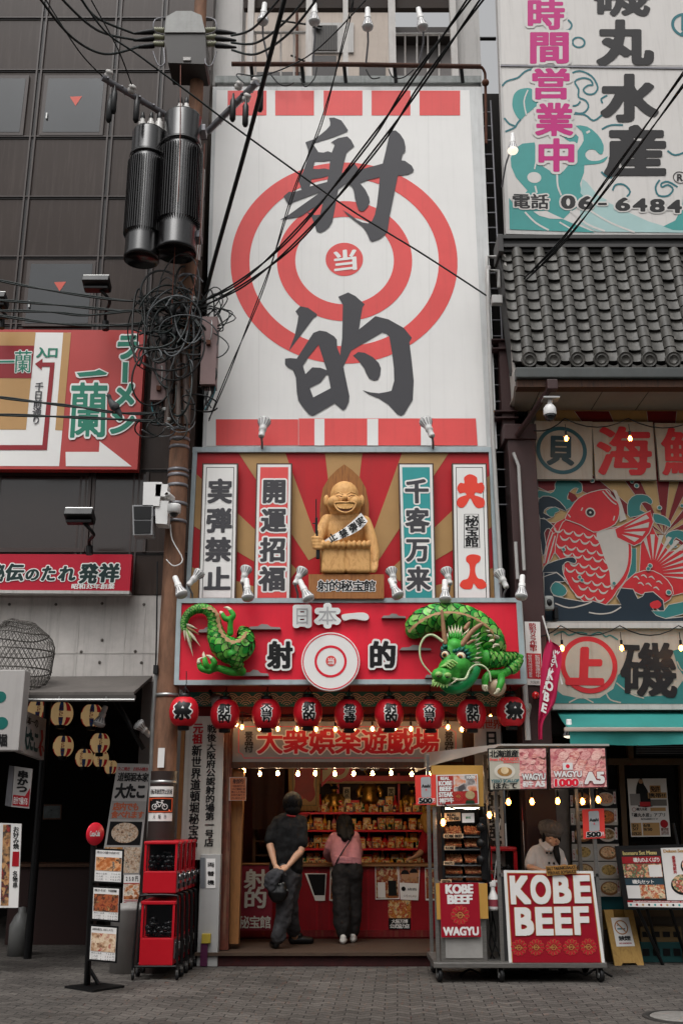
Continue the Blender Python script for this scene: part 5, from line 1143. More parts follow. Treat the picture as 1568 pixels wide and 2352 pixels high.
f.limb([(cq(1030,640,YK-.02),.022),(cq(1010,760,YK-.06),.03),(cq(1010,900,YK-.12),.036),(cq(1045,1060,YK-.15),.034),(cq(1085,1210,YK-.15),.012)],HAIR); f.m.build('hair',ck,remesh=.0075,relax=2)
f = Fig(None); CAP = mat('grey_cap','5b5450',.8,vary=.3,vscale=14,bump=.5,bscale=20,stretch=(2,2,.6)); rt = Matrix.Rotation(radians(14),3,'X')@Matrix.Rotation(radians(10),3,'Y')
f.ball(cq(890,385,YK+.0),(.148,.15,.088),CAP,rt)
for i in range(14):a = 2*pi*i/14; p0 = cq(890,385,YK); f.limb([(p0+rt@V((.07*cos(a),.07*sin(a),.078)),.012),(p0+rt@V((.13*cos(a),.13*sin(a),.035)),.016)],CAP,8)
f.m.build('cap',ck,remesh=.008,relax=2)
m = MB(); p0 = cq(885,480,YK); q_ = rt@V((0,0,1)); m.lathe([(.112,-.03),(.118,-.03),(.13,.025),(.124,.025)],p0,CAP,32,q_); m.build('cap_band',ck)
JW = mat('cook_white','bdb7b4',.8,vary=.12,vscale=7,bump=.45,bscale=10)
f = Fig(None); f.limb([(cq(780,800,YK),.06),(cq(780,870,YK),.11)],JW)
for dx in(-.08,0,.08):f.limb([(cq(785,920,YK)+V((dx,0,0)),.082),(cq(790,1100,YK)+V((dx,0,0)),.1),(cq(790,1400,YK)+V((dx,0,0)),.115),(V((xb_+dx,YK,.72)),.125)],JW)
f.limb([(cq(560,900,YK),.062),(cq(470,1040,YK-.02),.07),(cq(430,1215,YK-.05),.074)],JW); f.limb([(cq(1000,920,YK),.062),(cq(1090,1060,YK-.02),.068),(cq(1140,1220,YK-.05),.07)],JW); f.m.build('jacket',ck,remesh=.0095,relax=4,fold=.03)
f = Fig(None); f.limb([(cq(655,660,YK+.02),.022),(cq(680,760,YK-.06),.024),(cq(790,880,YK-.12),.02)],JW,10); f.limb([(cq(1000,790,YK),.02),(cq(930,830,YK-.09),.02),(cq(880,890,YK-.12),.018)],JW,10); f.m.build('collar',ck,remesh=.007,relax=2)
for x,y in((795,945),(884,955),(848,1182),(960,1188)):
 m = MB(); m.ball(cq(x,y,YK-.125),(.0135,.008,.0135),BLACK,10); m.build('button',ck)
f = Fig(None)
for s_ in(-.1,.1):f.limb([(V((xb_+s_,YK,.88)),.11),(V((xb_+s_,YK,.5)),.085),(V((xb_+s_,YK,.1)),.07)],TW)
f.m.build('trousers',ck,remesh=.014,relax=3)
for s_ in(-.1,.1):f = Fig(None); f.limb([(V((xb_+s_,YK+.05,.045)),.044),(V((xb_+s_,YK-.12,.04)),.04)],SHO); f.m.build('shoe',ck,remesh=.01,relax=2)
# ---------------------------------------------------------------- food cart
YK0 = 11.4; FK0 = Pl(YK0); FK1 = Pl(YK0-.02)
PLY = mat('plywood_yellow','b0853f',.55,vary=.1,vscale=3); CRIM = mat('crimson_board','8f0f22',.4,vary=.06); OFFW = mat('off_white','d9d6d3',.45,vary=.03)
INOX = mat('brushed_steel','8d8a86',.35,metal=.75,vary=.2,vscale=10,stretch=(1,1,8),streak=.15)
def xg(px,Y):return xx(px,2216,Y)
z0 = zz(2223,YK0); z1 = zz(2211,YK0); zr = zz(1722,11.3)
X0,X1,X2 = xx(995,2216,YK0),xx(1150,2216,YK0),xx(1392,2216,YK0)
ct = thing('food_cart','wheeled steel food cart with plywood panels and acrylic roof in front of the shop','food cart',((X0+X2)/2,YK0+.4,0))
m = MB(); m.bx(X0,X2,YK0-.02,YK0+.04,z0,z1,INOX,.006); m.bx(X0,X2,YK0+.78,YK0+.84,z0,z1,INOX,.006)
for x in(X0+.03,X1,X2-.03):m.bx(x-.03,x+.03,YK0+.04,YK0+.78,z0+.004,z1-.004,INOX)
m.bx(X0,X2,YK0+.02,YK0+.8,z1-.003,z1+.012,INOX); m.build('base_frame',ct)
m = MB()
for x,zt_ in((X0+.05,zz(1850,YK0)),(X1+.02,zr),(X2-.03,zr)):
 m.box((x,YK0+.03,(z1+zt_)/2),(.04,.04,zt_-z1),INOX,None,.005); m.box((x,YK0+.78,(z1+zr)/2),(.04,.04,zr-z1),INOX,None,.005)
m.build('post',ct)
for x in(X0+.06,X1,X2-.06):
 for yy in(YK0+.05,YK0+.74):
  c = V((x,yy,.068)); m = MB(); m.lathe([(.012,-.022),(.05,-.022),(.066,-.016),(.068,0),(.066,.016),(.05,.022),(.012,.022)],c,RUB,24,(1,.25,0)); w_ = m.build('wheel',ct)
  m = MB(); m.lathe([(0,-.026),(.03,-.026),(.032,.026),(0,.026)],c,ALU,16,(1,.25,0)); m.build('hub',w_)
  m = MB(); m.box((x-.03,yy-.008,.1),(.005,.05,.1),ALU); m.box((x+.03,yy+.008,.1),(.005,.05,.1),ALU); m.box((x,yy,.145),(.07,.07,.012),ALU); m.cyl((x,yy,.14),(x,yy,z0),.018,ALU,12); m.build('caster_fork',ct)
# roof
m = MB(); ACR = mat('acrylic_roof','a8a39d',.25,vary=.1)
rp_ =[P(1150,1713,11.28),P(1398,1714,11.28),V((P(1398,1714,11.28).x,12.3,zr+.02)),P(955,1735,13.0)]
zc_ = rp_[0].z; rp_ =[V((p.x,p.y,zc_))for p in rp_]; up4 =[p+V((0,0,.02))for p in rp_]
m.add(rp_+up4,[(0,1,2,3),(4,5,6,7),(0,1,5,4),(1,2,6,5),(2,3,7,6),(3,0,4,7)],ACR)
a,b = rp_[3],rp_[0]; lip =[a,a.lerp(b,.97),a.lerp(b,.9)-V((0,0,.03)),a.lerp(b,.3)-V((0,0,.12)),a-V((.02,0,.2))]; l2 =[p+V((.012,.006,-.001))for p in lip]
m.add(lip+l2,[(0,1,2,3,4),(5,6,7,8,9)]+[(i,(i+1)%5,5+(i+1)%5,5+i)for i in range(5)],ACR); m.build('roof',ct)
# right hand counter with big sign
m = MB(); m.bx(X1+.02,X2-.02,YK0+.01,YK0+.78,zz(2002,YK0)-.05,zz(2002,YK0)-.02,INOX); m.bx(X1+.04,X2-.05,YK0+.02,YK0+.06,z1+.012,zz(2002,YK0)-.052,mat('cart_inside','2b2a2a',.6)); m.build('worktop',ct)
t = thing('lettered_signboard','big crimson signboard with white four letter words on the cart front','signboard',FK1.p(1272,2211))
q =[(1156,1999),(1361,2001),(1388,2211),(1168,2211)]
m = MB(); m.slab(FK1,q,OFFW,0,.018); m.sheet(FK1,sub(q,.032,.025,.968,1.0),PLY,.002); m.sheet(FK1,sub(q,.04,.032,.96,1.0),CRIM,.004); m.build('board',t)
m = MB(); cc = crop(1180,2100,1707)
GOLDL = mat('gold_line','b07a45',.45)
for ch,a_,b_ in(('K',(275,267,425,266),(288,480,436,478)),('O',(427,262,575,262),(440,480,590,478)),('B',(596,265,722,264),(604,474,742,473)),('E',(748,264,872,262),(762,472,886,471)),('B',(312,503,448,502),(322,714,462,712)),('E',(465,500,592,499),(476,712,606,711)),('E',(606,498,732,497),(618,710,746,709)),('F',(748,496,862,494),(762,708,804,708))):
 q_ = cc([(a_[0],a_[1]),(a_[2],a_[3]),(b_[2]if ch!='F'else 874,b_[3]),(b_[0],b_[1])]); m.text(FK1,ch,q_,OFFW,(.044,.042),.012,(.014,GOLDL),N=120)
m.build('lettering',t)
def flower(m,pl,cx,cy,r,o,petal=CRIM,line=GOLDL,n=12):
 for i in range(n):
  a = 2*pi*i/n+.13; c_,s_ = cos(a),sin(a)
  for k_,mt,oo in((1.0,line,o),(.8,mat('petal_red','b3182c',.45),o+.0015)):
   pts =[(r*.3,0),(r*.55,r*.12*k_),(r*.8,r*.2*k_),(r*.93,r*.14*k_),(r*(.9+.1*k_),0),(r*.93,-r*.14*k_),(r*.8,-r*.2*k_),(r*.55,-r*.12*k_)]
   m.sheet(pl,[(cx+x*c_-y*s_,cy+(x*s_+y*c_)*1.03)for x,y in pts],mt,oo+.0001*i)
 m.disc(pl,cx,cy,r*.32,line,o+.004,r*.24,20); m.text(pl,'NPA',(cx-r*.5,cy-r*.12,cx+r*.5,cy+r*.14),line,(.04,.03),o+.0045)
m = MB()
for x,y in cc([(347,802),(475,800),(605,800),(735,798),(864,796)]):flower(m,FK1,x,y,19,.006)
m.build('flower_emblem',t)
# sauce label
FL2 = Pl(YK0-.05); t = thing('sauce_label','small tan label listing sauces, taped to the top of the crimson signboard','label',FL2.p(1290,2012))
q =[(1252,1990),(1322,1986),(1323,2006),(1255,2012)]; m = MB(); m.slab(FL2,q,mat('kraft_tan','a5773a',.6,vary=.2),0,.006); m.text(FL2,'SALT YAKINIKUSAUCE',sub(q,.02,.08,.98,.44),BLACK,(.04,.03),.004); m.text(FL2,'TERIYAKI SOYSAUCE',sub(q,.03,.56,.98,.92),BLACK,(.04,.03),.004); m.build('card',t)
# left hand unit: steel cabinet, plywood, glass case
m = MB(); XA,XB = X0+.08,xx(1120,2216,YK0); ztop = zz(2028,YK0)
m.bx(XA,XB,YK0+.02,YK0+.6,z1+.013,ztop,INOX,.008); m.box(((XA+XB)/2,YK0+.015,zz(2165,YK0)),((XB-XA)*.8,.01,.3),mat('satin_panel','a29f9b',.4,metal=.3,vary=.15,vscale=5),None,.003); m.build('cabinet',ct)
m = MB(); m.slab(FK1,[(1000,2029),(1118,2029),(1121,2110),(1003,2112)],PLY,.0,.018); m.build('plywood_panel',ct)
t = thing('beef_poster','crimson poster with white lettering and flower emblem on the narrow cart cabinet','poster',FK1.p(1057,2153)); q =[(1009,2028),(1098,2027),(1104,2152),(1013,2153)]
m = MB(); m.slab(FK1,q,CRIM,.006,.005); m.text(FK1,'KOBE',sub(q,.14,.03,.86,.2),OFFW,(.06,.045),.009); m.text(FK1,'BEEF',sub(q,.18,.22,.83,.39),OFFW,(.06,.045),.009); m.text(FK1,'WAGYU',sub(q,.05,.81,.95,.97),OFFW,(.05,.04),.009); flower(m,FK1,1056,2102,22,.008); m.build('sheet',t)
# glass case with shelves of skewers
case = thing('skewer_case','tall lit glass display case with trays of skewers on the left of the cart','display case',((XA+XB)/2,YK0+.3,ztop))
zct = zz(1852,YK0); CX0,CX1 = xx(1020,1950,YK0+.05),xx(1112,1950,YK0+.05)
m = MB()
for x in(CX0-.03,CX1+.005):m.bx(x,x+.03,YK0+.04,YK0+.5,ztop,zct,BLK)
m.bx(CX0,CX1,YK0+.46,YK0+.5,ztop,zct,BLK); m.bx(CX0-.03,CX1+.035,YK0+.04,YK0+.5,zct,zct+.03,BLK); m.build('cabinet_body',case)
m = MB(); GLS = mat('clear_glass','ffffff',.02,vary=0,trans=1.0,ior=1.1,spec=.3); m.bx(CX0,CX1,YK0+.045,YK0+.05,ztop+.02,zct,GLS); m.build('glass_front',case)
lt = mat('case_light','ffe9c8',.3,vary=0,emit=5); m = MB(); m.bx(CX0+.03,CX1-.03,YK0+.1,YK0+.14,zct-.03,zct-.012,lt); m.build('lamp_tube',case)
rows_y =[1921,1950,1986,2012,2027]; MEAT = food('skewer_meat',['7a2c18','c0683a','a04426','d49a68','5a1f14'],45,2); MEAT2 = food('skewer_meat_pale',['b0603c','d8a070','8f3a26','c87a50'],45,5)
for i,y in enumerate(rows_y):
 m = MB(); z = zz(y,YK0+.15); m.bx(CX0,CX1,YK0+.1,YK0+.46,z-.012,z,ALU); m.build('shelf',case)
RN.seed(3)
for i,y in enumerate(rows_y):
 z = zz(y,YK0+.15); n = 7
 lab =['top','second','third','fourth','lowest'][i]
 for j in range(2):
  xa_ = CX0+.02+j*(CX1-CX0)/2; xb2 = xa_+(CX1-CX0)/2-.04; t = thing('skewer_tray','%s tray of grilled skewers on the %s shelf of the lit case'%(('pole side','knob side')[j],lab),'tray',((xa_+xb2)/2,YK0+.22,z),'trays of skewers in the case')
  m = MB(); m.bx(xa_,xb2,YK0+.13,YK0+.36,z,z+.02,BLK); m.build('tray',t)
  for k_ in range(n):
   x = xa_+(k_+.5)*(xb2-xa_)/n; m = MB(); p0 = V((x,YK0+.14,z+.03)); p1 = V((x+RN.uniform(-.01,.01),YK0+.3,z+.11)); m.tube([p0,p1],.0025,PLY,5)
   for s_ in range(4):m.box(p0.lerp(p1,.08+s_*.2),(.03,.032,.032),MEAT if(i+j)%2 else MEAT2,Matrix.Rotation(RN.uniform(-.6,.6),3,'Y')@Matrix.Rotation(.5,3,'X'),.008)
   m.build('skewer',t)
def card(pl,q,txts,label,bgm=None,col=BLACK,name='price_card',grp='cards on the skewer case'):
 t = thing(name,label,'card',pl.p((q[2][0]+q[3][0])/2,q[2][1]),grp); m = MB(); m.slab(pl,q,bgm or OFFW,0,.003)
 for s,bx_ in txts:m.text(pl,s,sub(q,*bx_),col,(.05,.04),.003)
 m.build('card',t)
FC2 = Pl(YK0+.03)
card(FC2,[(1012,1868),(1056,1866),(1057,1885),(1014,1887)],[('REAL',(.3,.08,.8,.45)),('LICENSE',(.05,.52,.95,.92))],'cream card with black two line lettering taped on top of the case',mat('card_cream','c9a884',.5))
card(FC2,[(1060,1868),(1088,1867),(1089,1889),(1061,1890)],[('許可',(.3,.35,.7,.6))],'pale certificate card with a tiny green mark on the case',OFFW,mat('green_mark','3a7a5a',.5))
card(FC2,[(1018,1915),(1063,1915),(1063,1925),(1018,1925)],[('KOBE BEEF',(.05,.15,.95,.85))],'long cream tag with capital letters on the upper shelf edge',MATS['card_cream'])
for x,y,s,l in((1030,1948,'KOBE','cream tag on the second shelf edge of the case'),(1028,1983,'WAGYU','cream tag with five capitals on the third shelf edge'),(1022,2025,'1000YEN','tan price tag at the bottom of the case')):
 card(FC2,[(x-10,y-5),(x+14,y-5),(x+14,y+4),(x-10,y+4)],[(s,(.08,.15,.92,.85))],l,MATS['card_cream'])
m = MB(); bx0 = xx(1104,1950,YK0-.02); m.bx(bx0,bx0+.05,YK0-.01,YK0+.04,zz(2020,YK0),zz(1878,YK0),BLK,.004)
m.build('control_bar',case)
for y in(1900,1937,1975): # three black knobs on the case door
 m = MB(); c = P(1100,y,YK0-.04); m.lathe([(0,0),(.04,.0),(.046,.02),(.03,.04),(.03,.07)],c,BLK,18,(.7,.7,0)); m.build('knob',case)
# top boards
t = thing('plywood_header','plain yellow plywood header board above the glass case','board',FK0.p(1050,1851)); m = MB(); m.slab(FK0,[(990,1758),(1108,1758),(1110,1852),(992,1852)],PLY,0,.02); m.build('board',t)
FK2 = Pl(YK0-.03); t = thing('steak_sign','red photo sign with stacked white lettering on the plywood header','sign',FK2.p(1050,1850)); q =[(1001,1780),(1096,1778),(1099,1847),(1003,1851)]
m = MB(); m.slab(FK2,q,OFFW,0,.02); m.sheet(FK2,sub(q,.025,.03,.975,.97),mat('sign_brick','a02a26',.45,vary=.1),.003); m.sheet(FK2,sub(q,.41,.03,.975,.55),food('steak_photo',['4a4446','c7bfba','d0825c','8f3020','2a2426'],9,1),.005)
for s,v0,v1,u0,u1 in(('REAL',.06,.17,.1,.32),('KOBE',.2,.35,.05,.38),('BEEF',.38,.53,.07,.37),('STEAK',.56,.72,.05,.39)):m.text(FK2,s,sub(q,u0,v0,u1,v1),OFFW,(.06,.045),.008)
m.text(FK2,'神戸牛',sub(q,.06,.75,.4,.93),OFFW,(.05,.04),.008); m.text(FK2,'100%',sub(q,.73,.05,.95,.15),OFFW,(.05,.04),.008); flower(m,FK2,1052,1829,12,.007); m.disc(FK2,1079,1826,11,mat('medal','a8946c',.4,vary=.3,vscale=40),.007,sq=.85); m.sheet(FK2,[(1070,1838),(1088,1838),(1090,1846),(1068,1846)],mat('stand_green','16341f',.5),.007); m.build('panel',t)
def can_sign(q,label,Y):
 pl = Pl(Y); t = thing('can_placard',label,'placard',pl.p((q[2][0]+q[3][0])/2,q[2][1]),'red can placards on the cart'); m = MB(); m.slab(pl,q,mat('placard_red','d34038',.4,vary=.05),0,.008)
 CA = mat('can_silver','b5b6b8',.3,metal=.3,vary=.1)
 b = sub(q,.28,.1,.76,.72); m.sheet(pl,[(b[0][0]+3,b[0][1]-2),(b[1][0]-3,b[1][1]-2),b[1],b[2],(b[2][0]-3,b[2][1]+2),(b[3][0]+3,b[3][1]+2),b[3],b[0]],CA,.003); m.text(pl,'Asahi',sub(q,.31,.31,.73,.42),BLACK,(.05,.03),.006); m.text(pl,'生',sub(q,.49,.46,.56,.53),RED,(.05,.04),.006)
 m.text(pl,'500',sub(q,.14,.77,.82,.95),BLACK,(.07,.05),.006,(.05,OFFW)); m.text(pl,'円',sub(q,.84,.78,.95,.93),OFFW,(.03,.02),.006); m.build('card',t)
can_sign([(952,1781),(1000,1779),(1001,1848),(955,1849)],'red can placard with black price beside the plywood header',YK0-.02)
can_sign([(1336,1859),(1386,1857),(1389,1925),(1339,1927)],'red can placard with black price on the cart post beside the food photos',YK0-.0)
# the two hanging menu boards
YM2 = 11.22; FM2 = Pl(YM2); MP = food('meat_photo',['7a2c34','cf7f80','e3b0a8','b05560','d99690','5a3a2c'],9,4,stretch=(1,1,1.6)); GRY = mat('photo_grey','6a6660',.5,vary=.3)
def skew(m,pl,q,n,o):
 """rolled meat on sticks, slanting across the photo"""
 for i in range(n):
  u0 = -.05+i*1.0/n
  for j in range(5):
   u,v = u0+.06*j+.05,.78-j*.15; c = sub(q,u,v,u,v)[0]; r =(q[1][0]-q[0][0])*.085
   if not(q[0][0]+r<c[0]<q[1][0]-r and q[0][1]+r<c[1]<q[3][1]-r):continue
   pts =[(c[0]+r*1.25*cos(a)*.8+r*.5*sin(a),c[1]-r*1.0*sin(a)+r*.25*cos(a))for a in np.linspace(0,2*pi,14,False)]
   m.sheet(pl,pts,PINKS[(i+j)%3],o+.0012*j+.0004*i)
PINKS =[food('roll_%d'%i,c,34,i,stretch=(1,1,2.5))for i,c in enumerate([('c0686e','e0a8a2','a84a54'),('d28a86','ecc4b8','b55a60'),('b04c56','d89488','e8beb2')])]
t = thing('menu_board','hanging menu board showing a scallop beside pink rolled meat','menu board',FM2.p(1190,1815),'menu boards hung under the cart roof'); q =[(1119,1719),(1255,1717),(1257,1813),(1123,1816)]
m = MB(); m.slab(FM2,q,BLK,0,.04); L_ = sub(q,.02,.025,.53,.975); Rr = sub(q,.53,.025,.98,.975); m.sheet(FM2,L_,mat('scallop_ground','b4ae9f',.5,vary=.12),.003); m.sheet(FM2,Rr,MP,.003); skew(m,FM2,Rr,3,.004)
m.text(FM2,'北海道産',sub(L_,.02,.02,.98,.2),BLACK,(.04,.03),.008); m.text(FM2,'From HOKKAIDO',sub(L_,.02,.21,.98,.29),CORAL,(.05,.03),.008); m.text(FM2,'2000yen',sub(L_,.45,.3,.98,.36),CORAL,(.03,.02),.008)
c = sub(L_,.5,.55,.5,.55)[0]; m.disc(FM2,c[0],c[1],24,mat('dish','cfc8bb',.4,vary=.1),.006,sq=.7); m.disc(FM2,c[0],c[1]+1,17,mat('broth','a87c46',.4,vary=.3,vscale=30),.008,sq=.6); m.disc(FM2,c[0],c[1]-2,9,mat('scallop','dcc39a',.4,vary=.2,vscale=30),.010,sq=.9)
m.text(FM2,'YESSO SCALLOP',sub(L_,.03,.75,.97,.83),DTEAL,(.04,.02),.009); m.text(FM2,'ほたて',sub(L_,.08,.83,.92,.99),BLACK,(.04,.03),.010)
m.text(FM2,'WAGYU',sub(Rr,.08,.62,.97,.78),OFFW,(.05,.04),.013,(.03,BLK)); m.text(FM2,'和牛',sub(Rr,.1,.81,.5,.96),OFFW,(.05,.04),.013); m.text(FM2,'A5',sub(Rr,.56,.81,.95,.96),OFFW,(.06,.05),.013); m.build('panel',t)
t = thing('menu_board','hanging menu board of pink meat skewers with flag, price and big grade letters','menu board',FM2.p(1328,1813),'menu boards hung under the cart roof'); q =[(1259,1717),(1391,1716),(1396,1810),(1262,1813)]
m = MB(); m.slab(FM2,q,BLK,0,.04); qi = sub(q,.025,.03,.975,.97); m.sheet(FM2,qi,MP,.003); skew(m,FM2,qi,5,.004)
f_ = sub(qi,.22,.36,.4,.54); m.sheet(FM2,f_,OFFW,.011); c = sub(f_,.5,.5,.5,.5)[0]; m.disc(FM2,c[0],c[1],4.4,RED,.013)
m.text(FM2,'WAGYU',sub(qi,.05,.57,.56,.73),OFFW,(.05,.04),.013,(.03,CRIM)); m.text(FM2,'1000',sub(qi,.06,.77,.5,.97),RED,(.06,.05),.013,(.045,OFFW)); m.text(FM2,'円',sub(qi,.51,.84,.57,.97),OFFW,(.04,.03),.013); m.text(FM2,'A5',sub(qi,.6,.6,.97,.92),OFFW,(.07,.055),.013,(.03,CRIM)); m.build('panel',t)
cpts =[]
for i,(x,y,lab)in enumerate([(1167,1843,'glowing bulb under the menu boards beside the middle cart post'),(1221,1842,'glowing bulb under the scallop menu board, over the cook'),(1280,1841,'glowing bulb between the cook and the food photos'),(1337,1842,'glowing bulb directly above the red can placard on the post'),(1373,1838,'outermost glowing bulb near the cart roof end')]):
 cpts.append(bulb(x,y,11.5,lab,'bulbs on the cart',r=.03))
cord([P(1125,1818,11.5)]+cpts+[P(1395,1815,11.5)],.006,'black cord with bulbs under the hanging menu boards',sag=.02)
pb =[bulb(1123,1873,11.5,'glowing bulb in front of the scroll board behind the cart','bulbs on the cart',r=.03),bulb(1017,1890,11.36,'glowing bulb in front of the skewer case','bulbs on the cart',r=.03)]
cord([P(1150,1830,11.5),pb[0],P(1105,1855,11.4),P(1060,1858,11.37),pb[1]],.006,'black cord with bulbs across the skewer case',sag=.02)
# spray bottle on a string, cables, bin behind
t = thing('spray_bottle','white spray bottle hanging from a string between cabinet and signboard','spray bottle',P(1135,2091,11.5)); c = P(1133,2091,11.5)
m = MB(); m.lathe([(0,0),(.05,.0),(.058,.02),(.056,.13),(.03,.18),(.022,.2),(.022,.23)],c,OFFW,20); m.build('bottle',t); m = MB(); m.box(c+V((0,0,.255)),(.07,.035,.05),OFFW,None,.012); m.box(c+V((.03,0,.285)),(.08,.03,.022),OFFW,None,.008); m.box(c+V((.05,0,.25)),(.012,.012,.05),DRED,None,.003); m.build('trigger',t)
m = MB(); m.lathe([(.058,.04),(.0585,.11)],c,mat('bottle_label','8a3a44',.5,vary=.2),20); m.build('label',t)
cord([P(1148,1880,11.45),c+V((.02,0,.3))],.004,'white string holding the spray bottle','string','string',OFFW)
for i,pts in enumerate([[(1112,1860),(1125,1960),(1120,2060),(1128,2140),(1150,2205)],[(1128,1900),(1118,2000),(1130,2100),(1124,2170),(1140,2212)],[(1108,1990),(1126,2080),(1138,2150),(1125,2205)]]):
 m = MB(); m.tube(smooth2([P(x,y,11.55+.03*i)for x,y in pts],6),.008,RUB,6); one(m,'power_cable',['black cable looping down beside the skewer case','black cable behind the hanging spray bottle','short black cable from the case knobs to the floor'][i],'cable','cables between cabinet and signboard')
m = MB(); b0 = P(1135,2210,12.2); m.bx(b0.x-.16,b0.x+.16,12.2,12.5,0,.72,mat('bin_grey','8b8885',.6,vary=.15),.02); m.bx(b0.x-.17,b0.x+.17,12.19,12.51,.72,.76,OFFW,.01); one(m,'storage_bin','grey plastic bin behind the cart under the spray bottle','bin')
m = MB(); m.tube(smooth2([V((X0+.3+.12*i,YK0+.3+.1*sin(i*2.3),.03+.05*abs(sin(i*1.7))))for i in range(14)],4),.012,RUB,6); one(m,'power_cable','black cable coiled on the ground under the cart','cable')
# wooden A-frame no smoking sign
t = thing('a_frame_sign','yellow wooden folding floor sign with a no smoking sheet beside the cart','floor sign',GP(1444,2218),None)
bl_,br_ = GP(1411,2218),GP(1478,2217); hgt = P(1418,2090,bl_.y+.18).z; tl_,tr_ = P(1386,2090,bl_.y+.2),P(1452,2090,bl_.y+.2)
nrm =(br_-bl_).cross(tl_-bl_).normalized(); nrm = nrm if nrm.y<0 else-nrm; pa = Pl(bl_,nrm)
m = MB(); q =[(1386,2090),(1452,2090),(1478,2217),(1411,2218)]
o_ = sub(q,0,0,.28,.12); pts =[sub(q,u,v,u,v)[0]for u,v in((0,0),(.32,0),(.3,.13),(.7,.13),(.68,0),(1,0),(1,1),(.78,1),(.72,.955),(.28,.955),(.22,1),(0,1))]
AW = wood('worn_yellow_wood','8a6a34','a98546',scale=4,stretch=(3,3,1),rough=.65); m.slab(pa,pts,AW,0,.03); m.build('front_leg',t)
m = MB(); bk =[V((p.x,p.y+dy,p.z))for p,dy in((tl_,.035),(tr_,.035),(br_,.5),(bl_,.5))]; b2 =[p+V((0,.025,0))for p in bk]; m.add(bk+b2,[(0,1,2,3),(4,5,6,7),(0,1,5,4),(1,2,6,5),(2,3,7,6),(3,0,4,7)],AW); m.build('rear_leg',t)
m = MB(); qs =[(1402,2108),(1442,2107),(1457,2173),(1415,2174)]; m.slab(pa,qs,OFFW,.004,.003); c = sub(qs,.47,.34,.47,.34)[0]; m.disc(pa,c[0],c[1],15.5,mat('ring_orange','a8703f',.5),.006,13,40); m.sheet(pa,[(c[0]-11,c[1]-9),(c[0]-9,c[1]-11),(c[0]+11,c[1]+9),(c[0]+9,c[1]+11)],MATS['ring_orange'],.0065); m.rect(pa,c[0]-9,c[1]+2,c[0]+9,c[1]+5,DTEAL,.0062); m.rect(pa,c[0]-10,c[1]-6,c[0]-4,c[1]-4,DTEAL,.0062)
m.text(pa,'禁煙',sub(qs,.2,.64,.86,.8),BLACK,(.05,.04),.006); m.text(pa,'NO SMOKING',sub(qs,.18,.87,.86,.92),DRED,(.05,.04),.006); m.build('notice',t)
# menu easel at the right edge
YE = 12.55; pe = Pl(P(1411,2086,YE),(-.12,-1,.12)); q =[(1411,1943),(1650,1937),(1664,2090),(1433,2087)]
t = thing('menu_easel','black framed seafood menu board standing on thin black legs','menu board',(pe.p(1540,2087).x,YE,0))
m = MB(); m.slab(pe,q,BLK,0,.05); m.build('frame',t)
SEA =[food('sea_%d'%i,c,30,i*2)for i,c in enumerate([('c06a3c','d8b088','2f6a4c','b03a2c','d8d0c0'),('d8a080','c0583c','e0d4c4','8c2a28','2a3a2c'),('c88a4c','a8442c','dccaa8','34503a')])]
m = MB(); a_ = sub(q,.04,.06,.43,.95); m.sheet(pe,a_,mat('menu_dark','241d1c',.4,vary=.2),.004); m.text(pe,'Isomaru Set Menu',sub(a_,.06,.03,.9,.1),mat('menu_yellow','b8a86c',.5),(.06,.03),.008)
m.sheet(pe,sub(a_,.02,.13,.98,.25),DRED,.006); m.text(pe,'磯丸のよくばり',sub(a_,.3,.15,.96,.23),OFFW,(.04,.03),.009); m.sheet(pe,sub(a_,.02,.26,.98,.5),SEA[0],.006); m.sheet(pe,sub(a_,.65,.28,.97,.49),OFFW,.008)
m.sheet(pe,sub(a_,.02,.52,.98,.63),mat('menu_blue','1f3c48',.5),.006); m.text(pe,'磯丸セット',sub(a_,.2,.54,.75,.61),OFFW,(.04,.03),.009); m.sheet(pe,sub(a_,.36,.63,.98,.87),SEA[2],.006); m.sheet(pe,sub(a_,.03,.64,.36,.87),OFFW,.008)
b_ = sub(q,.435,.05,.87,.86); m.sheet(pe,b_,OFFW,.004); m.text(pe,'Deluxe Seafood DON',sub(b_,.05,.03,.95,.09),TAN,(.06,.03),.008); m.text(pe,'豪華海鮮丼',sub(b_,.22,.15,.3,.5),DRED,(.03,.02),.008,None,True)
for cx,cy,i in((.66,.33,1),(.4,.68,0)):c = sub(b_,cx,cy,cx,cy)[0]; m.disc(pe,c[0],c[1]+4,27,BLK,.007,sq=.8); m.disc(pe,c[0],c[1],24,SEA[i],.010,sq=.85)
m.text(pe,'海宝丼',sub(b_,.82,.62,.92,.9),BLACK,(.03,.02),.008,None,True)
m.sheet(pe,sub(q,.04,.87,.98,.9),DRED,.006); m.text(pe,'English/Chinese/Korean menu available',sub(q,.1,.873,.7,.897),OFFW,(.04,.02),.008); m.sheet(pe,sub(q,.04,.9,.98,.97),OFFW,.006)
for i in range(14):c = sub(q,.07+i*.06,.935,.07,.935)[0]; c = sub(q,.07+i*.06,.935,.071+i*.06,.935)[0]; m.disc(pe,c[0],c[1],2.6,[TEAL,DRED,TAN,BLK][i%4],.008,0,10)
m.build('menu_sheet',t)
for x,y in((1500,2203),(1478,2192),(1554,2201),(1610,2203)):
 g_ = GP(x,y+5)if y<2198 else GP(x,y); tp = pe.p(x-16,2086,-.04); m = MB(); m.tube([V((g_.x,tp.y+(.18 if y<2198 else.45),0)),tp],.02,BLK,8); m.build('leg',t)
m = MB(); a = pe.p(1555,1940,-.03); m.tube([a,a+V((-.02,.03,.24))],.018,BLK,8); m.build('lamp_arm',t)
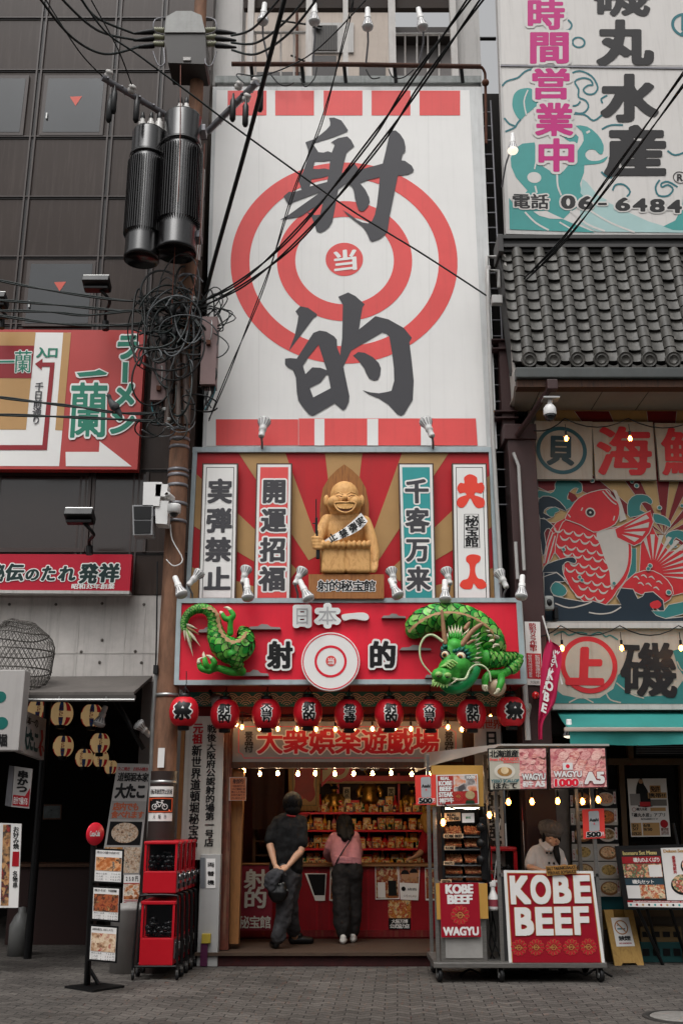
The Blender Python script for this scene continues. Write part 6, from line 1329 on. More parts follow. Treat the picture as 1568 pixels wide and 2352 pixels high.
# ---------------------------------------------------------------- left neighbour: brown panelled facade above, concrete band, open food alley below
YL = 13.2; FLF = Pl(YL); FL1 = Pl(YL-.005)
lb = thing('panelled_building','dark brown panelled building with two small windows left of the wooden pole','building',(-7,YL,0))
xe = xx(452,900,YL); zb = zz(1366,YL); zt0 = zz(-260,YL)
BP = mat('brown_panel','322620',.34,spec=.25,vary=.14,vscale=.8,streak=.25,dirt='6a5f5a',bump=.03,bscale=3)
m = MB(); m.bx(-14,xe,YL,YL+8,zb,zt0,BP); m.build('upper_wall',lb)
SE = mat('seam_dark','1e1a19',.5,vary=.1); MU = mat('mullion_brown','3f3633',.35,vary=.1)
m = MB()
vx =[xx(103,50,YL),xx(273,50,YL),xx(378,50,YL)]; dx = vx[1]-vx[0]; vx =[vx[0]-2*dx,vx[0]-dx]+vx+[vx[2]+dx]
for x in vx:
 if x>xe:continue
 for o in(-.035,.035):m.bx(x+o-.012,x+o+.012,YL-.03,YL,zb,zt0,MU)
 m.bx(x-.02,x+.02,YL-.006,YL,zb,zt0,SE)
zs_ =[zz(y,YL)for y in(-100,45,165,318,456,593,748,1082,1272)]
for z in zs_:m.bx(-14,xe,YL-.012,YL-.001,z-.012,z+.012,SE); m.bx(-14,xe,YL-.028,YL-.002,z+.013,z+.03,MU)
m.build('panel_seam',lb)
GLD = mat('dark_window_glass','202428',.05,vary=.6,vscale=.7,spec=.8)  # uneven reflections put into the glass colour as strong, coarse noise
for i,q in enumerate([[(112,180),(240,180),(228,303),(98,303)],[(72,606),(213,606),(202,742),(58,742)],[(-60,180),(60,180),(45,303),(-75,303)]]):
 m = MB(); c =[(x+(-8 if j in(0,3)else 8),y+(-7 if j<2 else 7))for j,(x,y)in enumerate(q)]
 m.slab(FL1,c,MU,.03,.03); w_ = m.build('window',lb)
 m = MB(); m.sheet(FL1,q,GLD,.034); m.build('pane',w_)
 if i<2:
  m = MB(); cx =(q[0][0]+q[1][0])/2+(-1 if i==0 else-4); cy = q[0][1]+52; m.sheet(FL1,[(cx-14,cy-10),(cx+14,cy-11),(cx-1,cy+11)],mat('triangle_red','c8584a',.5),.038); m.build('warning_triangle',w_)
  m = MB(); m.box(FL1.p(q[0][0]-4,(q[0][1]+q[3][1])/2+25,.05),(.02,.03,.1),ALU); m.build('handle',w_)
m = MB(); m.slab(FL1,[(-60,1090),(205,1090),(195,1262),(-70,1262)],mat('dark_pane','2c2320',.15,vary=.2,vscale=.8,spec=.6),.02,.02); m.slab(FL1,[(220,1090),(338,1090),(328,1268),(210,1268)],MATS['dark_pane'],.02,.02); w_ = m.build('window',lb)
m = MB()
for a in([(-60,1084),(211,1084),(210,1092),(-60,1092)],[(205,1084),(212,1084),(200,1268),(194,1268)],[(214,1084),(221,1084),(211,1268),(204,1268)],[(336,1084),(343,1084),(334,1268),(327,1268)],[(-60,1258),(196,1258),(196,1268),(-60,1268)]):m.slab(FL1,a,MU,.035,.034)
m.build('window_frame',lb)
# concrete band
CW_ = mat('concrete_band','beb9b4',.8,vary=.22,vscale=2,streak=.35,bump=.12,bscale=20)
zc0 = zz(1566,YL); m = MB(); m.bx(-14,xe,YL+.01,YL+8,zc0,zb-.005,CW_); m.build('concrete_wall',lb)
m = MB(); JO = mat('joint_white','b9b5b0',.8,vary=.1)
for x in(75,183,290,333):xw = xx(x,1400,YL); m.bx(xw-.008,xw+.008,YL+.004,YL+.009,zc0,zb-.02,JO)
z = zz(1500,YL); m.bx(-14,xe,YL+.004,YL+.0085,z-.006,z+.006,JO)
for x,y in((22,1388),(129,1388),(235,1386),(331,1388),(187,1497),(235,1470),(311,1496),(229,1521),(325,1522)):m.ball(FLF.p(x,y),(.02,.006,.02),mat('form_hole','57524d',.8),10)
m.build('panel_joint',lb)
# alley room
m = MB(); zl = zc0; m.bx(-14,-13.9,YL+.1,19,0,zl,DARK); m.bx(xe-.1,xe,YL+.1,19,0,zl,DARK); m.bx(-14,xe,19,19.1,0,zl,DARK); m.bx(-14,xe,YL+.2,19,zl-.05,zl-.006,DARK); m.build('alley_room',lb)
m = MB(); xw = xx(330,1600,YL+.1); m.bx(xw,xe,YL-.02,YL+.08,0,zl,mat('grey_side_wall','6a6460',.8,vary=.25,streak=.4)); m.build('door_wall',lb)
# lean-to roof over the alley
t = thing('lean_to_roof','weathered grey lean-to roof over the lantern alley entrance','awning roof',P(200,1590,12.2))
a =[P(95,1591,11.9),P(308,1589,11.9),P(350,1552,13.2),P(40,1556,13.2)]; a[0].x = -4.6; a[3].x = -5.2; m = MB(); b =[p-V((0,0,.035))for p in a]
RG = mat('roof_grey','5d5854',.8,vary=.25,streak=.3,bump=.15,bscale=12)
m.add(a+b,[(0,1,2,3),(4,5,6,7),(0,1,5,4),(1,2,6,5),(2,3,7,6),(3,0,4,7)],RG); m.build('roof_sheet',t)
m = MB(); e = P(312,1592,11.88); m.bx(-4.6,e.x,11.86,11.92,a[0].z-.07,a[0].z-.03,mat('fascia','46423f',.7,vary=.2)); m.tube([V((-4.5,11.84,a[0].z-.09)),V((e.x,11.84,a[0].z-.09))],.018,ALU,8)
for k_ in(.35,.6,.85):m.tube([V((-4.5,11.84,0)).lerp(V((e.x,11.84,0)),k_)+V((0,0,a[0].z-.05)),V((-4.5,11.84,0)).lerp(V((e.x,11.84,0)),k_)+V((0,0,a[0].z-.11))],.01,ALU,6)
m.build('gutter',t)
m = MB()
for k_ in(.3,.5,.7,.9):p = a[3].lerp(a[2],k_); q = a[0].lerp(a[1],k_); m.tube([p-V((0,.1,.07)),q-V((0,0,.07))],.025,WOODD,6)
m.build('rafter',t)
# ---- signs on the brown facade
YG = 12.95; FG = Pl(YG); k0 = crop(0,600,600)
RB1 = mat('board_red','b4423f',.4,vary=.08,vscale=2); RB2 = mat('board_dark_red','8d1722',.4,vary=.08); GRN = mat('letter_green','1f7a63',.4,vary=.06); TANB = mat('board_tan','b88f5c',.45,vary=.06)
t = thing('restaurant_signboard','large red, tan and white noodle shop signboard with route arrow and green lettering','signboard',FG.p(160,1078))
m = MB(); m.slab(FG,k0([(-250,583),(952,590),(898,1500),(-250,1496)]),RB1,0,.14)
m.sheet(FG,k0([(-250,600),(466,606),(388,1478),(-250,1476)]),WHITEC,.003); m.sheet(FG,k0([(-250,600),(235,602),(172,1240),(-250,1237)]),TANB,.006); m.sheet(FG,k0([(415,605),(466,607),(410,1245),(362,1242)]),TANB,.006); m.sheet(FG,k0([(-250,690),(225,690),(206,903),(-250,900)]),RB2,.009)
m.sheet(FG,k0([(280,800),(360,800),(308,1372),(-250,1372),(-250,1340),(278,1340),(328,828),(275,828),(275,852),(230,810),(280,775)]),RB2,.009); m.sheet(FG,k0([(430,1385),(648,1385),(652,1315),(862,1480),(432,1478)]),WHITEC,.006); m.build('board',t)
m = MB(); m.text(FG,'入口',k0([(243,700),(382,702),(378,768),(240,766)]),GRN,(.05,.04),.011); m.text(FG,'千日前通り',k0([(233,930),(288,930),(262,1206),(208,1206)]),INK,(.03,.02),.013,None,True)
OW =(.055,WHITEC)
m.text(FG,'一蘭',k0([(-15,725),(212,720),(206,868),(-20,868)]),GRN,(.015,.01),.016,(.03,WHITEC),N=90)
for ch,q in(('ラ',[(770,615),(910,610),(900,780),(750,780)]),('メ',[(745,930),(895,930),(880,1095),(735,1095)]),('ン',[(720,1110),(885,1110),(870,1270),(710,1270)]),('蘭',[(470,930),(705,930),(700,1290),(445,1290)])):m.text(FG,ch,k0(q),GRN,(.02,.015)if ch=='蘭'else(.06,.05),.016,(.035,WHITEC)if ch=='蘭'else OW,N=110)
m.stroke(FG,k0([(820,790),(815,940)]),17,WHITEC,.014,sub=1); m.stroke(FG,k0([(821,798),(816,932)]),12,GRN,.017,sub=1)
m.sheet(FG,k0([(490,862),(620,850),(650,838),(712,868),(700,888),(520,903),(500,895)]),WHITEC,.014); m.sheet(FG,k0([(502,868),(625,856),(650,846),(702,870),(692,880),(522,894)]),GRN,.017); m.build('lettering',t)
FG2 = Pl(12.92); k1 = crop(0,1150,560); CRD = mat('strip_red','b20e2c',.4,vary=.06)
t = thing('sauce_signboard','long crimson sign strip with white outlined dark brush script above the concrete band','signboard',FG2.p(150,1362))
m = MB(); m.slab(FG2,k1([(-300,658),(926,662),(908,916),(-300,908)]),CRD,0,.12); m.slab(FG2,k1([(-300,909),(909,917),(906,938),(-300,930)]),PALE,.02,.14); m.build('board',t)
m = MB(); gi = mat('ink_green','0f2d2b',.45)
for ch,x0,x1,y0,y1 in(('秘',-75,30,730,850),('伝',45,165,728,845),('の',180,275,755,845),('た',290,390,738,848),('れ',415,525,740,850),('発',560,680,728,862),('祥',700,830,728,855)):m.text(FG2,ch,k1([(x0+12,y0),(x1+8,y0),(x1-6,y1),(x0-8,y1)]),gi,(.055,.035),.010,(.06,WHITEC),N=90)
m.text(FG2,'昭和35年創業',k1([(505,866),(808,866),(802,904),(500,904)]),WHITEC,(.04,.03),.008,fit='bbox'); m.build('lettering',t)
def flood(hx,hy,w,bx_,by_,Y,label):
 t = thing('flood_light',label,'flood light',P(bx_,by_,Y+.3),'black flood lights on the signboards')
 c = P(hx,hy,Y-.15); s = w/ppm(hy,Y); m = MB(); r_ = Matrix.Rotation(radians(-22),3,'X'); m.box(c,(s,.22,.1),BLK,r_,.01); m.box(c+r_@V((0,0,.055)),(s*.96,.2,.02),ALU,r_); m.box(c+V((0,.02,-.07)),(s*.9,.14,.04),BLK,None,.008)
 m.build('lamp_housing',t); m = MB(); m.tube(smooth2([c+V((.05,.02,-.08)),c+V((.16,.1,-.2)),P(bx_,(hy+by_*2)/3,Y+.2),P(bx_,by_-8,Y+.3)],5),.022,BLK,8); m.cyl(P(bx_,by_-14,Y+.3),P(bx_,by_+6,Y+.3),.045,BLK,12); m.build('arm',t)
flood(223,652,60,243,752,12.45,'black flood light over the noodle shop signboard below the window'); flood(184,1186,64,206,1268,12.42,'black flood light over the crimson sign strip'); flood(-12,690,56,4,748,12.45,'black flood light at the left photo edge, mostly cut off')
# ---- wire mesh ball, light boxes, hanging lanterns of the alley
c = P(34,1520,12.3); rb = 88/ppm(1520,12.3); m = MB(); WM = mat('mesh_wire','5c5955',.5,metal=.5,vary=.2)
RN.seed(21)
def bp(th,ph):
 r_ = rb*(1+.05*sin(3*th+1)*sin(2*ph)+.03*sin(7*ph)); return c+V((r_*sin(ph)*cos(th),r_*sin(ph)*sin(th),r_*cos(ph)*1.08))
for s_ in(-1,1):
 for k_ in range(46):m.tube([bp(2*pi*k_/46+s_*1.9*(j/16),.12+2.9*j/16)for j in range(17)],.0034,WM,4,cap=False)
for k_ in range(6):m.tube([bp(2*pi*j/24,.45+.45*k_)for j in range(24)],.009,WM,5,closed=True)
one(m,'wire_mesh_ball','big round wire mesh ball hanging over the white light box','mesh ball')
YX = 11.5; FX = Pl(YX); t = thing('light_box_sign','white projecting light box sign with teal ovals at the left photo edge','sign box',FX.p(0,1724))
GRYW = mat('box_white','a8a4a1',.45,vary=.06,streak=.15); xr_ = xx(50,1640,YX)
m = MB(); m.bx(xr_-1.1,xr_,YX,YX+.22,zz(1724,YX),zz(1538,YX),GRYW,.012); m.build('box',t); m = MB();
for y in(1737-1650+1650-0,):pass
TO = mat('oval_teal','0f5f58',.45)
for x,y,rx_,ry_ in((1,1601,14,13),(4,1661,15,14)):m.disc(FX,x,y,rx_,TO,.004,sq=ry_/rx_)
m.text(FX,'道頓堀',(-40,1686,17,1714),BLACK,(.05,.04),.006); m.build('lettering',t)
px_ = Pl((xr_+.003,0,0),(1,0,0)); t = thing('side_signboard','slanting white board with dark brush lettering and red crab under the light box','sign board',px_.p(70,1735)); q =[(47,1627),(107,1652),(101,1746),(38,1724)]
m = MB(); pz = Pl((xx(48,1680,11.75),0,0),(1,-.0,0)); m.slab(pz,q,GRYW,0,.06); m.build('board',t)
m = MB(); m.text(pz,'大たこ',sub(q,.2,.38,.78,.88),mat('ink_teal','1a3c3c',.5),(.06,.05),.004); m.text(pz,'日本一の',sub(q,.18,.08,.72,.3),BLACK,(.03,.03),.004); m.text(pz,'味の店',sub(q,.03,.1,.14,.85),DRED,(.04,.03),.004,None,True); m.stroke(pz,[sub(q,u,v,u,v)[0]for u,v in((.86,.3),(.9,.5),(.84,.7),(.9,.92))],5,DRED,.004); m.stroke(pz,[sub(q,u,v,u,v)[0]for u,v in((.78,.75),(.92,.68),(.98,.8))],3,DRED,.006); m.build('lettering',t)
YW = 12.0; FW_ = Pl(YW); t = thing('skewer_shop_sign','small white box sign with black brush letters over a red foot','sign box',FW_.p(50,1857)); q =[(34,1760),(75,1766),(67,1857),(27,1853)]
m = MB(); m.slab(FW_,q,GRYW,0,.02); m.slab(FW_,[(22,1758),(33,1760),(26,1853),(12,1850)],STEEL,-.005,.25); m.build('box',t)
m = MB(); m.text(FW_,'串かつ',sub(q,.22,.08,.8,.62),BLACK,(.06,.05),.006,None,True); m.sheet(FW_,sub(q,.05,.7,.97,.96),DRED,.004); m.sheet(FW_,[sub(q,u,v,u,v)[0]for u,v in((.97,.96),(.97,.48),(.72,.7))],DRED,.0045); m.text(FW_,'自分で揚げる',sub(q,.08,.74,.9,.92),OFFW,(.02,.02),.006); m.build('lettering',t)
t = thing('menu_poster','column of small food menu posters at the lower left photo edge','poster',P(20,2080,11.9)); FM3 = Pl(11.9); m = MB(); m.slab(FM3,[(-60,1888),(50,1892),(42,2085),(-60,2085)],OFFW,0,.02); m.sheet(FM3,[(8,1894),(26,1894),(20,2080),(2,2080)],food('menu_mix',['5a1c1c','c09060','2a2a2a','a8382c'],12,3),.003); m.text(FM3,'お好み焼',(31,1898,44,1950),BLACK,(.03,.02),.004,None,True); m.sheet(FM3,[(30,1956),(45,1956),(44,1990),(28,1990)],DRED,.004); m.text(FM3,'名物串',(30,2000,41,2040),BLACK,(.03,.02),.004,None,True); m.build('sheet',t)
# striped paper lanterns inside the alley
def stripe_mat():
 m = mat('striped_paper','c9a877',.6,vary=0); t = m.node_tree; b = t.nodes['Principled BSDF']; N = t.nodes.new; L = t.links.new
 co = N('ShaderNodeTexCoord'); sx_ = N('ShaderNodeSeparateXYZ'); L(co.outputs['Object'],sx_.inputs[0]); at = N('ShaderNodeMath'); at.operation = 'ARCTAN2'; L(sx_.outputs[0],at.inputs[0]); L(sx_.outputs[1],at.inputs[1])
 mr = N('ShaderNodeMapRange'); mr.inputs[1].default_value = -pi; mr.inputs[2].default_value = pi; L(at.outputs[0],mr.inputs[0]); md = N('ShaderNodeMath'); md.operation = 'MULTIPLY'; md.inputs[1].default_value = 3; L(mr.outputs[0],md.inputs[0]); fr = N('ShaderNodeMath'); fr.operation = 'FRACT'; L(md.outputs[0],fr.inputs[0])
 o = ramp(t,[(.0,'c9a877'),(.42,'c9a877'),(.43,'8a1a1c'),(.66,'8a1a1c'),(.67,'c9a877'),(.8,'1c2a44'),(.98,'1c2a44')],fr.outputs[0]); t.nodes[-1].color_ramp.interpolation = 'CONSTANT'
 zr_ = N('ShaderNodeMath'); zr_.operation = 'ABSOLUTE'; zm = N('ShaderNodeMath'); zm.operation = 'SUBTRACT'; zm.inputs[1].default_value = .19; L(sx_.outputs[2],zm.inputs[0]); L(zm.outputs[0],zr_.inputs[0]); gt = N('ShaderNodeMath'); gt.operation = 'GREATER_THAN'; gt.inputs[1].default_value = .04; L(zr_.outputs[0],gt.inputs[0])
 mx = N('ShaderNodeMix'); mx.data_type = 'RGBA'; L(gt.outputs[0],mx.inputs[0]); mx.inputs[6].default_value = lin('c9a877')+(1,); L(o,mx.inputs[7]); L(mx.outputs[2],b.inputs['Base Color'])
 L(mx.outputs[2],b.inputs['Emission Color']); b.inputs['Emission Strength'].default_value = .22
 return m
STR = stripe_mat()
for i,(x,y,r_,Y,tn)in enumerate([(89,1630,24,13.6,.3),(142,1640,26,13.5,.2),(212,1644,25,13.5,.15),(146,1714,23,13.9,.2),(230,1707,22,13.9,.3),(194,1741,20,14.3,-.1),(232,1743,18,14.8,0),(255,1762,15,15.2,.3)]):
 lantern(x,y,'アサヒビール','striped paper lantern in the alley, %s'%['half behind the mesh ball','second from the mesh ball in the upper row','behind the pale reflector lamp','alone below the upper row','upper one beside the grey board end','lower one left of a pair','lower one right of a pair','smallest and deepest by the menu banner'][i],Y,r_,STR,'striped lanterns in the alley',DRED,tn,None)
# a lit paper lantern, dim in daylight
lampx(243,1622,226,1668,12.3,'pale reflector lamp hanging in front of the striped lanterns',12.25,grp='alley lamps'); lampx(345,1690,315,1660,12.4,'orange socketed reflector lamp pointing up beside the pole',12.3,grp='alley lamps')
m = MB(); m.tube(smooth2([P(262,1605,12.5),P(290,1650,12.45),P(312,1690,12.45),P(330,1720,12.5)],4),.03,BLK,8); one(m,'lamp_bracket','thick black bent lamp bracket under the lean-to roof','bracket')
# things in the dark of the alley
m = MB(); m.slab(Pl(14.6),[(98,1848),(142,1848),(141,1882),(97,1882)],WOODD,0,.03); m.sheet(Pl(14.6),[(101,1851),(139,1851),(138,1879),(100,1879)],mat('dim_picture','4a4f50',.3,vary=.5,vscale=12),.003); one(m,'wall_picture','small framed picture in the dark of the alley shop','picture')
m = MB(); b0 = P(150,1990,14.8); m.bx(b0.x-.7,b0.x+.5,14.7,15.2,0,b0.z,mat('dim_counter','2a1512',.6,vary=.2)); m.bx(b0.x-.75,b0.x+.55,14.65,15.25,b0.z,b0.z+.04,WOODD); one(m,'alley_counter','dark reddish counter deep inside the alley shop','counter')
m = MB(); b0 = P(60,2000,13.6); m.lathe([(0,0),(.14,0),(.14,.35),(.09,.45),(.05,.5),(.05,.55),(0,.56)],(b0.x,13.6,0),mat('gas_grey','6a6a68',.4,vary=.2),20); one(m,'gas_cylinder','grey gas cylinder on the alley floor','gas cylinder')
m = MB(); m.tube([V((P(115,1560,13.3).x,13.3,zc0)),V((P(115,1560,13.3).x,13.3,0))],.05,BLK,8); one(m,'alley_post','black post at the alley entrance behind the menu stand','post')
# tall menu banner leaning by the pole
YT = 12.75; FT = Pl(YT); t = thing('menu_banner','tall leaning takoyaki menu banner with black, red and photo panels behind the menu stand','banner',FT.p(275,2010)); q =[(270,1753),(346,1755),(320,2010),(229,2010)]
m = MB(); m.slab(FT,q,GRYW,0,.012); m.text(FT,'たこ焼き お好み焼き',sub(q,.05,.03,.95,.065),DRED,(.03,.02),.004,fit='em'); m.text(FT,'道頓堀本家',sub(q,.08,.08,.98,.16),BLACK,(.04,.03),.004); m.text(FT,'大たこ',sub(q,.08,.18,.95,.31),BLACK,(.06,.05),.004); OT = mat('banner_orange','b05a3c',.5)
m.sheet(FT,sub(q,.02,.335,.98,.5),mat('banner_grey','8e8a87',.5),.003); m.text(FT,'店内でも',sub(q,.08,.35,.8,.42),OT,(.05,.04),.006); m.text(FT,'食べれます',sub(q,.06,.425,.96,.49),OT,(.05,.04),.006)
m.sheet(FT,sub(q,.06,.52,.94,.73),BLK,.003); c = sub(q,.5,.62,.5,.62)[0]; TK = food('takoyaki',['6a4a38','b89a80','d0c0ac','3a2418'],40,2); m.disc(FT,c[0],c[1],31,TK,.006,sq=.72); m.sheet(FT,sub(q,.03,.75,.5,.98),food('fried',['7a4a24','b07838','d8c8b0'],25,3),.004); m.sheet(FT,sub(q,.53,.75,.98,.98),TK,.004); m.build('sheet',t)
t = thing('menu_sheets','stack of red bordered price sheets standing behind the capsule machines','menu sheets',P(318,2110,12.5)); m = MB(); F5 = Pl(12.5); m.slab(F5,[(285,2010),(322,2010),(318,2120),(280,2120)],OFFW,0,.012); m.sheet(F5,[(286,2030),(321,2030),(320,2066),(284,2066)],food('sheet_food',['5a2a1c','b06a3a','d8cbb8','3a1c1a'],20,8),.003); m.text(F5,'250円',(290,2012,318,2024),BLACK,(.04,.03),.004,fit='em')
for y in(2028,2068,2072,2108):m.sheet(F5,[(284,y),(321,y),(321,y+2),(284,y+2)],DRED,.004)
m.build('sheet',t)
m = MB(); g_ = GP(312,2222); m.lathe([(0,0),(.2,0),(.22,.62),(.24,.64),(.24,.68),(0,.72)],(P(295,2220,12.2).x,12.2,0),mat('bin_white','8c8986',.5,vary=.15,streak=.3),28); one(m,'waste_bin','pale grey round bin behind menu stand and capsule machines','bin')
# ---- menu stand with three framed menus and a red drinks disc
kc = crop(140,2050,600); YN = 11.15; F6 = Pl((0,YN,0),(.22,-1,.05)); t = thing('menu_stand','tall black menu stand with three framed food menus on a flat foot plate','menu stand',GP(*kc([(280,1440)])[0]))
m = MB(); bp_ =[GP(*p)for p in kc([(75,1435),(350,1398),(585,1430),(320,1472)])]; tp_ =[p+V((0,0,.02))for p in bp_]; m.add(bp_+tp_,[(0,1,2,3),(4,5,6,7),(0,1,5,4),(1,2,6,5),(2,3,7,6),(3,0,4,7)],BLK); m.build('foot_plate',t)
gb = GP(*kc([(265,1425)])[0]); m = MB(); tpp = F6.p(*kc([(325,200)])[0]); m.tube([gb+V((0,0,.02)),F6.p(*kc([(290,900)])[0],-.02),tpp],.032,BLK,4); m.tube([gb+V((.12,0,.02)),gb+V((.02,0,.16))],.02,BLK,6); m.build('post',t)
FD_ =[('skewers',['5a2c1c','b0622e','d8a070','2a1a16','c8bfb2'],16),('noodles',['6a2018','a85a34','3a1c14','d09a60'],26),('pancake',['4a2a20','b08868','d8c4a8','9a3024'],24)]
for i,q in enumerate([[(327,240),(585,252),(572,548),(313,534)],[(308,562),(558,575),(545,875),(296,855)],[(290,890),(537,908),(520,1222),(272,1200)]]):
 q = kc(q); m = MB(); m.slab(F6,q,BLK,.02,.045); f_ = m.build('menu_frame',t)
 m = MB(); m.sheet(F6,sub(q,.06,.05,.93,.95),OFFW,.024); pq = sub(q,.08,.25,.92,.64)if i == 0 else sub(q,.08,.22,.92,.72); m.sheet(F6,pq,food('menu_food_%d'%i,FD_[i][1],FD_[i][2],i),.027)
 m.text(F6,['串カツ盛り合わせ','焼きそば 特製麺','お好み焼き(大だこ入り)'][i],sub(q,.1,.08,.85,.15),BLACK,(.03,.02),.028,fit='em',N=48)
 for j in range(3):m.text(F6,['串カツ五本  750円','二人前 1,200円','三人前 2,400円'][j],sub(q,.1,.7+j*.08+(.04 if i else 0),.9,.755+j*.08+(.04 if i else 0)),INK,(.01,.0),.028,fit='em',N=40)
 m.build('menu_page',f_)
t = thing('drinks_disc','round red soft drink disc with white script on top of the menu stand','disc sign',F6.p(*kc([(335,210)])[0])); F7 = Pl(F6.p(*kc([(335,120)])[0],.04),(.8,-.6,0)); cc_ = kc([(335,120)])[0]
ctr = F7.p(*cc_); rr_ = 24/ppm(1915,11.15)*1.0; m = MB(); m.lathe([(0,.012),(rr_*.97,.012),(rr_,.006),(rr_,-.006),(0,-.01)],ctr,mat('disc_red','cf1f32',.35,vary=.04),48,F7.n); m.build('disc',t)
m = MB(); m.text(F7,'Coca-Cola',kc([(293,95),(378,90),(376,140),(291,142)]),OFFW,(.05,.04),.016); m.build('lettering',t)
# ---- rolling stacks of red capsule machines, receding to the change machine
GR = mat('capsule_red','b01220',.35,vary=.08,vscale=4); CLR = mat('clear_plastic','15171a',.05,vary=0,alpha=.14,spec=.5); CHR = mat('chrome','a8a8aa',.15,metal=1,vary=.05)
Y0g = 11.58; xl,xr2 = xx(318,2230,Y0g),xx(396,2230,Y0g); wg = xr2-xl; dg = .26
cm = thing('capsule_machine','red capsule machine pair on a black rolling frame, nearest to the street','capsule machine',((xl+xr2)/2,Y0g+dg/2,0),'row of capsule machines')
m = MB()
for y in(Y0g-.01,Y0g+dg-.015):m.tube(smooth2([V((xl-.06,y,.1)),V((xl-.045,y,.5)),V((xl-.03,y,.78)),V((xl+.02,y,.825)),V((xr2-.02,y,.825)),V((xr2+.03,y,.78)),V((xr2+.04,y,.5)),V((xr2+.05,y,.1))],4),.012,BLK,8)
for x in(xl-.05,xr2+.045):m.tube([V((x,Y0g-.01,.12)),V((x,Y0g+dg-.015,.12))],.011,BLK,8)
m.tube([V((xl-.05,Y0g+.01,.13)),V((xr2+.045,Y0g+.01,.13))],.011,BLK,8); m.tube([V((xl-.05,Y0g+dg-.03,.13)),V((xr2+.045,Y0g+dg-.03,.13))],.011,BLK,8); m.build('rolling_frame',cm)
for x in(xl-.055,xr2+.05):
 for y in(Y0g-.005,Y0g+dg-.025):m = MB(); m.lathe([(0,-.012),(.036,-.012),(.04,0),(.036,.012),(0,.012)],(x,y,.042),RUB,16,(1,.4,0)); m.cyl((x,y,.05),(x,y,.12),.014,ALU,8); m.build('caster',cm)
for nm,zb_,zt_ in(('lower_machine',.14,.77),('upper_machine',.845,1.37)):
 h = zt_-zb_; m = MB(); zw0,zw1 = zb_+h*.42,zt_-h*.06
 m.bx(xl,xr2,Y0g,Y0g+dg-.03,zb_,zw0,GR,.01); m.bx(xl-.01,xr2+.01,Y0g-.006,Y0g+dg-.024,zt_-h*.06,zt_,GR,.01)
 for x in(xl+.012,xr2-.012):
  for y in(Y0g+.012,Y0g+dg-.042):m.bx(x-.012,x+.012,y-.012,y+.012,zw0,zw1,GR)
 m.bx(xl+.02,xr2-.02,Y0g+dg-.06,Y0g+dg-.055,zw0,zw1,BLK); b_ = m.build(nm,cm)
 m = MB(); m.bx(xl+.02,xr2-.02,Y0g+.001,Y0g+.004,zw0+.005,zw1,CLR); m.bx(xr2-.006,xr2-.003,Y0g+.02,Y0g+dg-.05,zw0+.005,zw1,CLR); m.build('window',b_)
 m = MB(); RN.seed(int(zb_*100))
 for i in range(44):
  a_ = V((RN.uniform(xl+.05,xr2-.05),RN.uniform(Y0g+.05,Y0g+dg-.1),zw0+.035+.045*(i//14)+RN.uniform(0,.015))); m.ball(a_,.033,mat('black_capsule','0e0e10',.2,vary=.1),12)
 m.build('capsule_heap',b_)
 m = MB(); yc_ = Y0g+(dg-.03)/2; m.bx(xr2,xr2+.012,yc_-.07,yc_+.07,zb_+h*.1,zw0-.02,mat('plate_grey','77777a',.3,metal=.6)); m.lathe([(0,0),(.035,0),(.035,.02),(0,.025)],(xr2+.012,yc_,zb_+h*.3),CHR,16,(1,0,0)); m.box((xr2+.045,yc_,zb_+h*.3),(.02,.014,.07),CHR,None,.004); m.bx(xr2+.012,xr2+.03,yc_-.05,yc_+.05,zb_+h*.08,zb_+h*.18,BLK); m.build('coin_crank',b_)
KID.clear()
for i in range(1,5):clone(cm,(cm.location.x+.012*i,cm.location.y+dg*i*1.02,0),'red capsule machine pair on a rolling frame, %s behind the nearest one'%['directly','second','third','fourth'][i-1])
m = MB(); g_ = V((xr2+.22,12.6,.3)); m.box(g_,(.1,.12,.1),mat('yellow_tag','b09a3c',.5,vary=.2),None,.005); m.box(g_-V((.02,0,.17)),(.08,.1,.24),mat('purple_box','4a1a3a',.5),None,.005); one(m,'tag_box','small yellow tag on a purple box among the capsule machine frames','box')
# ---------------------------------------------------------------- right neighbour: seafood restaurant with big sign, mock tiled roof, mural and awning
YR = 12.75; FR = Pl(YR); cR = crop(1207,900,1707,1307); cS = crop(1240,0,1707); cT = crop(1180,560,1480,1260)
rb_ = thing('restaurant_building','seafood restaurant building with mock tiled roof and painted fish mural right of the game parlour','building',(7,YR,0))
xl0 = xx(1232,1300,YR); zaw = zz(1628,YR); zso = zz(942,YR)
m = MB(); m.bx(xl0,14,YR+.01,YR+7,zaw,zso+.02,mat('mural_wall','7d7770',.7,vary=.1)); m.bx(P(1165,700,13.0).x,14,13.0,20,zso+.02,zz(548,13.0),mat('side_dark','2a2523',.8,vary=.3,streak=.3)); m.build('upper_wall',rb_)
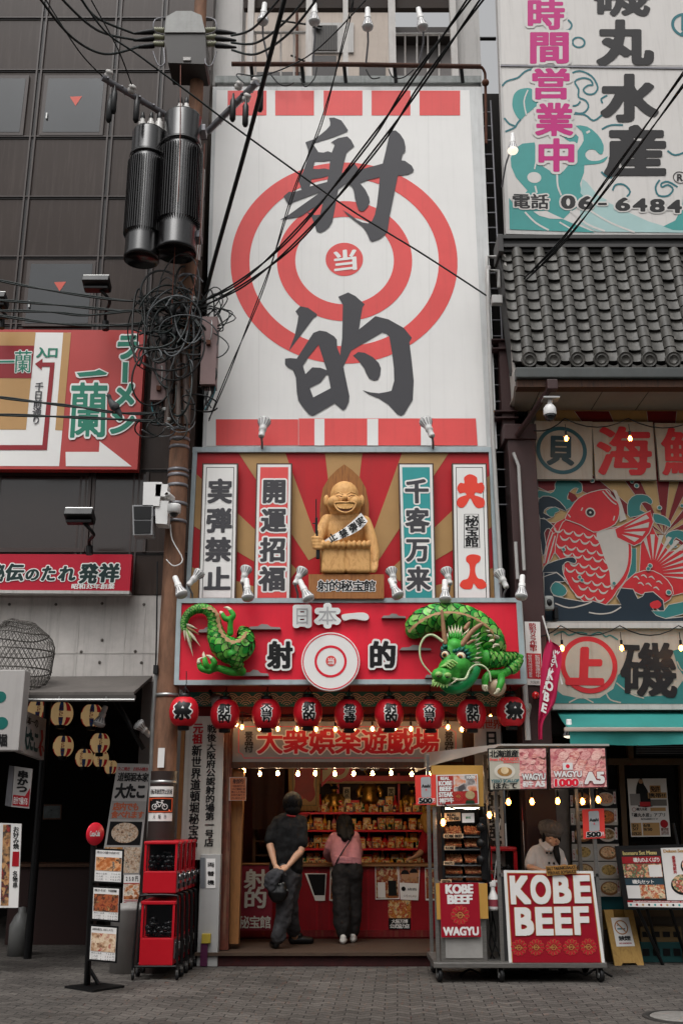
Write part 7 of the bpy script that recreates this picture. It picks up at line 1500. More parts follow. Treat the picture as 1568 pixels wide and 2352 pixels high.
# mock roof of grey tiles
Yt,Yb = 12.3,11.9; pt_,pb_ = P(1184.5,580,Yt),P(1216,832,Yb); zt_,zb2 = pt_.z,pb_.z
xroll = pt_.x; sp_ = 51.2/ppm(580,Yt); rr = .077
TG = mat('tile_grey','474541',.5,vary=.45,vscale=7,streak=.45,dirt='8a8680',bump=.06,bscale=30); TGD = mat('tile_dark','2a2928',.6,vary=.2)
def rp3(x,k,o=0.): # point on the roof face: k = 0 top .. 1 bottom, o = lift off it
 n = V((0,-(zt_-zb2),(Yt-Yb))).normalized(); n = V((0,-abs(n.y),abs(n.z)))
 return V((x,Yt+(Yb-Yt)*k,zt_+(zb2-zt_)*k))+n*o
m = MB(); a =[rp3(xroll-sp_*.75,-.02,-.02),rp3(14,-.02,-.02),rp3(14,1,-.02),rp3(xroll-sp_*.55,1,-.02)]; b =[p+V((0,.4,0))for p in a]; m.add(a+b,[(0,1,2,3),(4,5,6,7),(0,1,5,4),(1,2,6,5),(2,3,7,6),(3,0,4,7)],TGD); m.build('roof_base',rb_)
roof = m; NR = 11; ncol = 12
RN.seed(4)
for c in range(-1,ncol):
 m = MB()
 x0 = xroll+c*sp_+rr*.7; x1 = xroll+(c+1)*sp_-rr*.7
 if c == -1:x0 = xroll-sp_*.68
 for r_ in range(NR):
  k0_,k1_ = r_/NR-.01,(r_+1)/NR; j_ = RN.uniform(-.009,.009); n = 6; A,B,C =[],[],[]
  for i in range(n+1):
   u = i/n; sg = .022*(1-(2*u-1)**2)
   A.append(rp3(x0+(x1-x0)*u,k0_,.012-sg+j_)); B.append(rp3(x0+(x1-x0)*u,k1_+.004*(1-(2*u-1)**2),.05-sg+j_)); C.append(rp3(x0+(x1-x0)*u,k1_+.004,.012-sg))
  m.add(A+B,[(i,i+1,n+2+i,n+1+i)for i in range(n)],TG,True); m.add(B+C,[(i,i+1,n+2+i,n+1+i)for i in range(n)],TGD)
 m.build('pan_tile_course',rb_)
for c in range(ncol):
 m = MB(); x = xroll+c*sp_
 for r_ in range(NR):
  k0_,k1_ = r_/NR,(r_+1)/NR; ra,rb2 = rr*.93,rr*1.03; n = 10; A =[rp3(x+ra*cos(pi*i/n),k0_,.03+ra*sin(pi*i/n))for i in range(n+1)]; B =[rp3(x+rb2*cos(pi*i/n),k1_-.006,.03+rb2*sin(pi*i/n))for i in range(n+1)]; C =[rp3(x+ra*.9*cos(pi*i/n),k1_-.006,.03+ra*.9*sin(pi*i/n))for i in range(n+1)]
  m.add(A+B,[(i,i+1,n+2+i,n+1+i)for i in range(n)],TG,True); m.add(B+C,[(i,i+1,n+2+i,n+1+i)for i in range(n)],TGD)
 m.ball(rp3(x,0,.03),(rr*.93,rr*.93,rr*.8),TG,14)
 m.build('cover_tile_course',rb_)
for c in range(ncol):
 m = MB(); e = rp3(xroll+c*sp_,1.0,.05); ax = V((0,-.55,-.15)).normalized()
 m.lathe([(.085,-.06),(.095,-.02),(.098,.03),(.098,.05),(.088,.052),(.088,.046),(.06,.046),(.058,.05),(.05,.05),(.05,.045),(0,.046)],e,TG,24,ax)
 if c<ncol-1:
  A =[rp3(xroll+c*sp_+.08+(sp_-.16)*i/8,1.03+.02*sin(pi*i/8),.05)for i in range(9)]; B =[p+V((0,0,-.06))for p in A]; m.add(A+B,[(i,i+1,10+i,9+i)for i in range(8)],TG,True)
 m.build('eave_end_tile',rb_)
m = MB() # ridge courses and verge, gutter, soffit
for y0,y1,o in((548,556,.10),(558,566,.06),(568,575,.09),(577,583,.05)):
 z0_,z1_ = P(1300,y1,Yt).z,P(1300,y0,Yt).z; m.bx(xx(1152,565,Yt),14,Yt-o,Yt+.3,z0_,z1_,TGD if o<.08 else mat('ridge_grey','3b3938',.5,vary=.2,streak=.2))
m.bx(xx(1140,560,Yt),xx(1152,560,Yt),Yt-.12,Yt+.3,P(1300,588,Yt).z,P(1300,548,Yt).z,MATS['ridge_grey'],.01); m.build('ridge',rb_)
m = MB(); xg0 = P(1183,860,11.8).x; zg = P(1183,858,11.8).z; m.bx(xg0,14,11.76,11.9,zg-.07,zg+.07,mat('gutter_green_grey','474a49',.45,vary=.2,streak=.3),.015); m.bx(xg0+.02,14,11.82,11.98,zg-.17,zg-.072,WOODD)
m.build('gutter',rb_)
zsf = P(1183,884,11.92).z; m = MB(); SOF = mat('soffit_pale','8b8178',.7,vary=.08,streak=.1); m.bx(xx(1178,900,12.3),14,11.9,YR+.05,zsf,zsf+.03,SOF)
for x in(1233,1305+70,1480):m.bx(xx(x,915,12.3)-.005,xx(x,915,12.3)+.005,11.92,YR,zsf-.003,zsf,SE)
m.build('soffit',rb_)
m = MB(); a =[P(1152,590,Yt+.02),P(1163,592,Yt+.02),P(1186,868,Yb-.02),P(1174,935,12.4)]; a =[P(1152,590,12.35),V((P(1153,590,12.35).x,12.28,P(1153,590,12.35).z)),V((P(1180,872,11.92).x,11.92,P(1180,872,11.92).z)),V((P(1180,872,11.92).x,11.92,zsf-.01)),V((P(1173,935,12.7).x,12.7,zsf-.01))]
b =[p+V((.03,0,0))for p in a]; n = len(a); m.add(a+b,[tuple(range(n)),tuple(range(n,2*n))]+[(i,(i+1)%n,n+(i+1)%n,n+i)for i in range(n)],mat('verge_board','a8a39d',.6,vary=.1,streak=.2)); m.build('verge_board',rb_)
# ---- big white sign above
YU = 12.45; FU = Pl(YU); RN.seed(2)
t = thing('wave_signboard','big white signboard with black and magenta characters over teal waves above the tiled roof','signboard',FU.p(1400,540))
SG = mat('sign_offwhite','c9c5c1',.45,vary=.05,vscale=1.5,streak=.18); WT = mat('wave_teal','3f908c',.45,vary=.08,streak=.08); WTL = mat('wave_pale','9dbab8',.45,vary=.08); WTD = mat('wave_line','23676f',.45,vary=.06); MAG = mat('magenta','b50f70',.45,vary=.05); BK2 = mat('sign_black','1c191a',.5,vary=.08)
m = MB(); m.slab(FU,cS([(-20,-700),(2100,-640),(2100,2005),(82,1962)]),mat('sign_frame','b9b6b3',.45,vary=.1,streak=.2),0,.16); m.sheet(FU,cS([(18,-690),(2080,-640),(2080,555),(42,540)]),SG,.004); m.sheet(FU,cS([(44,558),(2080,590),(2080,1965),(112,1925)]),SG,.004); m.slab(FU,cS([(36,542),(2080,572),(2080,586),(38,554)]),STEEL,.02,.02); m.build('panel',t); m = MB()
for x in(2.6,4.6,6.6,8.6):m.bx(x-.06,x+.06,YU+.17,YU+.32,zz(560,YU),zz(-200,YU),STEEL)
m.build('support',t)
m = MB(); S = lambda pts,w,mt = WTD,o = .0075,**k:m.stroke(FU,cS(pts),w,mt,o,**k)
m.sheet(FU,cS(curve2([(135,850),(150,790),(200,748),(290,742),(330,800),(372,850),(320,905),(250,962),(200,1005),(160,960),(136,900)],3)),WT,.0065)
m.sheet(FU,cS([(120,1330),(150,1250),(220,1205),(320,1195),(345,1290),(380,1390),(460,1440),(560,1440),(600,1390),(670,1370),(740,1370),(735,1450),(702,1540),(715,1620),(760,1690),(620,1780),(560,1840),(700,1900),(830,1952),(112,1925),(105,1660),(150,1720),(262,1600),(165,1490),(125,1400)]),WT,.0065)
m.sheet(FU,cS(curve2([(665,1055),(760,1062),(850,1130),(900,1220),(890,1290),(858,1290),(830,1260),(780,1255),(745,1290),(760,1330),(800,1350),(870,1345),(935,1310),(900,1360),(830,1378),(740,1385),(660,1400),(650,1330),(690,1250),(732,1180),(715,1100)],2)),WT,.0072)
m.sheet(FU,cS([(640,1100),(690,1150),(680,1200),(640,1210),(560,1150)]),WT,.0062)
m.sheet(FU,cS([(705,1690),(900,1680),(1080,1770),(1280,1860),(1480,1920),(2080,1930),(2080,1960),(840,1945),(700,1880)]),WTL,.0068); m.sheet(FU,cS([(1400,1900),(1500,1850),(1560,1740),(1570,1600),(1700,1500),(1700,1940),(1480,1930)]),WT,.0078); m.sheet(FU,cS([(720,1500),(760,1530),(850,1640),(930,1680),(900,1690),(760,1680),(705,1620)]),WTL,.007)
m.sheet(FU,cS([(310,1775),(420,1770),(480,1800),(570,1840),(450,1835),(360,1810)]),SG,.0085)
m.disc(FU,*cS([(318,1490)])[0],16,SG,.0085,sq=.9)
for pts,w in(([(265,755),(232,850),(252,965)],3.2),([(345,1300),(320,1420)],3.4),([(510,1460),(515,1560),(545,1640)],4),([(325,1560),(340,1620)],4),([(240,1780),(330,1870),(440,1932)],4),([(620,1770),(760,1880),(910,1940)],4.5),([(530,1865),(640,1930)],3.5),([(790,1770),(960,1870),(1160,1950)],4),([(755,1115),(785,1100)],5)):S(pts,w,SG,.0088)
for pts in([(50,720),(90,680),(180,652),(240,600),(305,577)],[(66,990),(110,1040),(160,1065),(75,1105)],[(160,1065),(180,1030),(205,1000)],[(600,165),(632,205),(615,245),(565,260)],[(615,622),(700,595),(800,640),(850,730),(820,785),(760,788),(730,752),(770,716),(808,712),(785,668),(720,655),(658,686),(690,750),(690,815),(750,845),(772,900),(725,950),(650,945)],[(640,955),(740,962),(815,1012),(885,966)],[(885,1085),(960,1050),(1062,1050)],[(1080,1665),(1122,1610),(1070,1550),(1000,1552),(975,1600)],[(1370,1510),(1335,1570),(1360,1640),(1440,1642),(1482,1590),(1440,1552),(1390,1570),(1385,1540),(1440,1525),(1520,1570)],[(1435,1265),(1500,1302),(1600,1270)],[(890,865),(880,830),(930,800)],[(880,1440),(920,1480),(970,1492)],[(640,890),(680,880),(705,850)]):S(pts,4.2)
m.disc(FU,*cS([(690,355)])[0],16,WTD,.0075,11.5); m.disc(FU,*cS([(1590,210)])[0],34,WTD,.0075,27,48); m.text(FU,'貝',(*cS([(1540,120)])[0],*cS([(1640,300)])[0]),WTD,(.05,.04),.009)
m.build('wave_painting',t)
m = MB()
for ch,x0,y0,x1,y1 in(('時',262,-20,575,250),('間',282,270,608,535),('営',300,572,615,835),('業',325,862,645,1142),('中',352,1160,655,1442)):m.text(FU,ch,(*cS([(x0,y0)])[0],*cS([(x1,y1)])[0]),MAG,(.04,.03),.014,(.07,SG),N=110,fit='bbox')
for ch,x0,y0,x1,y1 in(('磯',805,-250,1290,135),('丸',838,162,1322,552),('水',872,618,1362,1025),('産',902,1048,1425,1482)):m.text(FU,ch,(*cS([(x0,y0)])[0],*cS([(x1,y1)])[0]),BK2,(.028,.02)if ch=='磯'else(.06,.045),.012,N=110,fit='bbox')
m.text(FU,'電話',cS([(135,1622),(442,1630),(442,1755),(135,1748)]),BK2,(.03,.025),.014,(.08,SG),fit='bbox');
for i,ch in enumerate('06-6484-'):
 x = 540+i*145+(0 if i<2 else 22); y = 1640+i*6; m.text(FU,ch,cS([(x,y+(50 if ch=='-'else 0)),(x+(75 if ch=='-'else 125),y+(50 if ch=='-'else 0)),(x+(75 if ch=='-'else 125),y+(70 if ch=='-'else 112)),(x,y+(70 if ch=='-'else 112))]),BK2,(.05,.04),.014,(.07,SG))
c = cS([(1540,1490)])[0]; m.disc(FU,c[0],c[1],16,BK2,.009,14); m.text(FU,'R',(c[0]-7,c[1]-8,c[0]+7,c[1]+8),BK2,(.03,.02),.009); m.build('lettering',t)
lampx(1176,308,1177,350,12.0,'lit reflector lamp on a thin arm before the teal wave signboard',11.95,lit=True,grp='lamps of the right building',stalk=[P(1176,330,12.0),P(1160,380,12.1),P(1152,430,12.3)])
# ---- painted panels, mural, second signboard
OLDW = mat('old_panel_white','a69c90',.6,vary=.12,vscale=3,streak=.3,dirt='6b4428'); MR = mat('mural_red','b6232a',.55,vary=.12,vscale=4,streak=.1); MRD = mat('mural_dark_red','6e1018',.55,vary=.12); MT = mat('mural_tan','a88a5c',.55,vary=.12,streak=.15); MTE = mat('mural_teal','2c6e6c',.55,vary=.12); MN = mat('mural_navy','132430',.55,vary=.15); MW = mat('mural_white','b3aca4',.55,vary=.08,streak=.1)
t = thing('fish_mural','painted mural of a big red sea bream leaping between navy and teal waves','mural',FR.p(1400,1580)); m = MB()
def M(pts,mt,o,sm=0,line=0):
 q = cR(curve2(pts,sm))if sm else cR(pts); m.sheet(FR,q,mt,o)
 if line:m.stroke(FR,q,line,MW,o+.001,True,sub=1)
def L_(pts,w,mt=MW,o=.02,**k):m.stroke(FR,cR(pts),w,mt,o,**k)
m.slab(FR,cR([(345,330),(1700,330),(1700,1712),(398,1712)]),MT,-.002,.02)
cx,cy = 1180,1140
for a0,a1 in((-62,-50),(-36,-24),(-8,6),(16,27),(38,50),(62,74),(84,96),(-100,-84),(108,122)):
 A =[(cx,cy)];
 for a_ in(a0,a1):A.append((cx+1500*sin(radians(a_)),cy-1500*cos(radians(a_))))
 A =[A[0],A[1],A[2]]; poly = A
 def cut(poly,f):
  o =[]
  for p,q in zip(poly,poly[1:]+poly[:1]):
   fp,fq = f(p),f(q)
   if fp>=0:o.append(p)
   if(fp>=0)!=(fq>=0):k_ = fp/(fp-fq); o.append((p[0]+(q[0]-p[0])*k_,p[1]+(q[1]-p[1])*k_))
  return o
 for f in(lambda p:p[1]-335,lambda p:1700-p[1],lambda p:p[0]-(352+(p[1]-400)*.035),lambda p:1690-p[0]):poly = cut(poly,f)
 if len(poly)>2:M(poly,MRD,.003,0,1.4)
M([(357,790),(480,790),(470,850),(420,860),(357,830)],MRD,.005,0,1.5)
M([(480,788),(620,790),(648,830),(640,865),(605,872),(620,840),(590,840),(560,870),(550,910),(600,925),(540,985),(470,925),(362,905),(362,850),(440,870),(470,840)],MTE,.006,2,1.5)
M([(560,860),(600,880),(620,910),(580,930),(555,900)],MRD,.0075)
M([(362,910),(430,890),(500,925),(548,990),(480,965),(420,965),(395,1000),(450,1030),(370,1035)],MN,.008,2,1.5); M([(410,985),(470,960),(500,985),(470,1000),(460,1025),(430,1020)],MTE,.0095,2,1.2)
M([(370,1040),(430,1060),(475,1105),(460,1135),(430,1100),(400,1130),(415,1240),(385,1270)],MN,.008,2,1.5)
M([(942,985),(950,920),(1000,880),(1070,885),(1105,920),(1095,945),(1065,930),(1035,935),(1025,980),(1060,1000),(960,1030)],MTE,.006,2,1.5); M([(1110,1005),(1180,1020),(1222,1060),(1220,1095),(1190,1080),(1150,1070),(1120,1060)],MTE,.006,2,1.5); M([(1190,1150),(1240,1115),(1307,1120),(1400,1200),(1307,1190),(1260,1160),(1240,1200),(1270,1220),(1230,1225)],MTE,.006,2,1.5); M([(965,1230),(1000,1230),(1000,1380),(960,1450),(940,1420)],MTE,.006,0,1.2)
# tail and body
M([(1030,1190),(1092,1060),(1130,1140),(1170,1200),(1215,1250),(1330,1240),(1400,1250),(1400,1500),(1240,1540),(1110,1400),(1020,1390)],MR,.009,0,1.6)
for i in range(11):
 a0 = radians(-12+i*11); bx_,by_ = 1110,1400; m.sheet(FR,cR([(bx_+60*sin(a0),by_-90*cos(a0)),(bx_+300*sin(a0-.045),by_-260*cos(a0-.04)),(bx_+300*sin(a0+.055),by_-260*cos(a0+.05))]),MW,.0115)
M([(890,1500),(990,1395),(1110,1378),(1205,1440),(1242,1525),(1180,1590),(1100,1520),(1030,1535),(960,1500)],MR,.012,2,1.8)
M([(388,1350),(412,1200),(440,1110),(480,1060),(545,1030),(495,1130),(475,1240),(440,1310)],MR,.009,0,1.6)
for pts in([(400,1330),(425,1215),(455,1130)],[(420,1330),(445,1240),(470,1150)]):L_(pts,3,MW,.0115)
M([(500,1100),(545,1040),(640,1080),(790,1105),(900,1085),(945,1130),(968,1220),(965,1330),(935,1430),(880,1500),(800,1600),(660,1580),(570,1490),(525,1400),(530,1330),(470,1260),(480,1170)],MR,.014,2,1.8)
M([(740,1130),(860,1100),(915,1110),(940,1160),(950,1230),(945,1330),(915,1410),(860,1480),(835,1500),(825,1390),(790,1290),(760,1200)],MW,.016,2)
for r_ in range(9):
 for i in range(6):
  x = 490+i*66+(33 if r_%2 else 0)+r_*9; y = 1110+r_*52+i*12
  if 480+(r_*6)<x<830 and y<1570 and not(y>1240 and x<530+(y-1240)*.25):L_([(x-30,y-14),(x-14,y+10),(x+10,y+14),(x+32,y-4)],3.4,MW,.0175,taper=lambda u:.35+sin(pi*u))
for i,(x,y)in enumerate([(1000,1430),(1050,1420),(1100,1430),(1150,1460),(1030,1470),(1080,1475),(1130,1500)]):L_([(x-20,y-8),(x,y-14),(x+20,y+6)],2.6,MW,.0145,taper=lambda u:.35+sin(pi*u))
M([(860,1105),(1092,985),(1112,1060),(1085,1130),(1030,1195),(985,1215),(875,1162)],MR,.0185,0,1.8)
for a,b,c in(((920,1095),(1065,1010),(1085,1035)),((920,1110),(1085,1060),(1078,1095)),((915,1125),(1060,1120),(1040,1150)),((905,1140),(1020,1165),(990,1190))):m.sheet(FR,cR([a,b,c]),MW,.0205)
M([(535,1035),(570,970),(620,905),(700,865),(810,845),(835,880),(885,940),(890,1010),(860,1075),(780,1112),(720,1125),(640,1080),(560,1050)],MR,.02,2,1.8)
M([(845,845),(870,855),(905,940),(935,1040),(890,1060),(892,1000),(880,940)],MW,.0195,0)
for pts in([(780,858),(835,920),(870,945)],[(800,850),(850,905),(880,925)],[(650,965),(640,985)],[(555,1010),(570,1028)],[(858,1020),(850,1050)]):L_(pts,2.8,MW,.023)
c = cR([(700,997)])[0]; m.disc(FR,*c,11.5,MW,.024); m.disc(FR,*c,8.5,BK2,.0255); m.disc(FR,*c,2.6,MW,.027)
# front waves
M([(390,1372),(420,1332),(520,1298),(585,1288),(608,1310),(600,1330),(570,1325),(548,1318),(520,1345),(525,1400),(560,1470),(540,1450),(480,1390),(390,1420)],MN,.0245,2,1.8)
M([(395,1390),(480,1388),(545,1440),(520,1450),(470,1450),(440,1490),(460,1540),(540,1560),(660,1580),(720,1575),(800,1600),(900,1600),(870,1545),(900,1490),(980,1498),(1010,1560),(1040,1545),(1055,1520),(1110,1515),(1175,1570),(1185,1640),(1150,1640),(1090,1590),(1120,1650),(1190,1690),(1690,1640),(1690,1710),(400,1710)],MN,.025,0,1.8)
M([(440,1490),(470,1450),(520,1470),(548,1510),(520,1545),(460,1535)],MTE,.027,2,1.5); M([(1100,1640),(1180,1640),(1210,1600),(1307,1580),(1690,1560),(1690,1640),(1307,1660),(1190,1690),(1130,1670)],MTE,.027,0,1.5); M([(1090,1590),(1140,1570),(1165,1600),(1140,1625),(1100,1620)],MR,.027,2)
L_([(690,1650),(760,1660),(840,1650),(900,1615)],3,MW,.0285); L_([(470,1590),(560,1620),(660,1600),(710,1580)],3,MW,.0285)
for x,y,s in((525,1238,5),(630,1420,5),(645,1440,5),(855,1460,5.5),(1090,1345,6),(1078,1365,5.5),(1212,1520,7),(1152,966,6),(1002,822,6),(972,795,5),(1298,952,5),(712,788,6)):c = cR([(x,y)])[0]; m.disc(FR,*c,s*1.0,MW,.029,0,20); m.disc(FR,*c,s*.68,MTE,.0305,0,20)
m.build('painted_panel',t)
FP2 = Pl(YR-.09)
def tile_sign(q,label,f):
 t = thing('character_panel',label,'sign panel',FP2.p(cR([q[3]])[0][0],cR([q[3]])[0][1]),'square panels above the fish mural'); m = MB(); m.slab(FP2,cR(q),OLDW,0,.06); f(m); m.build('panel',t)
def g1(m):c = cR([(512,590)])[0]; m.disc(FP2,*c,58,mat('ring_teal','1f4e58',.5,vary=.1),.004,49,64); m.text(FP2,'貝',cR([(425,490),(590,495),(590,685),(420,680)]),mat('teal_ink','16343e',.5),(.05,.04),.006,N=110)
tile_sign([(338,398),(712,402),(714,780),(350,778)],'white square panel with dark ringed character beside the camera arm',g1)
tile_sign([(712,405),(1108,405),(1132,782),(735,780)],'white square panel with one fat red character in the middle of its row',lambda m:m.text(FP2,'海',cR([(750,440),(1085,440),(1092,750),(752,750)]),MR,(.035,.028),.006,N=120))
tile_sign([(1120,412),(1520,415),(1545,788),(1155,784)],'white square panel with fat red character cut by the photo edge',lambda m:m.text(FP2,'鮮',cR([(1165,445),(1500,450),(1510,760),(1180,750)]),MR,(.025,.02),.006,N=120))
FQ = Pl(YR-.12); t = thing('shop_name_signboard','pale signboard with red ringed character and huge black character over the awning','signboard',FQ.p(1400,1615)); m = MB()
m.slab(FQ,cR([(412,1715),(1700,1715),(1700,1752),(415,1752)]),mat('ledge_pale','b5b2ae',.5,vary=.1,streak=.3),.06,.16); m.slab(FQ,cR([(430,1752),(1700,1752),(1700,2252),(455,2252)]),OLDW,0,.08); m.slab(FQ,cR([(452,2252),(1700,2252),(1700,2285),(455,2285)]),MATS['ledge_pale'],.06,.16); m.build('board',t)
m = MB()
m.sheet(FQ,cR([(462,2245),(470,2150),(520,2190),(640,2215),(760,2210),(850,2150),(880,2060),(960,1990),(940,2100),(930,2170),(1050,2200),(1240,2190),(1300,2100),(1690,2050),(1690,2250)]),MTE,.004); m.sheet(FQ,cR([(1240,1900),(1320,1880),(1690,1880),(1690,2080),(1330,2090),(1270,2010)]),MTE,.0035)
for pts in([(700,1800),(760,1780),(800,1810),(830,1800),(880,1830)],[(460,1800),(520,1775),(560,1800),(620,1780),(680,1790)],[(870,2110),(960,2180),(1050,2210)],[(1265,1970),(1300,2030),(1350,2000)],[(800,2170),(830,2220),(900,2240)],[(560,2240),(640,2205),(720,2240)]):m.stroke(FQ,cR(pts),3,MTE if pts[0][1]<1900 else OLDW,.006)
c = cR([(690,1992)])[0]; m.disc(FQ,*c,65.5,MR,.007,0,64); m.disc(FQ,*c,54,OLDW,.009,0,64); m.text(FQ,'上',cR([(545,1875),(800,1875),(790,2130),(535,2125)]),MR,(.085,.06),.012,N=110,fit='bbox'); m.text(FQ,'磯',cR([(900,1840),(1250,1850),(1270,2210),(890,2190)]),BK2,(.028,.02),.012,N=130,fit='bbox'); m.build('lettering',t)
# lamps on cords before panels and signboard
for i,(pp,Y,g,labs)in enumerate([([(543,515),(960,515),(1400,525)],12.2,'bulbs before the square panels',['glowing bulb before the ringed character panel','glowing bulb before the fat red character panel','glowing bulb before the cut off character panel']),([(516,1886),(905,1886),(1292,1886)],12.3,'bulbs before the shop name signboard',['glowing bulb left of the red ringed character','glowing bulb before the huge black character','glowing bulb at the photo edge past the huge black character'])]):
 q =[cR([p])[0]for p in pp]; e =[bulb(x,y,Y,labs[j],g,r=.03)for j,(x,y)in enumerate(q)]
 tops =[V((p.x,p.y,p.z+.08))for p in e]; cord([tops[0]+V((-.5,.3,.02))]+tops+[tops[-1]+V((.8,0,0))],.008,'sagging black lamp cord %s'%('over the square character panels'if i==0 else 'in front of the shop name signboard'),sag=.12)
# ---- awning
AWN = mat('awning_teal','2a807a',.7,vary=.1,vscale=2,bump=.15,bscale=4); cA = crop(1300,1750,1707); t = thing('awning','turquoise fabric awning with hanging valance over the restaurant front','awning',P(1430,1712,11.9))
A =[P(*cA([(355,115)])[0],YR-.05),P(*cA([(1700,105)])[0],YR-.05)]; B =[P(*cA([(470,272)])[0],11.95),P(*cA([(1720,268)])[0],11.95)]; A[0].z = A[1].z =(A[0].z+A[1].z)/2; B[0].z = B[1].z =(B[0].z+B[1].z)/2; A[1].x = 8; B[1].x = 8
def grid(m,a,b,c,d,mt,nx,ny,f):
 vs =[]
 for j in range(ny+1):
  for i in range(nx+1):u,v = i/nx,j/ny; vs.append(a.lerp(b,u).lerp(d.lerp(c,u),v)+f(u,v))
 m.add(vs,[(j*(nx+1)+i,j*(nx+1)+i+1,(j+1)*(nx+1)+i+1,(j+1)*(nx+1)+i)for j in range(ny)for i in range(nx)],mt,True)
m = MB(); grid(m,A[0],A[1],B[1],B[0],AWN,40,8,lambda u,v:V((0,0,-.03*sin(pi*v)+.008*sin(40*u)*v))); grid(m,A[0]-V((0,0,.012)),A[1]-V((0,0,.012)),B[1]-V((0,0,.012)),B[0]-V((0,0,.012)),AWN,40,8,lambda u,v:V((0,0,-.03*sin(pi*v)+.008*sin(40*u)*v))); m.build('canopy',t)
zv = P(1430,1711,11.95).z; m = MB(); C0,C1 = V((B[0].x,11.95,zv)),V((8,11.95,zv)); grid(m,B[0]-V((0,0,.04)),B[1]-V((0,0,.04)),C1,C0,AWN,60,4,lambda u,v:V((0,.012*sin(70*u)*v+.02*sin(17*u)*v,.006*sin(33*u)*v))); m.build('valance',t)
m = MB(); m.bx(B[0].x-.06,8,11.91,11.97,B[0].z-.04,B[0].z+.005,mat('bar_pale','a89c92',.5,vary=.1),.01); m.build('front_bar',t)
# ---- shop front under the awning
YF = 13.05; FF = Pl(YF); BRZ = mat('bronze_frame','5b4835',.4,metal=.3,vary=.15)
m = MB(); m.bx(xx(1240,1900,YF+.1),14,YF+.1,YF+.3,0,zaw,mat('glass_dark','16130f',.15,vary=.3)); m.bx(xx(1240,1900,YR),14,YR+.02,YF+.3,zaw-.3,zaw,DARK); m.build('shop_front',rb_)
m = MB()
for x0,x1,y0,y1 in((1396,1720,1742,1757),(1440,1452,1690,1745),(1420,1432,1757,2130),(1560,1575,1757,2130),(1355,1362,1757,2130)):m.slab(FF,[(x0,y0),(x1,y0),(x1+(y1-y0)*.055,y1),(x0+(y1-y0)*.05,y1)],BRZ,.02,.1)
m.slab(FF,[(1300,2060),(1720,2060),(1740,2090),(1305,2090)],DTEAL,.03,.1); m.slab(FF,[(1305,2090),(1740,2090),(1742,2105),(1306,2105)],BRZ,.05,.12); m.slab(FF,[(1306,2105),(1742,2105),(1760,2215),(1312,2215)],mat('kick_panel','4a4034',.6,vary=.2),.02,.1)
m.build('door_frame',rb_)
m = MB(); m.slab(FF,[(1457,1695),(1720,1695),(1724,1736),(1459,1736)],BLK,.03,.05)
for i in range(7):m.slab(FF,[(1460,1699+i*5),(1722,1699+i*5),(1722,1701+i*5),(1460,1701+i*5)],STEEL,.035,.01)
one(m,'vent_grille','black louvred vent over the restaurant window','vent')
FG3 = Pl(YF-.02); q = cA([(1027,760),(1402,757),(1446,1316),(1066,1320)])
def f5(m,pl,q,o):
 m.sheet(pl,curve2([sub(q,u,v,u,v)[0]for u,v in((.3,.02),(.38,.0),(.42,.1),(.5,.2),(.58,.4),(.6,.48),(.24,.48),(.2,.3),(.22,.14))],2),BLK,o+.003); c = sub(q,.345,.05,.345,.05)[0]; m.disc(pl,*c,5,mat('photo_skin','b08868',.6),o+.005,0,20); m.sheet(pl,sub(q,.04,.26,.3,.46),mat('photo_pale','8f8c8a',.5,vary=.3),o+.004); m.sheet(pl,sub(q,.56,.12,.84,.24),TAN,o+.004); m.sheet(pl,sub(q,.5,.24,.98,.34),TAN,o+.0045)
 m.text(pl,'免許',sub(q,.58,.13,.82,.23),BK2,(.03,.02),o+.007); m.text(pl,'携帯!?',sub(q,.52,.25,.95,.33),BK2,(.03,.02),o+.008,fit='bbox'); m.sheet(pl,sub(q,.28,.4,.55,.48),MR,o+.006); m.sheet(pl,sub(q,.56,.36,.97,.47),mat('photo_grey','6a6660',.5),o+.005)
 c = sub(q,.12,.53,.12,.53)[0]; m.disc(pl,*c,4.5,DRED,o+.003,3.5,20); m.text(pl,'磯丸水産',sub(q,.18,.5,.46,.55),BK2,(.03,.02),o+.003); m.sheet(pl,sub(q,.54,.5,.93,.56),TAN,o+.003); m.text(pl,'「磯丸水産」アプリ',sub(q,.06,.59,.9,.66),BK2,(.03,.02),o+.004,fit='bbox'); m.text(pl,'配信開始です',sub(q,.28,.68,.72,.71),BK2,(.02,.01),o+.004)
 for u0,u1 in((.02,.28),(.31,.74)):m.sheet(pl,sub(q,u0,.76,u1,.98),TAN,o+.003)
 for s,b in(('5/1',(.05,.78,.2,.83)),('5/7',(.05,.84,.2,.89)),('10%20',(.03,.92,.26,.97)),('6/8',(.33,.78,.5,.83)),('9/30',(.33,.85,.55,.9))):m.text(pl,s,sub(q,*b),BK2,(.03,.03),o+.006)
 c = sub(q,.86,.78,.86,.78)[0]; m.disc(pl,*c,9,DRED,o+.004,0,24); m.sheet(pl,sub(q,.77,.85,.96,.97),food('app_photo',['b9b5b0','6a3a30','d0cac2'],30,9),o+.004)
poster(FG3,q,'large white app poster with dark suited figure behind the restaurant window',f5,edge=OFFW)
FX3 = Pl(YF-.16); t = thing('food_photo_board','board of eleven seafood dish photos beside the cook','photo board',FX3.p(1365,2060)); m = MB(); m.slab(FX3,cA([(468,860),(925,860),(965,1790),(505,1790)]),BLK,-.01,.04); m.build('board',t)
DF =[('8a3a1c','c87a3c','2a1c14'),('3a2a1c','8a6a3c','c8b8a0'),('9a5a2c','d8b088','3a4a34'),('5a4a2c','b89a5c','2a1c14'),('6a5a3c','c8a878','24301c'),('4a3a24','a87a44','1c2418'),('b06a44','d8a888','3c2a1c')]
k_ = 0
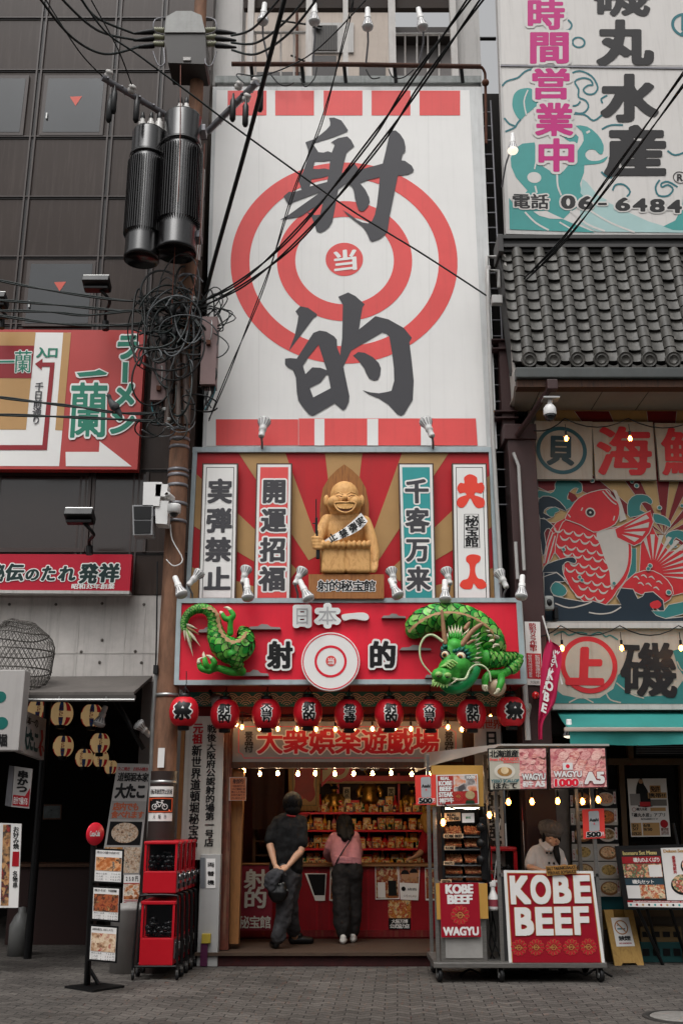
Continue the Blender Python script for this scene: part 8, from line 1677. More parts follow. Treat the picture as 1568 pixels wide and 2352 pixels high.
for col,(xa_,xb2)in enumerate(((470,690),(710,925))):
 for r_ in range(6):
  y0 = 872+r_*172+(0 if col==0 else 0); y1 = y0+162; sx_ =(y0-870)*.045
  if r_ == 5 and col == 0:y1 = y0+120
  q = cA([(xa_+sx_,y0),(xb2+sx_,y0),(xb2+sx_+7,y1),(xa_+sx_+7,y1)]); m = MB(); m.sheet(FX3,q,BLK if r_ in(0,2)and True else mat('dish_bg','a8a39c',.5,vary=.1),.0)
  c = sub(q,.5,.52,.5,.52)[0]; m.disc(FX3,*c,21,mat('bowl_pale','b5afa6',.4)if(r_+col)%2 else mat('bowl_wood','7a5230',.5),.003,0,28,sq=.72); m.disc(FX3,c[0],c[1]-1.5,17,food('dish_%d'%(k_%7),DF[k_%7],36,k_),.006,0,28,sq=.68)
  m.sheet(FX3,sub(q,.03,.3,.13,.95)if col==0 else sub(q,.85,.08,.95,.8),OFFW,.004); m.text(FX3,'名物丼',sub(q,.045,.34,.115,.9)if col==0 else sub(q,.865,.12,.935,.74),DRED,(.02,.01),.006,None,True,N=40); m.build('dish_photo',t); k_ += 1
# wall and red banner behind the cook
m = MB(); m.slab(Pl(12.95),[(1190,1690),(1232,1690),(1262,2215),(1208,2215)],wood('grey_timber','4a4540','6a635c',stretch=(6,6,.5)),0,.12); one(m,'timber_post','weathered grey timber post behind the hanging spray bottle','post')
m = MB(); m.slab(Pl(12.97),[(1262,1780),(1330,1780),(1345,2215),(1275,2215)],mat('plaster','7d7874',.8,vary=.25,vscale=8),0,.06); m.slab(Pl(12.95),[(1316,1780),(1330,1780),(1350,2215),(1334,2215)],mat('door_jamb','9a958f',.5,vary=.1),.01,.1); one(m,'plaster_wall','grey plaster wall strip with pale jamb behind the cook','wall strip')
FB2 = Pl(12.9); t = thing('city_banner','narrow dark red cloth banner with white characters behind the cook','cloth banner',FB2.p(1245,2010)); m = MB(); m.slab(FB2,[(1220,1832),(1262,1830),(1276,2030),(1232,2030)],DRED,0,.012); m.text(FB2,'大阪名物',[(1226,1838),(1258,1838),(1268,2000),(1236,2000)],OFFW,(.05,.04),.004,None,True,gap=.1); m.build('cloth',t)
m = MB()
for x in(1200,1206,1213):m.tube([P(x,1856,12.7),P(x+12,2100,12.7)],.012,OFFW,8)
for x in(1200,1206,1213):m.tube([P(x,1855,12.7),P(x+1,1885,12.7)],.0135,DRED,8)
one(m,'flag_poles','bundle of white flag poles with red tips leaning by the timber post','pole bundle')
# red capsule machine behind the cart
t = thing('capsule_machine','single red capsule machine standing behind the cart beside the spray bottle','capsule machine',P(1158,2215,12.5)); a,b = P(1120,1945,12.4),P(1186,1945,12.4); m = MB(); m.bx(a.x,b.x,12.4,12.75,.25,P(1150,2020,12.4).z,GR,.01); m.bx(a.x,b.x,12.38,12.77,P(1150,1955,12.4).z,a.z,GR,.02)
for x in(a.x+.02,b.x-.02):m.bx(x-.02,x+.02,12.4,12.44,P(1150,2020,12.4).z,P(1150,1955,12.4).z,GR)
m.bx(a.x+.04,b.x-.04,12.7,12.72,P(1150,2020,12.4).z,P(1150,1955,12.4).z,BLK); m.build('cabinet',t); m = MB(); RN.seed(9)
for i in range(22):m.ball((RN.uniform(a.x+.07,b.x-.07),RN.uniform(12.46,12.6),P(1150,2020,12.4).z+.035+.05*(i//8)),.034,MATS['black_capsule'],12)
m.build('capsule_heap',t); m = MB(); m.bx(a.x+.03,b.x-.03,12.402,12.406,P(1150,2018,12.4).z,P(1150,1956,12.4).z,CLR); m.build('window',t); m = MB(); m.bx(a.x+.04,b.x-.04,12.45,12.7,0,.25,BLK); m.build('stand',t)
# crates under the easel
m = MB();
for i,(y,c_)in enumerate(((2150,mat('crate_tan','7a6440',.6,vary=.2)),(2185,mat('crate_teal','1c4a4a',.6,vary=.2)))):
 a = P(1470,y,12.95); b = P(1565,y,12.95); z1_ = P(1500,y-22,12.95).z; z0_ = P(1500,y+14,12.95).z if i == 0 else 0.0; m2 = MB(); m2.bx(a.x,b.x,12.95,13.02,z0_ if i else z0_,z1_,c_,.01)
 for j in range(4):m2.box((a.x+(j+.5)*(b.x-a.x)/4,12.947,(z0_+z1_)/2),((b.x-a.x)/6,.01,(z1_-z0_)*.35),BLK)
 one(m2,'plastic_crate',['tan plastic crate on top behind the easel legs','dark teal plastic crate at the bottom behind the easel legs'][i],'crate','crates behind the easel')
# ---- steel column between the two fronts and what hangs on it
YCm = 12.45; t = thing('steel_column','brown steel column between game parlour and restaurant','column',GP(1245,2215)); xa_,xb2 = P(1160,1010,YCm).x,P(1228,1010,YCm).x; m = MB(); m.bx(xa_+.03,xb2,YCm,YCm+.4,0,zz(1002,YCm),BROWN,.01); m.bx(xa_+.0,xa_+.16,YCm+.15,YCm+.4,zz(1002,YCm),zz(770,YCm),BROWN); m.build('shaft',t)
m = MB(); m.bx(xa_-.02,xb2+.02,YCm-.03,YCm+.42,zz(1010,YCm),zz(975,YCm),BROWN,.01)
for y in(770,790,935,950):m.bx(xa_-.12,xa_+.2,YCm+.1,YCm+.4,zz(y+3,YCm),zz(y,YCm),BROWN)
m.build('collar',t)
t = thing('security_camera','white dome security camera hanging from a slanting brown steel arm','camera',P(1262,960,11.9)); m = MB(); a,b = P(1188,1000,12.4),P(1266,886,11.75); m.tube([a,b],.05,BROWN,4); m.box(b,(.13,.12,.13),BROWN,None,.01); m.build('arm',t); c = P(1262,950,11.75); m = MB(); m.box(P(1263,917,11.75),(.2,.16,.02),ALU); m.cyl(P(1263,917,11.75),c+V((0,0,.1)),.03,LAMPW,12); m.lathe([(0,.12),(.05,.11),(.075,.07),(.08,.0),(.075,-.02)],c,LAMPW,24); m.build('housing',t); m = MB(); m.ball(c+V((0,0,-.03)),.068,mat('dome_black','0c0c0e',.06,vary=0,spec=.9),24); m.build('dome',t)
F8 = Pl(YCm-.02); t = thing('warning_plate','narrow white and red camera warning plate on the brown column','plate',F8.p(1222,1574)); q = cR([(270,1710),(372,1712),(388,2127),(288,2123)]); m = MB(); m.slab(F8,q,OFFW,0,.01); m.sheet(F8,sub(q,.03,.5,.97,.9),mat('plate_red','b32a30',.45),.003); m.text(F8,'防犯カメラ作動中',sub(q,.28,.02,.72,.47),DRED,(.03,.02),.004,None,True); m.text(F8,'방범카메라작동중',sub(q,.12,.52,.4,.88),OFFW,(.01,.01),.006,None,True); m.text(F8,'監視摄像運作中',sub(q,.58,.52,.9,.88),OFFW,(.01,.01),.006,None,True); m.text(F8,'大阪府',sub(q,.2,.93,.8,.98),BK2,(.0,.0),.004); m.build('plate',t)
t = thing('alarm_lamp','red round alarm lamp on the brown column under the warning plate','lamp',P(1230,1600,12.35)); m = MB(); m.ball(P(1229,1597,12.32),(.045,.045,.045),mat('alarm_red','c01418',.15,vary=0,spec=.8),20); m.build('dome',t); m = MB(); m.lathe([(0,0),(.05,0),(.05,.04),(.0,.045)],P(1230,1598,12.4),BLK,18,(0,-1,0)); m.build('socket',t)
t = thing('feather_flag','bunched magenta flag with white capitals on a white pole beside the column','flag',P(1240,1700,12.1)); Y9 = 12.15; F9 = Pl(Y9); m = MB(); m.tube([F9.p(*cR([(388,1672)])[0]),F9.p(*cR([(516,2120)])[0])],.01,OFFW,8); m.build('pole',t)
FLG = mat('flag_magenta','b01648',.75,vary=.15,bump=.4,bscale=7); m = MB(); Lp = smooth2([F9.p(*p)for p in cR([(425,1820),(400,1900),(385,2000),(372,2150),(360,2300),(355,2400),(360,2480)])],4); Rp = smooth2([F9.p(*p)for p in cR([(450,1840),(500,1880),(510,1960),(490,2100),(470,2240),(400,2360),(390,2480)])],4); n = len(Lp); vs =[]
for i in range(n):
 for j in range(9):u = j/8; vs.append(Lp[i].lerp(Rp[i],u)+V((0,.035*sin(u*9+i*.25),0)))
m.add(vs,[(i*9+j,i*9+j+1,(i+1)*9+j+1,(i+1)*9+j)for i in range(n-1)for j in range(8)],FLG,True); m.build('cloth',t)
m = MB(); m.text(F9,'WAGYU BEEF',cR([(470,1890),(500,1900),(420,2190),(385,2180)]),OFFW,(.04,.03),.05,None,True,fit='em',gap=.02,N=48); m.text(F9,'KOBE',cR([(430,2010),(480,2030),(440,2330),(378,2300)]),OFFW,(.05,.04),.055,None,True,fit='em'); m.build('lettering',t)
t = thing('horn_speaker','small grey horn speaker on the mural above the ledge','speaker',P(1262,1405,12.6)); m = MB(); c = P(*cR([(428,1590)])[0],12.55); m.box(c,(.12,.1,.18),mat('speaker_grey','8d8f8c',.5,vary=.1),None,.03); m.build('horn',t); m = MB(); m.ball(c+V((0,-.05,0)),(.035,.02,.045),BLK,14); m.box(c+V((.09,.08,-.12)),(.05,.15,.16),BLK,None,.01); m.build('driver',t)
lampx(1305,1652,1308,1695,12.2,'dark shaded lamp under the awning end',12.2,grp='lamps of the right building',tint=BLK,lit=True)
# conduits
for pts,r_,lab in(([(1122,612),(1118,640),(1131,1000),(1150,1340)],.028,'long white conduit along the edge of the target signboard'),([(1178,1040),(1190,1070),(1203,1310)],.022,'short bent white conduit on the brown column'),([(1183,1245),(1188,1330)],.022,'stub of white conduit beside the last reflector lamps'),([(1192,1384),(1212,1700)],.035,'white square downpipe beside the dragon sign box')):
 m = MB(); m.tube([P(x,y,12.38)for x,y in pts],r_,mat('conduit_white','a9a7a4',.45,vary=.1,streak=.2),8); one(m,'conduit_pipe',lab,'pipe','white conduits between the buildings')
m = MB(); m.tube([P(1118,640,12.4),P(1118,590,12.4),P(1140,590,12.4)],.025,MATS['conduit_white'],8); m.tube([P(1122,700,12.4),P(1120,620,12.35),P(1144,622,12.35),P(1145,660,12.4)],.025,MATS['conduit_white'],8); m.box(P(1140,690,12.3),(.14,.1,.12),MATS['conduit_white'],None,.01); one(m,'cable_bracket','white bent cable brackets where the thin wires meet the tiled roof','bracket')
m = MB(); m.bx(xx(1112,700,13.4),xx(1190,700,13.4),13.4,13.5,0,zz(215,13.4),mat('gap_black','15110f',.9,vary=.5,vscale=5,streak=.4,dirt='3a2418')); one(m,'gap_wall','black rusty sheet wall in the narrow gap between the buildings','wall')
m = MB()
for i in range(26):z = 5.5+i*.24; x = xx(1136,900,12.7); m.tube([V((x-.04,12.75,z)),V((x+.14,12.75,z))],.01,STEEL,6)
m.tube([V((x-.04,12.75,5.3)),V((x-.04,12.75,11.7))],.014,STEEL,6); m.tube([V((x+.14,12.75,5.3)),V((x+.14,12.75,11.7))],.014,STEEL,6); one(m,'wall_ladder','thin steel ladder in the gap beside the target signboard','ladder')
# ---------------------------------------------------------------- utility pole with transformers, boxes, wires
YPo = 12.2; bx0 = P(385,1600,YPo).x; PB = V((bx0,YPo,0))
PO = mat('pole_brown','7b5945',.8,vary=.5,vscale=5,stretch=(2,2,.5),streak=.45,dirt='3b2a22',bump=.15,bscale=25)
zp = lambda y:P(420,y,YPo).z
pole = thing('utility_pole','tall weathered brown utility pole loaded with transformers and cables left of the game parlour','utility pole',PB)
m = MB(); m.tube([PB+V((0,0,z))for z in np.linspace(0,zp(-60),14)],list(np.linspace(.15,.085,14)),PO,28); m.build('shaft',pole)
m = MB(); SL = mat('pole_sleeve','2e2320',.5,vary=.12); m.tube([PB+V((0,0,0)),PB+V((0,0,zp(1772)))],[.16,.156],SL,28); m.build('sleeve',pole)
m = MB()
for y in(1598,1797,990,1012,1083,1095,1118,1160,1200,1030,690,720,640):
 m = MB(); z = zp(y); r_ = .15-.065*z/zp(-60)+(.014 if y>1790 else.006); m.lathe([(r_,-.02),(r_+.004,-.02),(r_+.004,.02),(r_,.02)],PB+V((0,0,z)),ALU if y>1500 else STEEL,28)
 m.build('band',pole)
class Cyl:
 def __init__(s,c,r,Y,cx):s.c = c; s.r = r; s.Y = Y; s.cx = cx
 def p(s,px,py,off=0.):
  k = 1/ppm(py,s.Y); th =(px-s.cx)*k/s.r; z = P(px,py,s.Y-s.r).z; return V((s.c.x+(s.r+off)*sin(th),s.c.y-(s.r+off)*cos(th),z))
cy_ = Cyl(PB,.162,YPo,369)
t = thing('no_parking_wrap','white and black bicycle ban notice wrapped round the pole with an orange ring','notice',PB+V((0,-.17,zp(1885))))
def wrap(m,x0,y0,x1,y1,mt,off):
 n = 14; A =[cy_.p(x0+(x1-x0)*i/n,y0,off)for i in range(n+1)]; B =[cy_.p(x0+(x1-x0)*i/n,y1,off)for i in range(n+1)]; m.add(A+B,[(i,i+1,n+2+i,n+1+i)for i in range(n)],mt,True)
m = MB(); wrap(m,338,1806,400,1830,OFFW,.002); wrap(m,338,1830,400,1867,BLK,.003); wrap(m,338,1867,400,1886,OFFW,.002); m.build('sheet',t)
m = MB(); OG = mat('ring_vermilion','c4502a',.45,vary=.05)
def cst(pts,w,mt,off,closed=False):
 class Q:
  def p(s,x,y,o=0):return cy_.p(x,y,o)
 m.stroke(Q(),pts,w,mt,off,closed,sub=3)
cst([(345,1834),(393,1834),(396,1838),(396,1860),(393,1864),(345,1864),(342,1860),(342,1838)],2.8,OG,.012,True); cst([(346,1836),(392,1862)],3,OG,.014)
for x in(357,380):cst([(x+5.5*cos(a),1853+6*sin(a))for a in np.linspace(0,2*pi,14,False)],1.3,OFFW,.01,True)
for a,b in(((357,1853),(363,1843)),((363,1843),(374,1843)),((374,1843),(380,1853)),((363,1843),(369,1853)),((369,1853),(374,1843)),((357,1853),(369,1853)),((361,1841),(366,1841)),((374,1843),(373,1839)),((371,1839),(377,1839))):cst([a,b],1.4,OFFW,.0105)
m.text(cy_,'自転車放置禁止区域',(343,1812,396,1824),BLACK,(.02,.01),.005,N=48); m.text(cy_,'大阪市',(351,1871,388,1881),BLACK,(.02,.01),.005,gap=.5); m.build('pictogram',t)
m = MB(); wrap(m,359,1718,374,1763,OFFW,.004); one(m,'pole_sticker','small blank white sticker on the pole above the bicycle notice','sticker')
# transformers
YTf = 11.75; TD = mat('transformer_black','121112',.22,vary=.2,vscale=3,streak=.03,spec=.6,dirt='5a524c')
def transformer(cx0,y0,y1,r,cx1,label,fin0,fin1,bush):
 top,bot = P(cx0,y0,YTf),P(cx1,y1,YTf); top = V((bot.x,YTf,top.z)); h = top.z-bot.z; t = thing('transformer',label,'transformer',bot,'pole transformers')
 zf = lambda y:P(cx1,y,YTf).z-bot.z
 m = MB(); m.lathe([(0,.04),(r*.9,.04),(r*.93,.0),(r*.96,.0),(r*.96,.05),(r*.93,.07),(r*.93,h-.03),(r*.88,h),(0,h+.02)],bot,TD,40); m.lathe([(r*.97,zf(fin0)+.06),(r*1.0,zf(fin0)+.06),(r*1.0,zf(fin0)+.1),(r*.97,zf(fin0)+.1)],bot,TD,40); m.build('tank',t)
 m = MB(); a0,a1 = zf(fin1),zf(fin0)
 for i in range(48):
  a = 2*pi*i/48; d = V((cos(a),sin(a),0)); s_ = V((-sin(a),cos(a),0))*.006; o = bot+V((0,0,a0)); v =[o+d*r*.9-s_,o+d*r*1.08-s_+V((0,0,.02)),o+d*r*1.08-s_+V((0,0,a1-a0-.02)),o+d*r*.9-s_+V((0,0,a1-a0))]; w_ =[p+s_*2 for p in v]
  m.add(v+w_,[(0,1,2,3),(4,5,6,7),(0,1,5,4),(1,2,6,5),(2,3,7,6)],TD)
 m.build('cooling_fin',t)
 for x,y in bush:
  b = V((P(x,y,YTf).x,YTf-.02,top.z)); m = MB(); m.lathe([(.05,0),(.052,.06),(.044,.07),(.052,.1),(.044,.11),(.052,.14),(.03,.16),(.03,.2)],b,mat('porcelain','c4c1bd',.3,vary=.05),16); m.lathe([(.03,.2),(.034,.22),(.02,.3),(.0,.32)],b,BLK,12); m.build('bushing',t)
 m = MB(); m.box(top+V((r*.9,.1,-.15)),(.12,.2,.1),STEEL,None,.01); m.box(bot+V((r*.9,.1,.3)),(.12,.2,.1),STEEL,None,.01); m.build('bracket',t)
transformer(333,305,598,.235,325,'left black finned transformer can hanging lower beside the pole',375,545,[(327,298),(347,296),(366,298)]); transformer(419,270,583,.27,405,'right and larger black finned transformer can close to the pole',350,520,[(414,262),(428,266)])
# switch box at the top
t = thing('switch_box','grey pole switch box with six ribbed insulators at the top of the pole','switch box',P(424,148,11.9)); Yx = 11.8; m = MB(); SBX = mat('switch_grey','8f8f8c',.45,vary=.2,vscale=5,streak=.3,dirt='4a423c'); SBD = mat('switch_dark','393634',.5,vary=.25,streak=.2)
f_ =[P(x,y,Yx)for x,y in((378,74),(472,74),(463,35),(440,25),(405,25),(382,38))]; b =[p+V((0,.5,0))for p in f_]; m.add(f_+b,[tuple(range(6)),tuple(range(6,12))]+[(i,(i+1)%6,6+(i+1)%6,6+i)for i in range(6)],SBX)
m.build('upper_case',t); m = MB(); f_ =[P(x,y,Yx+.02)for x,y in((378,76),(472,76),(474,140),(470,147),(386,144))]; b =[p+V((0,.45,0))for p in f_]; m.add(f_+b,[tuple(range(5)),tuple(range(5,10))]+[(i,(i+1)%5,5+(i+1)%5,5+i)for i in range(5)],SBD); m.slab(Pl(Yx),[(421,131),(438,131),(438,138),(421,138)],PALE,.0,.03); m.build('lower_case',t)
RIB = mat('rib_insulator','8a8a72',.5,vary=.2)
for s_ in(-1,1):
 for y in(66,82,98):
  a = P(378 if s_<0 else 472,y+4,Yx+.2); m = MB(); m.lathe([(.03+(.014 if i%2 else 0),i*.013)for i in range(13)],a,RIB,14,(s_,0,.05)); m.build('insulator',t); m = MB(); m.lathe([(.034,.14),(.04,.17),(.034,.28),(.018,.42),(.014,.44)],a,RUB,12,(s_,0,-.12)); m.build('cable_boot',t)
 x = 376 if s_<0 else 474; m = MB(); m.tube(smooth2([P(x,40,Yx+.1),P(x+s_*20,46,Yx),P(x+s_*22,70,Yx),P(x,80,Yx+.1)],3),.009,STEEL,6); m.tube(smooth2([P(x,110,Yx+.1),P(x-s_*2,145,Yx),P(x+s_*12,150,Yx),P(x+s_*24,118,Yx)],3),.009,STEEL,6); m.build('wire_guard',t)
# cross arms with fuses
for a,b,lab,ins,fus in(((235,178),(395,272),'steel cross arm reaching left over the transformers with white insulators',[(250,172),(303,206)],[(252,252),(262,232),(314,252)]),((590,190),(478,302),'steel cross arm reaching right in front of the target signboard',[(548,198),(585,190),(566,226)],[(535,250),(564,262),(598,228)])):
 t = thing('cross_arm',lab,'cross arm',P(*b,12.0),'cross arms of the pole'); A,B = P(*a,11.4),P(*b,12.1); m = MB(); d =(B-A).normalized(); m.tube([A,B],.055,STEEL,4);
 for k_ in(.1,.3,.55,.75):q = A.lerp(B,k_); m.tube([q-V((0,.09,0)),q+V((0,.09,0))],.012,STEEL,6)
 m.build('beam',t)
 for x,y in ins:c = P(x,y,11.5); m = MB(); m.lathe([(0,-.05),(.03,-.05),(.05,-.03),(.055,0),(.04,.02),(.055,.035),(.04,.06),(0,.07)],c,mat('porcelain','c4c1bd',.3),16,(.4,-.6,.6)); m.build('insulator',t)
 for x,y in fus:c = P(x,y,11.45); m = MB(); m.lathe([(0,-.2),(.025,-.19),(.03,-.17),(.04,-.16),(.04,.12),(.02,.16),(.012,.24)],c,BLK,12); m.build('fuse',t)
# grey conduits along the pole, mauve cabinets, camera cluster
m = MB(); m.tube([P(463,390,12.35),P(452,600,12.35)],.05,ALU,12); one(m,'cable_duct','pale round cable duct running up behind the transformers','duct','cable ducts on the pole')
for x0,x1,lab in((392,372,'left brown cable duct strapped to the front of the pole'),(408,398,'middle brown cable duct strapped to the front of the pole'),(424,418,'right brown cable duct strapped to the front of the pole')):
 m = MB(); m.tube([P(x0,800,12.0),P(x1+12,975,12.0)],.04,mat('duct_brown','4a3a34',.5,vary=.25,streak=.3,dirt='a8a096'),10); one(m,'cable_duct',lab,'duct','cable ducts on the pole')
m = MB(); m.tube([P(404,990,12.3),P(384,1260,12.3)],.03,ALU,8); one(m,'cable_duct','short grey pipe behind the pole cameras','duct','cable ducts on the pole'); m = MB(); m.tube([P(361,1540,12.15),P(352,1640,12.15),P(344,1900,12.15),P(340,2150,12.15)],.03,ALU,8); one(m,'cable_duct','thin grey pipe down the left flank of the pole','duct','cable ducts on the pole')
MV = mat('mauve_cabinet','77605e',.5,vary=.1,streak=.2)
for(x0,y0,x1,y1),lab in(((347,832,386,918),'mauve terminal box on the left side of the pole under the cable tangle'),((461,727,497,882),'taller mauve terminal box on the right side of the pole')):
 t = thing('terminal_box',lab,'terminal box',P((x0+x1)/2,y1,12.1),'terminal boxes on the pole'); m = MB(); q =[(x0+4,y0),(x1+3,y0),(x1-3,y1),(x0-2,y1)]; m.slab(Pl(12.0),q,MV,0,.22); m.build('case',t); m = MB(); m.tube(smooth2([P(x0+22,y0+10,11.97),P(x0+26,y0+12,11.95),P(x0+24,y0+50,11.95),P(x0+20,y0+52,11.97)],2),.008,ALU,6); m.box(P(x0+18,y0+60,11.97),(.05,.05,.06),RUST); m.build('latch',t); m = MB(); RN.seed(int(x0))
 for i in range(9):x = x0+4+i*(x1-x0-8)/8; m.tube(smooth2([P(x,y1,12.08),P(x+RN.uniform(-4,4),y1+22,12.08),P((x0+x1)/2+RN.uniform(-12,12),y1+46+RN.uniform(0,16),12.05)],4),.009,RN.choice([RUB,DTEAL,RUB]),5)
 m.build('cable_tail',t)
t = thing('signal_box','white equipment box with two dark panels clamped on the pole','equipment box',P(326,1228,11.9)); FB_ = Pl(11.85); m = MB(); m.slab(FB_,[(330,1107),(372,1107),(366,1162),(328,1162)],LAMPW,.0,.35); m.slab(FB_,[(304,1160),(352,1160),(350,1228),(306,1229)],mat('case_grey','8f8f90',.4,vary=.1),0,.2); m.build('case',t)
m = MB(); m.slab(FB_,[(307,1163),(348,1163),(347,1192),(308,1192)],BLK,.012,.012); m.slab(FB_,[(308,1196),(347,1196),(346,1224),(309,1225)],BLK,.012,.012); m.build('panel',t); m = MB(); m.bx(P(352,1180,12.0).x,P(385,1180,12.0).x,11.9,12.05,P(352,1190,12.0).z,P(352,1170,12.0).z,STEEL); m.build('clamp',t)
t = thing('street_camera','white box and dome camera clamped to the pole above the reflector lamps','camera',P(398,1190,11.9)); m = MB(); m.slab(FB_,[(358,1112),(386,1112),(383,1140),(357,1140)],LAMPW,0,.2); m.slab(FB_,[(356,1150),(388,1150),(384,1204),(358,1202)],LAMPW,-.02,.2); m.build('case',t); m = MB(); c = P(400,1172,11.85); m.lathe([(0,.07),(.075,.07),(.08,.05),(.08,-.03),(.06,-.04),(0,-.04)],c,LAMPW,24); m.build('dome_ring',t); m = MB(); m.ball(c-V((0,0,.035)),.055,MATS['dome_black'],18); m.build('dome',t); m = MB(); m.lathe([(.02,0),(.028,0),(.034,.05),(.034,.2)],P(383,1134,11.7),LAMPW,16,(.2,1,0)); m.build('bullet_camera',t)
m = MB(); m.tube(smooth2([P(392,1205,12.0),P(396,1240,12.0),P(420,1285,12.0),P(400,1300,12.0),P(382,1285,12.0)],4),.008,LAMPW,6); one(m,'loose_cable','loose white cable hanging below the pole cameras','cable')
# ---- overhead wires
WR_ = mat('wire_black','0c0e0e',.5,vary=0); WG = mat('wire_green_black','121c1b',.5,vary=0)
def wire(pts,r,label,grp,mt=WR_,twist=0.,sub_=6):
 p = smooth2([P(x,y,Y)for x,y,Y in pts],sub_); m = MB()
 if twist:
  for ph in(0,pi):
   q = smooth2(p,3); m.tube([a+V((twist*cos(ph+i*.16),0,twist*sin(ph+i*.16)))for i,a in enumerate(q)],r*.85,mt,6)
 else:m.tube(p,r,mt,7)
 return one(m,'overhead_wire',label,'wire',grp)
G1,G2,G3,G4 = 'wires crossing the target signboard','wires leaving left from the pole','wires of the switch box','wires over the tiled roof'
wire([(668,-60,9.0),(640,52,9.3),(570,320,10.6),(500,570,11.7),(474,670,12.1)],.028,'thickest straight black wire slanting down to the pole before the target signboard',G1)
wire([(1100,-40,8.4),(1075,0,8.6),(940,190,9.4),(850,322,10.2),(690,520,11.2),(560,640,11.8),(440,705,12.1)],.014,'upper of two close wires slanting across both target characters',G1,twist=.016)
wire([(1140,-40,8.4),(1105,0,8.6),(970,190,9.4),(870,335,10.2),(700,538,11.2),(570,648,11.8),(450,712,12.1)],.014,'lower of two close wires slanting across both target characters',G1,twist=.016)
wire([(815,-20,10),(800,50,10.2),(740,275,11),(678,430,11.4),(612,640,11.9),(540,820,12.2),(480,965,12.3)],.009,'thin kinked wire dropping across the left half of the target signboard',G1,twist=.013)
wire([(170,-30,9.6),(240,70,10),(320,128,10.4),(450,225,10.9),(550,300,11.2),(784,468,11.8),(960,577,12.2),(1100,668,12.35),(1132,690,12.4)],.012,'long wire slanting from upper left across the target to the roof bracket',G1,WG)
for i,pts in enumerate([[(1600,120,9.2),(1568,168,9.4),(1400,402,10.8),(1285,555,11.7),(1155,685,12.3)],[(1600,150,9.2),(1568,196,9.4),(1410,410,10.8),(1290,560,11.7),(1158,690,12.3)]]):wire(pts,.011,['upper wire of the pair over the tiled roof','lower wire of the pair over the tiled roof'][i],G4,twist=.01)
for i,pts in enumerate([[(150,-60,10.2),(185,-5,10.5),(225,42,11),(305,76,11.9)],[(100,-60,10),(145,0,10.4),(225,70,11),(312,92,11.9)],[(60,-60,9.8),(95,0,10.2),(165,85,10.8),(240,124,11.4),(318,108,11.9)]]):wire(pts,.016,['top','middle','bottom'][i]+' heavy wire curving from the upper left into the switch box',G3,WG)
for i,pts in enumerate([[(532,82,11.9),(580,66,11.3),(640,0,10.6),(680,-50,10.2)],[(532,98,11.9),(590,98,11.3),(660,45,10.7),(730,-40,10)],[(533,115,11.9),(590,124,11.3),(665,75,10.6),(740,-20,9.9)]]):wire(pts,.016,['top','middle','bottom'][i]+' heavy wire curving from the switch box up to the right',G3,WG)
for i,pts in enumerate([[(100,-10,10.6),(180,115,11),(236,176,11.4)],[(210,0,10.6),(270,110,11),(303,195,11.4)]]):wire(pts,.009,['outer thin wire dropping to the left cross arm end','inner thin wire dropping to the left cross arm insulator'][i],G3)
wire([(560,190,11.4),(545,170,11.5),(610,172,11.4),(720,120,11),(840,0,10.2)],.009,'thin wire looping from the right cross arm up past the roof railing',G3,WG)
LW =[[(-20,640,12),(100,664,12.02),(280,690,12.05),(400,692,12.1)],[(-20,688,12),(130,700,12),(260,712,12.05),(360,716,12.1)],[(-20,714,12),(110,716,12),(200,724,12.05),(300,714,12.05),(405,712,12.1)],[(-20,722,11.95),(120,742,12),(240,748,12.05),(330,742,12.1),(410,725,12.1)]]
for i,pts in enumerate(LW):wire(pts,.013,['highest','second','third','lowest'][i]+' of four wires leaving left over the noodle signboard top',G2,WG,twist=.011)
LW2 =[[(-20,910,11.9),(90,924,11.95),(180,935,12),(262,947,12),(330,950,12.05),(398,945,12.1)],[(-20,952,11.9),(110,956,11.95),(250,962,12),(360,968,12.05),(405,968,12.1)]]
for i,pts in enumerate(LW2):wire(pts,.013,['upper wire across the noodle signboard, the pigeon sits on it','lower wire across the noodle signboard under the pigeon'][i],G2,WG,twist=.011)
# tangle of slack loops round the pole: nobody could count them
RN.seed(12); m = MB()
for i in range(58):
 cx,cy = RN.gauss(402,34),RN.uniform(675,880)if i<46 else RN.uniform(880,985); w,h = RN.uniform(10,72)*(1 if i<46 else.6),RN.uniform(14,95)*(1 if i<46 else.5); a0 = RN.uniform(0,6); Y = 12.02+RN.uniform(-.25,.12); tw = RN.uniform(-.4,.4)
 n = 16; ar = RN.uniform(3.5,6.6); m.tube(smooth2([P(cx+w*cos(a0+ar*k_/n),cy+h*sin(a0+ar*k_/n+tw),Y+.12*sin(2*pi*k_/n+i))for k_ in range(n+1)],3),RN.uniform(.007,.015),RN.choice([WR_,WR_,WG,WG,mat('wire_grey','55585a',.5,vary=0)]),5)
for i in range(10):
 x,y = RN.uniform(470,500),RN.uniform(690,800); m.tube(smooth2([P(430,RN.uniform(700,760),12.1),P(x,y-30,12),P(RN.uniform(505,545),y+RN.uniform(-30,20),11.95),P(x,y+25,12.05),P(430,790,12.1)],5),.008,RN.choice([WR_,WG]),5)
for i in range(16):y0 = RN.uniform(685,750); m.tube(smooth2([P(RN.uniform(300,350),y0+RN.uniform(-20,10),11.95),P(360,y0+RN.uniform(-15,25),11.95),P(RN.uniform(380,430),y0+RN.uniform(-10,40),11.95),P(RN.uniform(420,470),y0+RN.uniform(-30,60),12.0)],6),RN.uniform(.007,.014),RN.choice([WR_,WG]),5)
for i in range(8):m.ball(P(RN.gauss(405,20),RN.uniform(700,780),11.9),(.05,.05,.09),RUB,8)
for i in range(8):m.lathe([(.03,0),(.045,.01),(.03,.02),(.045,.03),(.03,.045)],P(RN.choice([384,440])+RN.uniform(-5,5),[690,712,735,945,968,985][i%6],12.0),ALU,12)
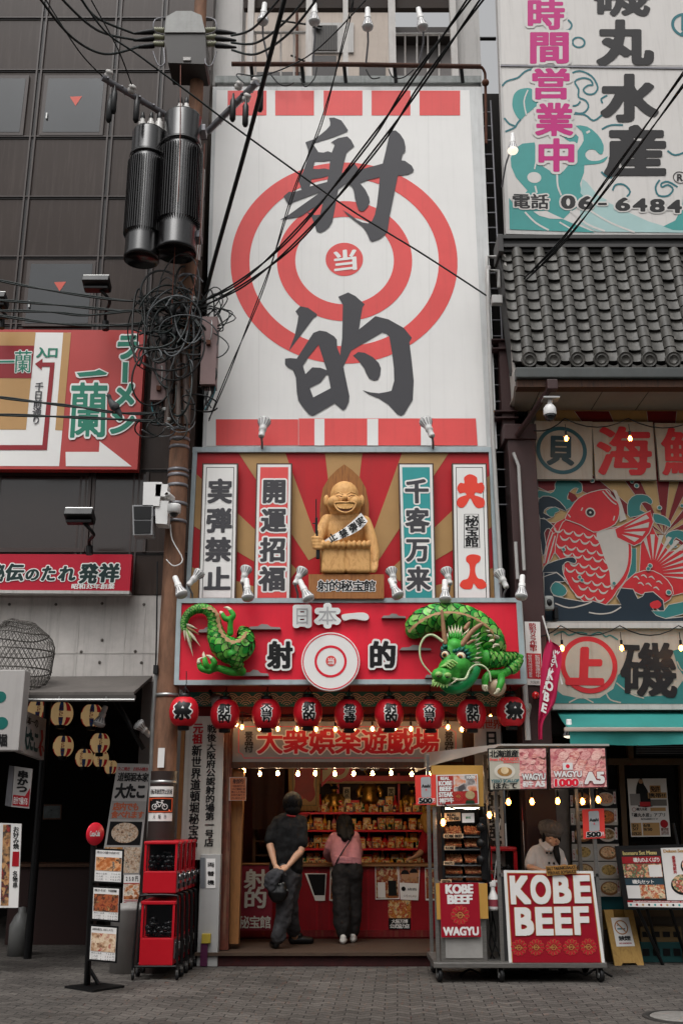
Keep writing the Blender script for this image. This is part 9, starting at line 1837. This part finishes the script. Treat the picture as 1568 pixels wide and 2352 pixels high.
tag(m.build('cable_tangle'),'dense tangle of slack black and green cable loops round the pole','cable tangle',None,'stuff')
for i,pts in enumerate([[(415,150,11.6),(412,400,11.4),(398,640,11.8),(392,830,12)],[(470,330,11.7),(458,560,11.7),(430,760,11.9)]]):wire(pts,.006,['thin rusty red wire hanging in front of the right transformer','second thin rusty wire hanging right of the transformers'][i],'thin rusty wires by the transformers',mat('wire_rust','6a3a2c',.6,vary=0))
m = MB(); m.tube(smooth2([P(362,1290,12.05),P(360,1450,12.05),P(358,1530,12.1)],5),.01,RUB,6); m.box(P(358,1538,12.1),(.05,.05,.1),RUB); one(m,'loose_cable','black cable running down beside the pole to the pipe mouth','cable')
# pigeon on the wire
pg = thing('pigeon','grey pigeon perched on a wire before the noodle shop signboard','pigeon',P(264,945,12)); f = Fig(None); PGM = mat('pigeon_grey','3f4042',.6,vary=.35,vscale=30); c = P(263,934,11.98)
f.limb([(c+V((-.05,0,.07)),.036),(c+V((0,0,0)),.058),(c+V((.06,0,-.07)),.036),(c+V((.1,0,-.14)),.014)],PGM); f.limb([(c+V((-.055,0,.08)),.03),(c+V((-.07,-.005,.125)),.027)],PGM); f.ball(c+V((-.075,-.01,.14)),.028,PGM); f.limb([(c+V((-.09,-.02,.142)),.01),(c+V((-.115,-.03,.135)),.004)],PGM,8); f.m.build('body',pg,remesh=.007,relax=2)
m = MB(); m.ball(c+V((.03,-.045,-.01)),(.05,.014,.045),mat('wing_dark','27282a',.6,vary=.4,vscale=40),12,Matrix.Rotation(.8,3,'Y')); m.build('wing',pg); m = MB()
for s_ in(-.015,.015):m.tube([c+V((.01,s_,-.05)),c+V((.005,s_,-.085))],.005,mat('leg_pink','8a5a52',.6),6)
m.build('leg',pg)
# ---------------------------------------------------------------- roof frame above the target signboard and what stands behind
xa = lambda c:459.3+c*.2343
xb = lambda c:790+c*.2343
YA = 13.3; WPT = mat('post_white','b9b5b1',.6,vary=.15,vscale=5,streak=.4,dirt='7a4c30')
def col(x0,x1,y0,y1,Y,d,mt,m):
 m.bx(xx((x0+x1)/2,(y0+y1)/2,Y)-(x1-x0)/2/ppm((y0+y1)/2,Y),xx((x0+x1)/2,(y0+y1)/2,Y)+(x1-x0)/2/ppm((y0+y1)/2,Y),Y,Y+d,zz(y1,Y),zz(y0,Y),mt)
t = thing('roof_frame','white steel post frame with rusty pipe standing on top of the target signboard','roof frame',P(800,195,YA));
m = MB(); col(488,558,-160,196,13.45,.5,PALE,m); col(1047,1098,-160,196,13.45,.5,PALE,m); m.build('end_wall',t)
for x0,x1 in((xa(470),xa(530)),(xa(1040),xa(1100)),(xa(1400),xa(1450)),(xb(432),xb(500)),(xb(1035),xb(1095))):m = MB(); col(x0,x1,-160,194,YA,.12,WPT,m); m.build('post',t)
m = MB(); m.bx(xx(560,10,13.42),xx(1045,10,13.42),13.42,13.52,zz(18,13.42),zz(-18,13.42),mat('beam_dark','2e241f',.8,vary=.3)); m.bx(xx(560,10,13.42),xx(1045,10,13.42),13.42,13.5,zz(-150,13.42),zz(-130,13.42),WPT); m.build('beam',t)
m = MB(); m.tube([P(532,147,12.62),P(800,148,12.62),P(1104,153,12.62)],.035,mat('rusty_pipe','4a2f24',.8,vary=.4,vscale=20),10)
for x in(577,738-45,790,905,1058):m.tube([P(x,150,12.64),P(x+4,190,12.85)],.028,BLK,6)
m.build('lamp_pipe',t)
m = MB(); m.tube(smooth2([P(1104,153,12.62),P(1112,165,12.65),P(1114,190,12.68),P(1116,330,12.7)],3),.02,RUST,8); m.ball(P(1114,190,12.66),.055,RUST,12); m.build('drop_pipe',t)
for x0,y0,x1,y1,lab in((608,8,603,54,'first from the pole'),(722,9,722,55,'second from the pole'),(844,19,844,67,'third from the pole'),(960,19,971,67,'before the sky gap')):
 lampx(x0,y0,x1,y1,12.3,'white reflector lamp on a thin stalk over the roof pipe, '+lab,12.3,grp='stalk lamps of the roof frame',stalk=[P(x1,y1-16,12.32),P(x1+1,y1+30,12.45),P((x0+x1)/2+(12 if x0<700 else-4),146,12.6)],size=1.15)
for pts,lab in(([(xa(690),170),(xa(770),192),(xa(850),197),(xa(920),190)],'sagging cable between the first two stalk lamps'),([(xa(985),180),(xa(1010),195),(xa(1050),198),(xa(1120),180),(xa(1145),155)],'sagging cable hanging below the second stalk lamp'),([(xb(215),160),(xb(270),180),(xb(350),178)],'sagging cable below the third stalk lamp'),([(xb(435),158),(xb(480),178),(xb(580),178),(xb(680),160)],'sagging cable below the stalk lamp before the sky gap')):m = MB(); m.tube(smooth2([P(x,y,12.6)for x,y in pts],4),.009,RUB,6); one(m,'lamp_cable',lab,'cable','lamp cables along the roof pipe')
t = thing('balcony_railing','white balcony railing behind the stalk lamps','railing',P(960,192,13.8)); YRl = 13.8; m = MB()
for x0,x1,y in((560,702,75),(907,1032,79),(560,1032,186)):m.tube([P(x0,y,YRl),P(x1,y,YRl)],.025,WPT,6)
m.build('rail',t)
for x in(587,645,675,930,957,982,1008):m = MB(); m.tube([P(x,76,YRl),P(x,192,YRl)],.016,WPT,6); m.build('baluster',t)
t = thing('rear_building','beige building with louvred window seen through the roof frame','building',P(730,400,17)); FZ = Pl(17.0); m = MB(); zt_ = zz(20,17); m.bx(xx(520,100,17),xx(905,100,17),17,22,0,zt_,BEIGE); m.bx(xx(520,100,17),xx(908,100,17),16.95,22,zt_,zt_+.12,PALE); m.build('wall',t)
m = MB(); m.slab(FZ,[(717,52),(812,52),(812,120),(717,120)],PALE,.04,.04); w_ = m.build('window',t); m = MB(); m.slab(FZ,[(721,58),(774,58),(774,115),(721,115)],mat('louvre_dark','3b3734',.6,vary=.1),.06,.02)
for i in range(9):m.slab(FZ,[(724+i*6,59),(725.5+i*6,59),(725.5+i*6,114),(724+i*6,114)],BLK,.064,.004)
m.build('louvre',w_)
m = MB(); m.slab(FZ,[(717,128),(772,128),(772,190),(717,190)],mat('rear_dark','2c2725',.4,vary=.2),.02,.02); m.build('lower_window',t); m = MB(); m.slab(FZ,[(590,165),(700,165),(700,200),(590,200)],MATS['rear_dark'],.02,.02); m.build('lower_window',t); m = MB(); m.slab(FZ,[(825,150),(885,150),(885,190),(825,190)],MATS['rear_dark'],.02,.02); m.build('lower_window',t)
m = MB(); m.tube([FZ.p(682,25,.1),FZ.p(682,190,.1)],.03,RUST,6)
for y,x0,x1 in((55,640,740),(135,668,700),(62,700,735)):m.tube([FZ.p(x0,y-8,.1),FZ.p(x1,y+6,.1)],.02,BLK,6)
m.build('antenna_mast',t)
t = thing('rear_house','low grey shuttered house with dark roof edge under the gap of sky','building',P(970,400,17.6)); FY_ = Pl(17.6); m = MB(); m.bx(xx(906,100,17.6),xx(1040,100,17.6),17.6,21,0,zz(78,17.6),mat('shutter_grey','6c6765',.6,vary=.15,streak=.2)); m.slab(FY_,[(965,108),(1012,108),(1012,150),(965,150)],mat('shade_grey','4a4644',.5),.03,.03); m.build('wall',t); m = MB(); m.bx(xx(904,70,17.4),xx(1042,70,17.4),17.3,21,zz(80,17.3),zz(62,17.3),mat('eave_dark','35302e',.7,vary=.2)); m.build('roof',t)
m = MB(); m.tube([P(1098,89,13.6),P(1138,89,13.6)],.03,BLK,6); one(m,'tie_bar','dark tie bar bridging the gap of sky between the buildings','bar')
# the other side of the street, behind the photographer: closes the street canyon
t = thing('opposite_building','plain grey concrete shop block across the street from the game parlour','building',(0,-7,0)); m = MB(); m.bx(-40,40,-16,-7,0,9.0,mat('opposite_grey','6e6a66',.8,vary=.2,streak=.3)); m.build('wall',t)
m = MB()
for i in range(16):
 for j in range(1):m.bx(-38+i*5,-35+i*5,-7.02,-6.95,4.3+j*2.8,6+j*2.8,GLD)
 m.bx(-38.5+i*5,-34.5+i*5,-7.02,-6.94,.2,3.2,BLK)
m.build('window',t)
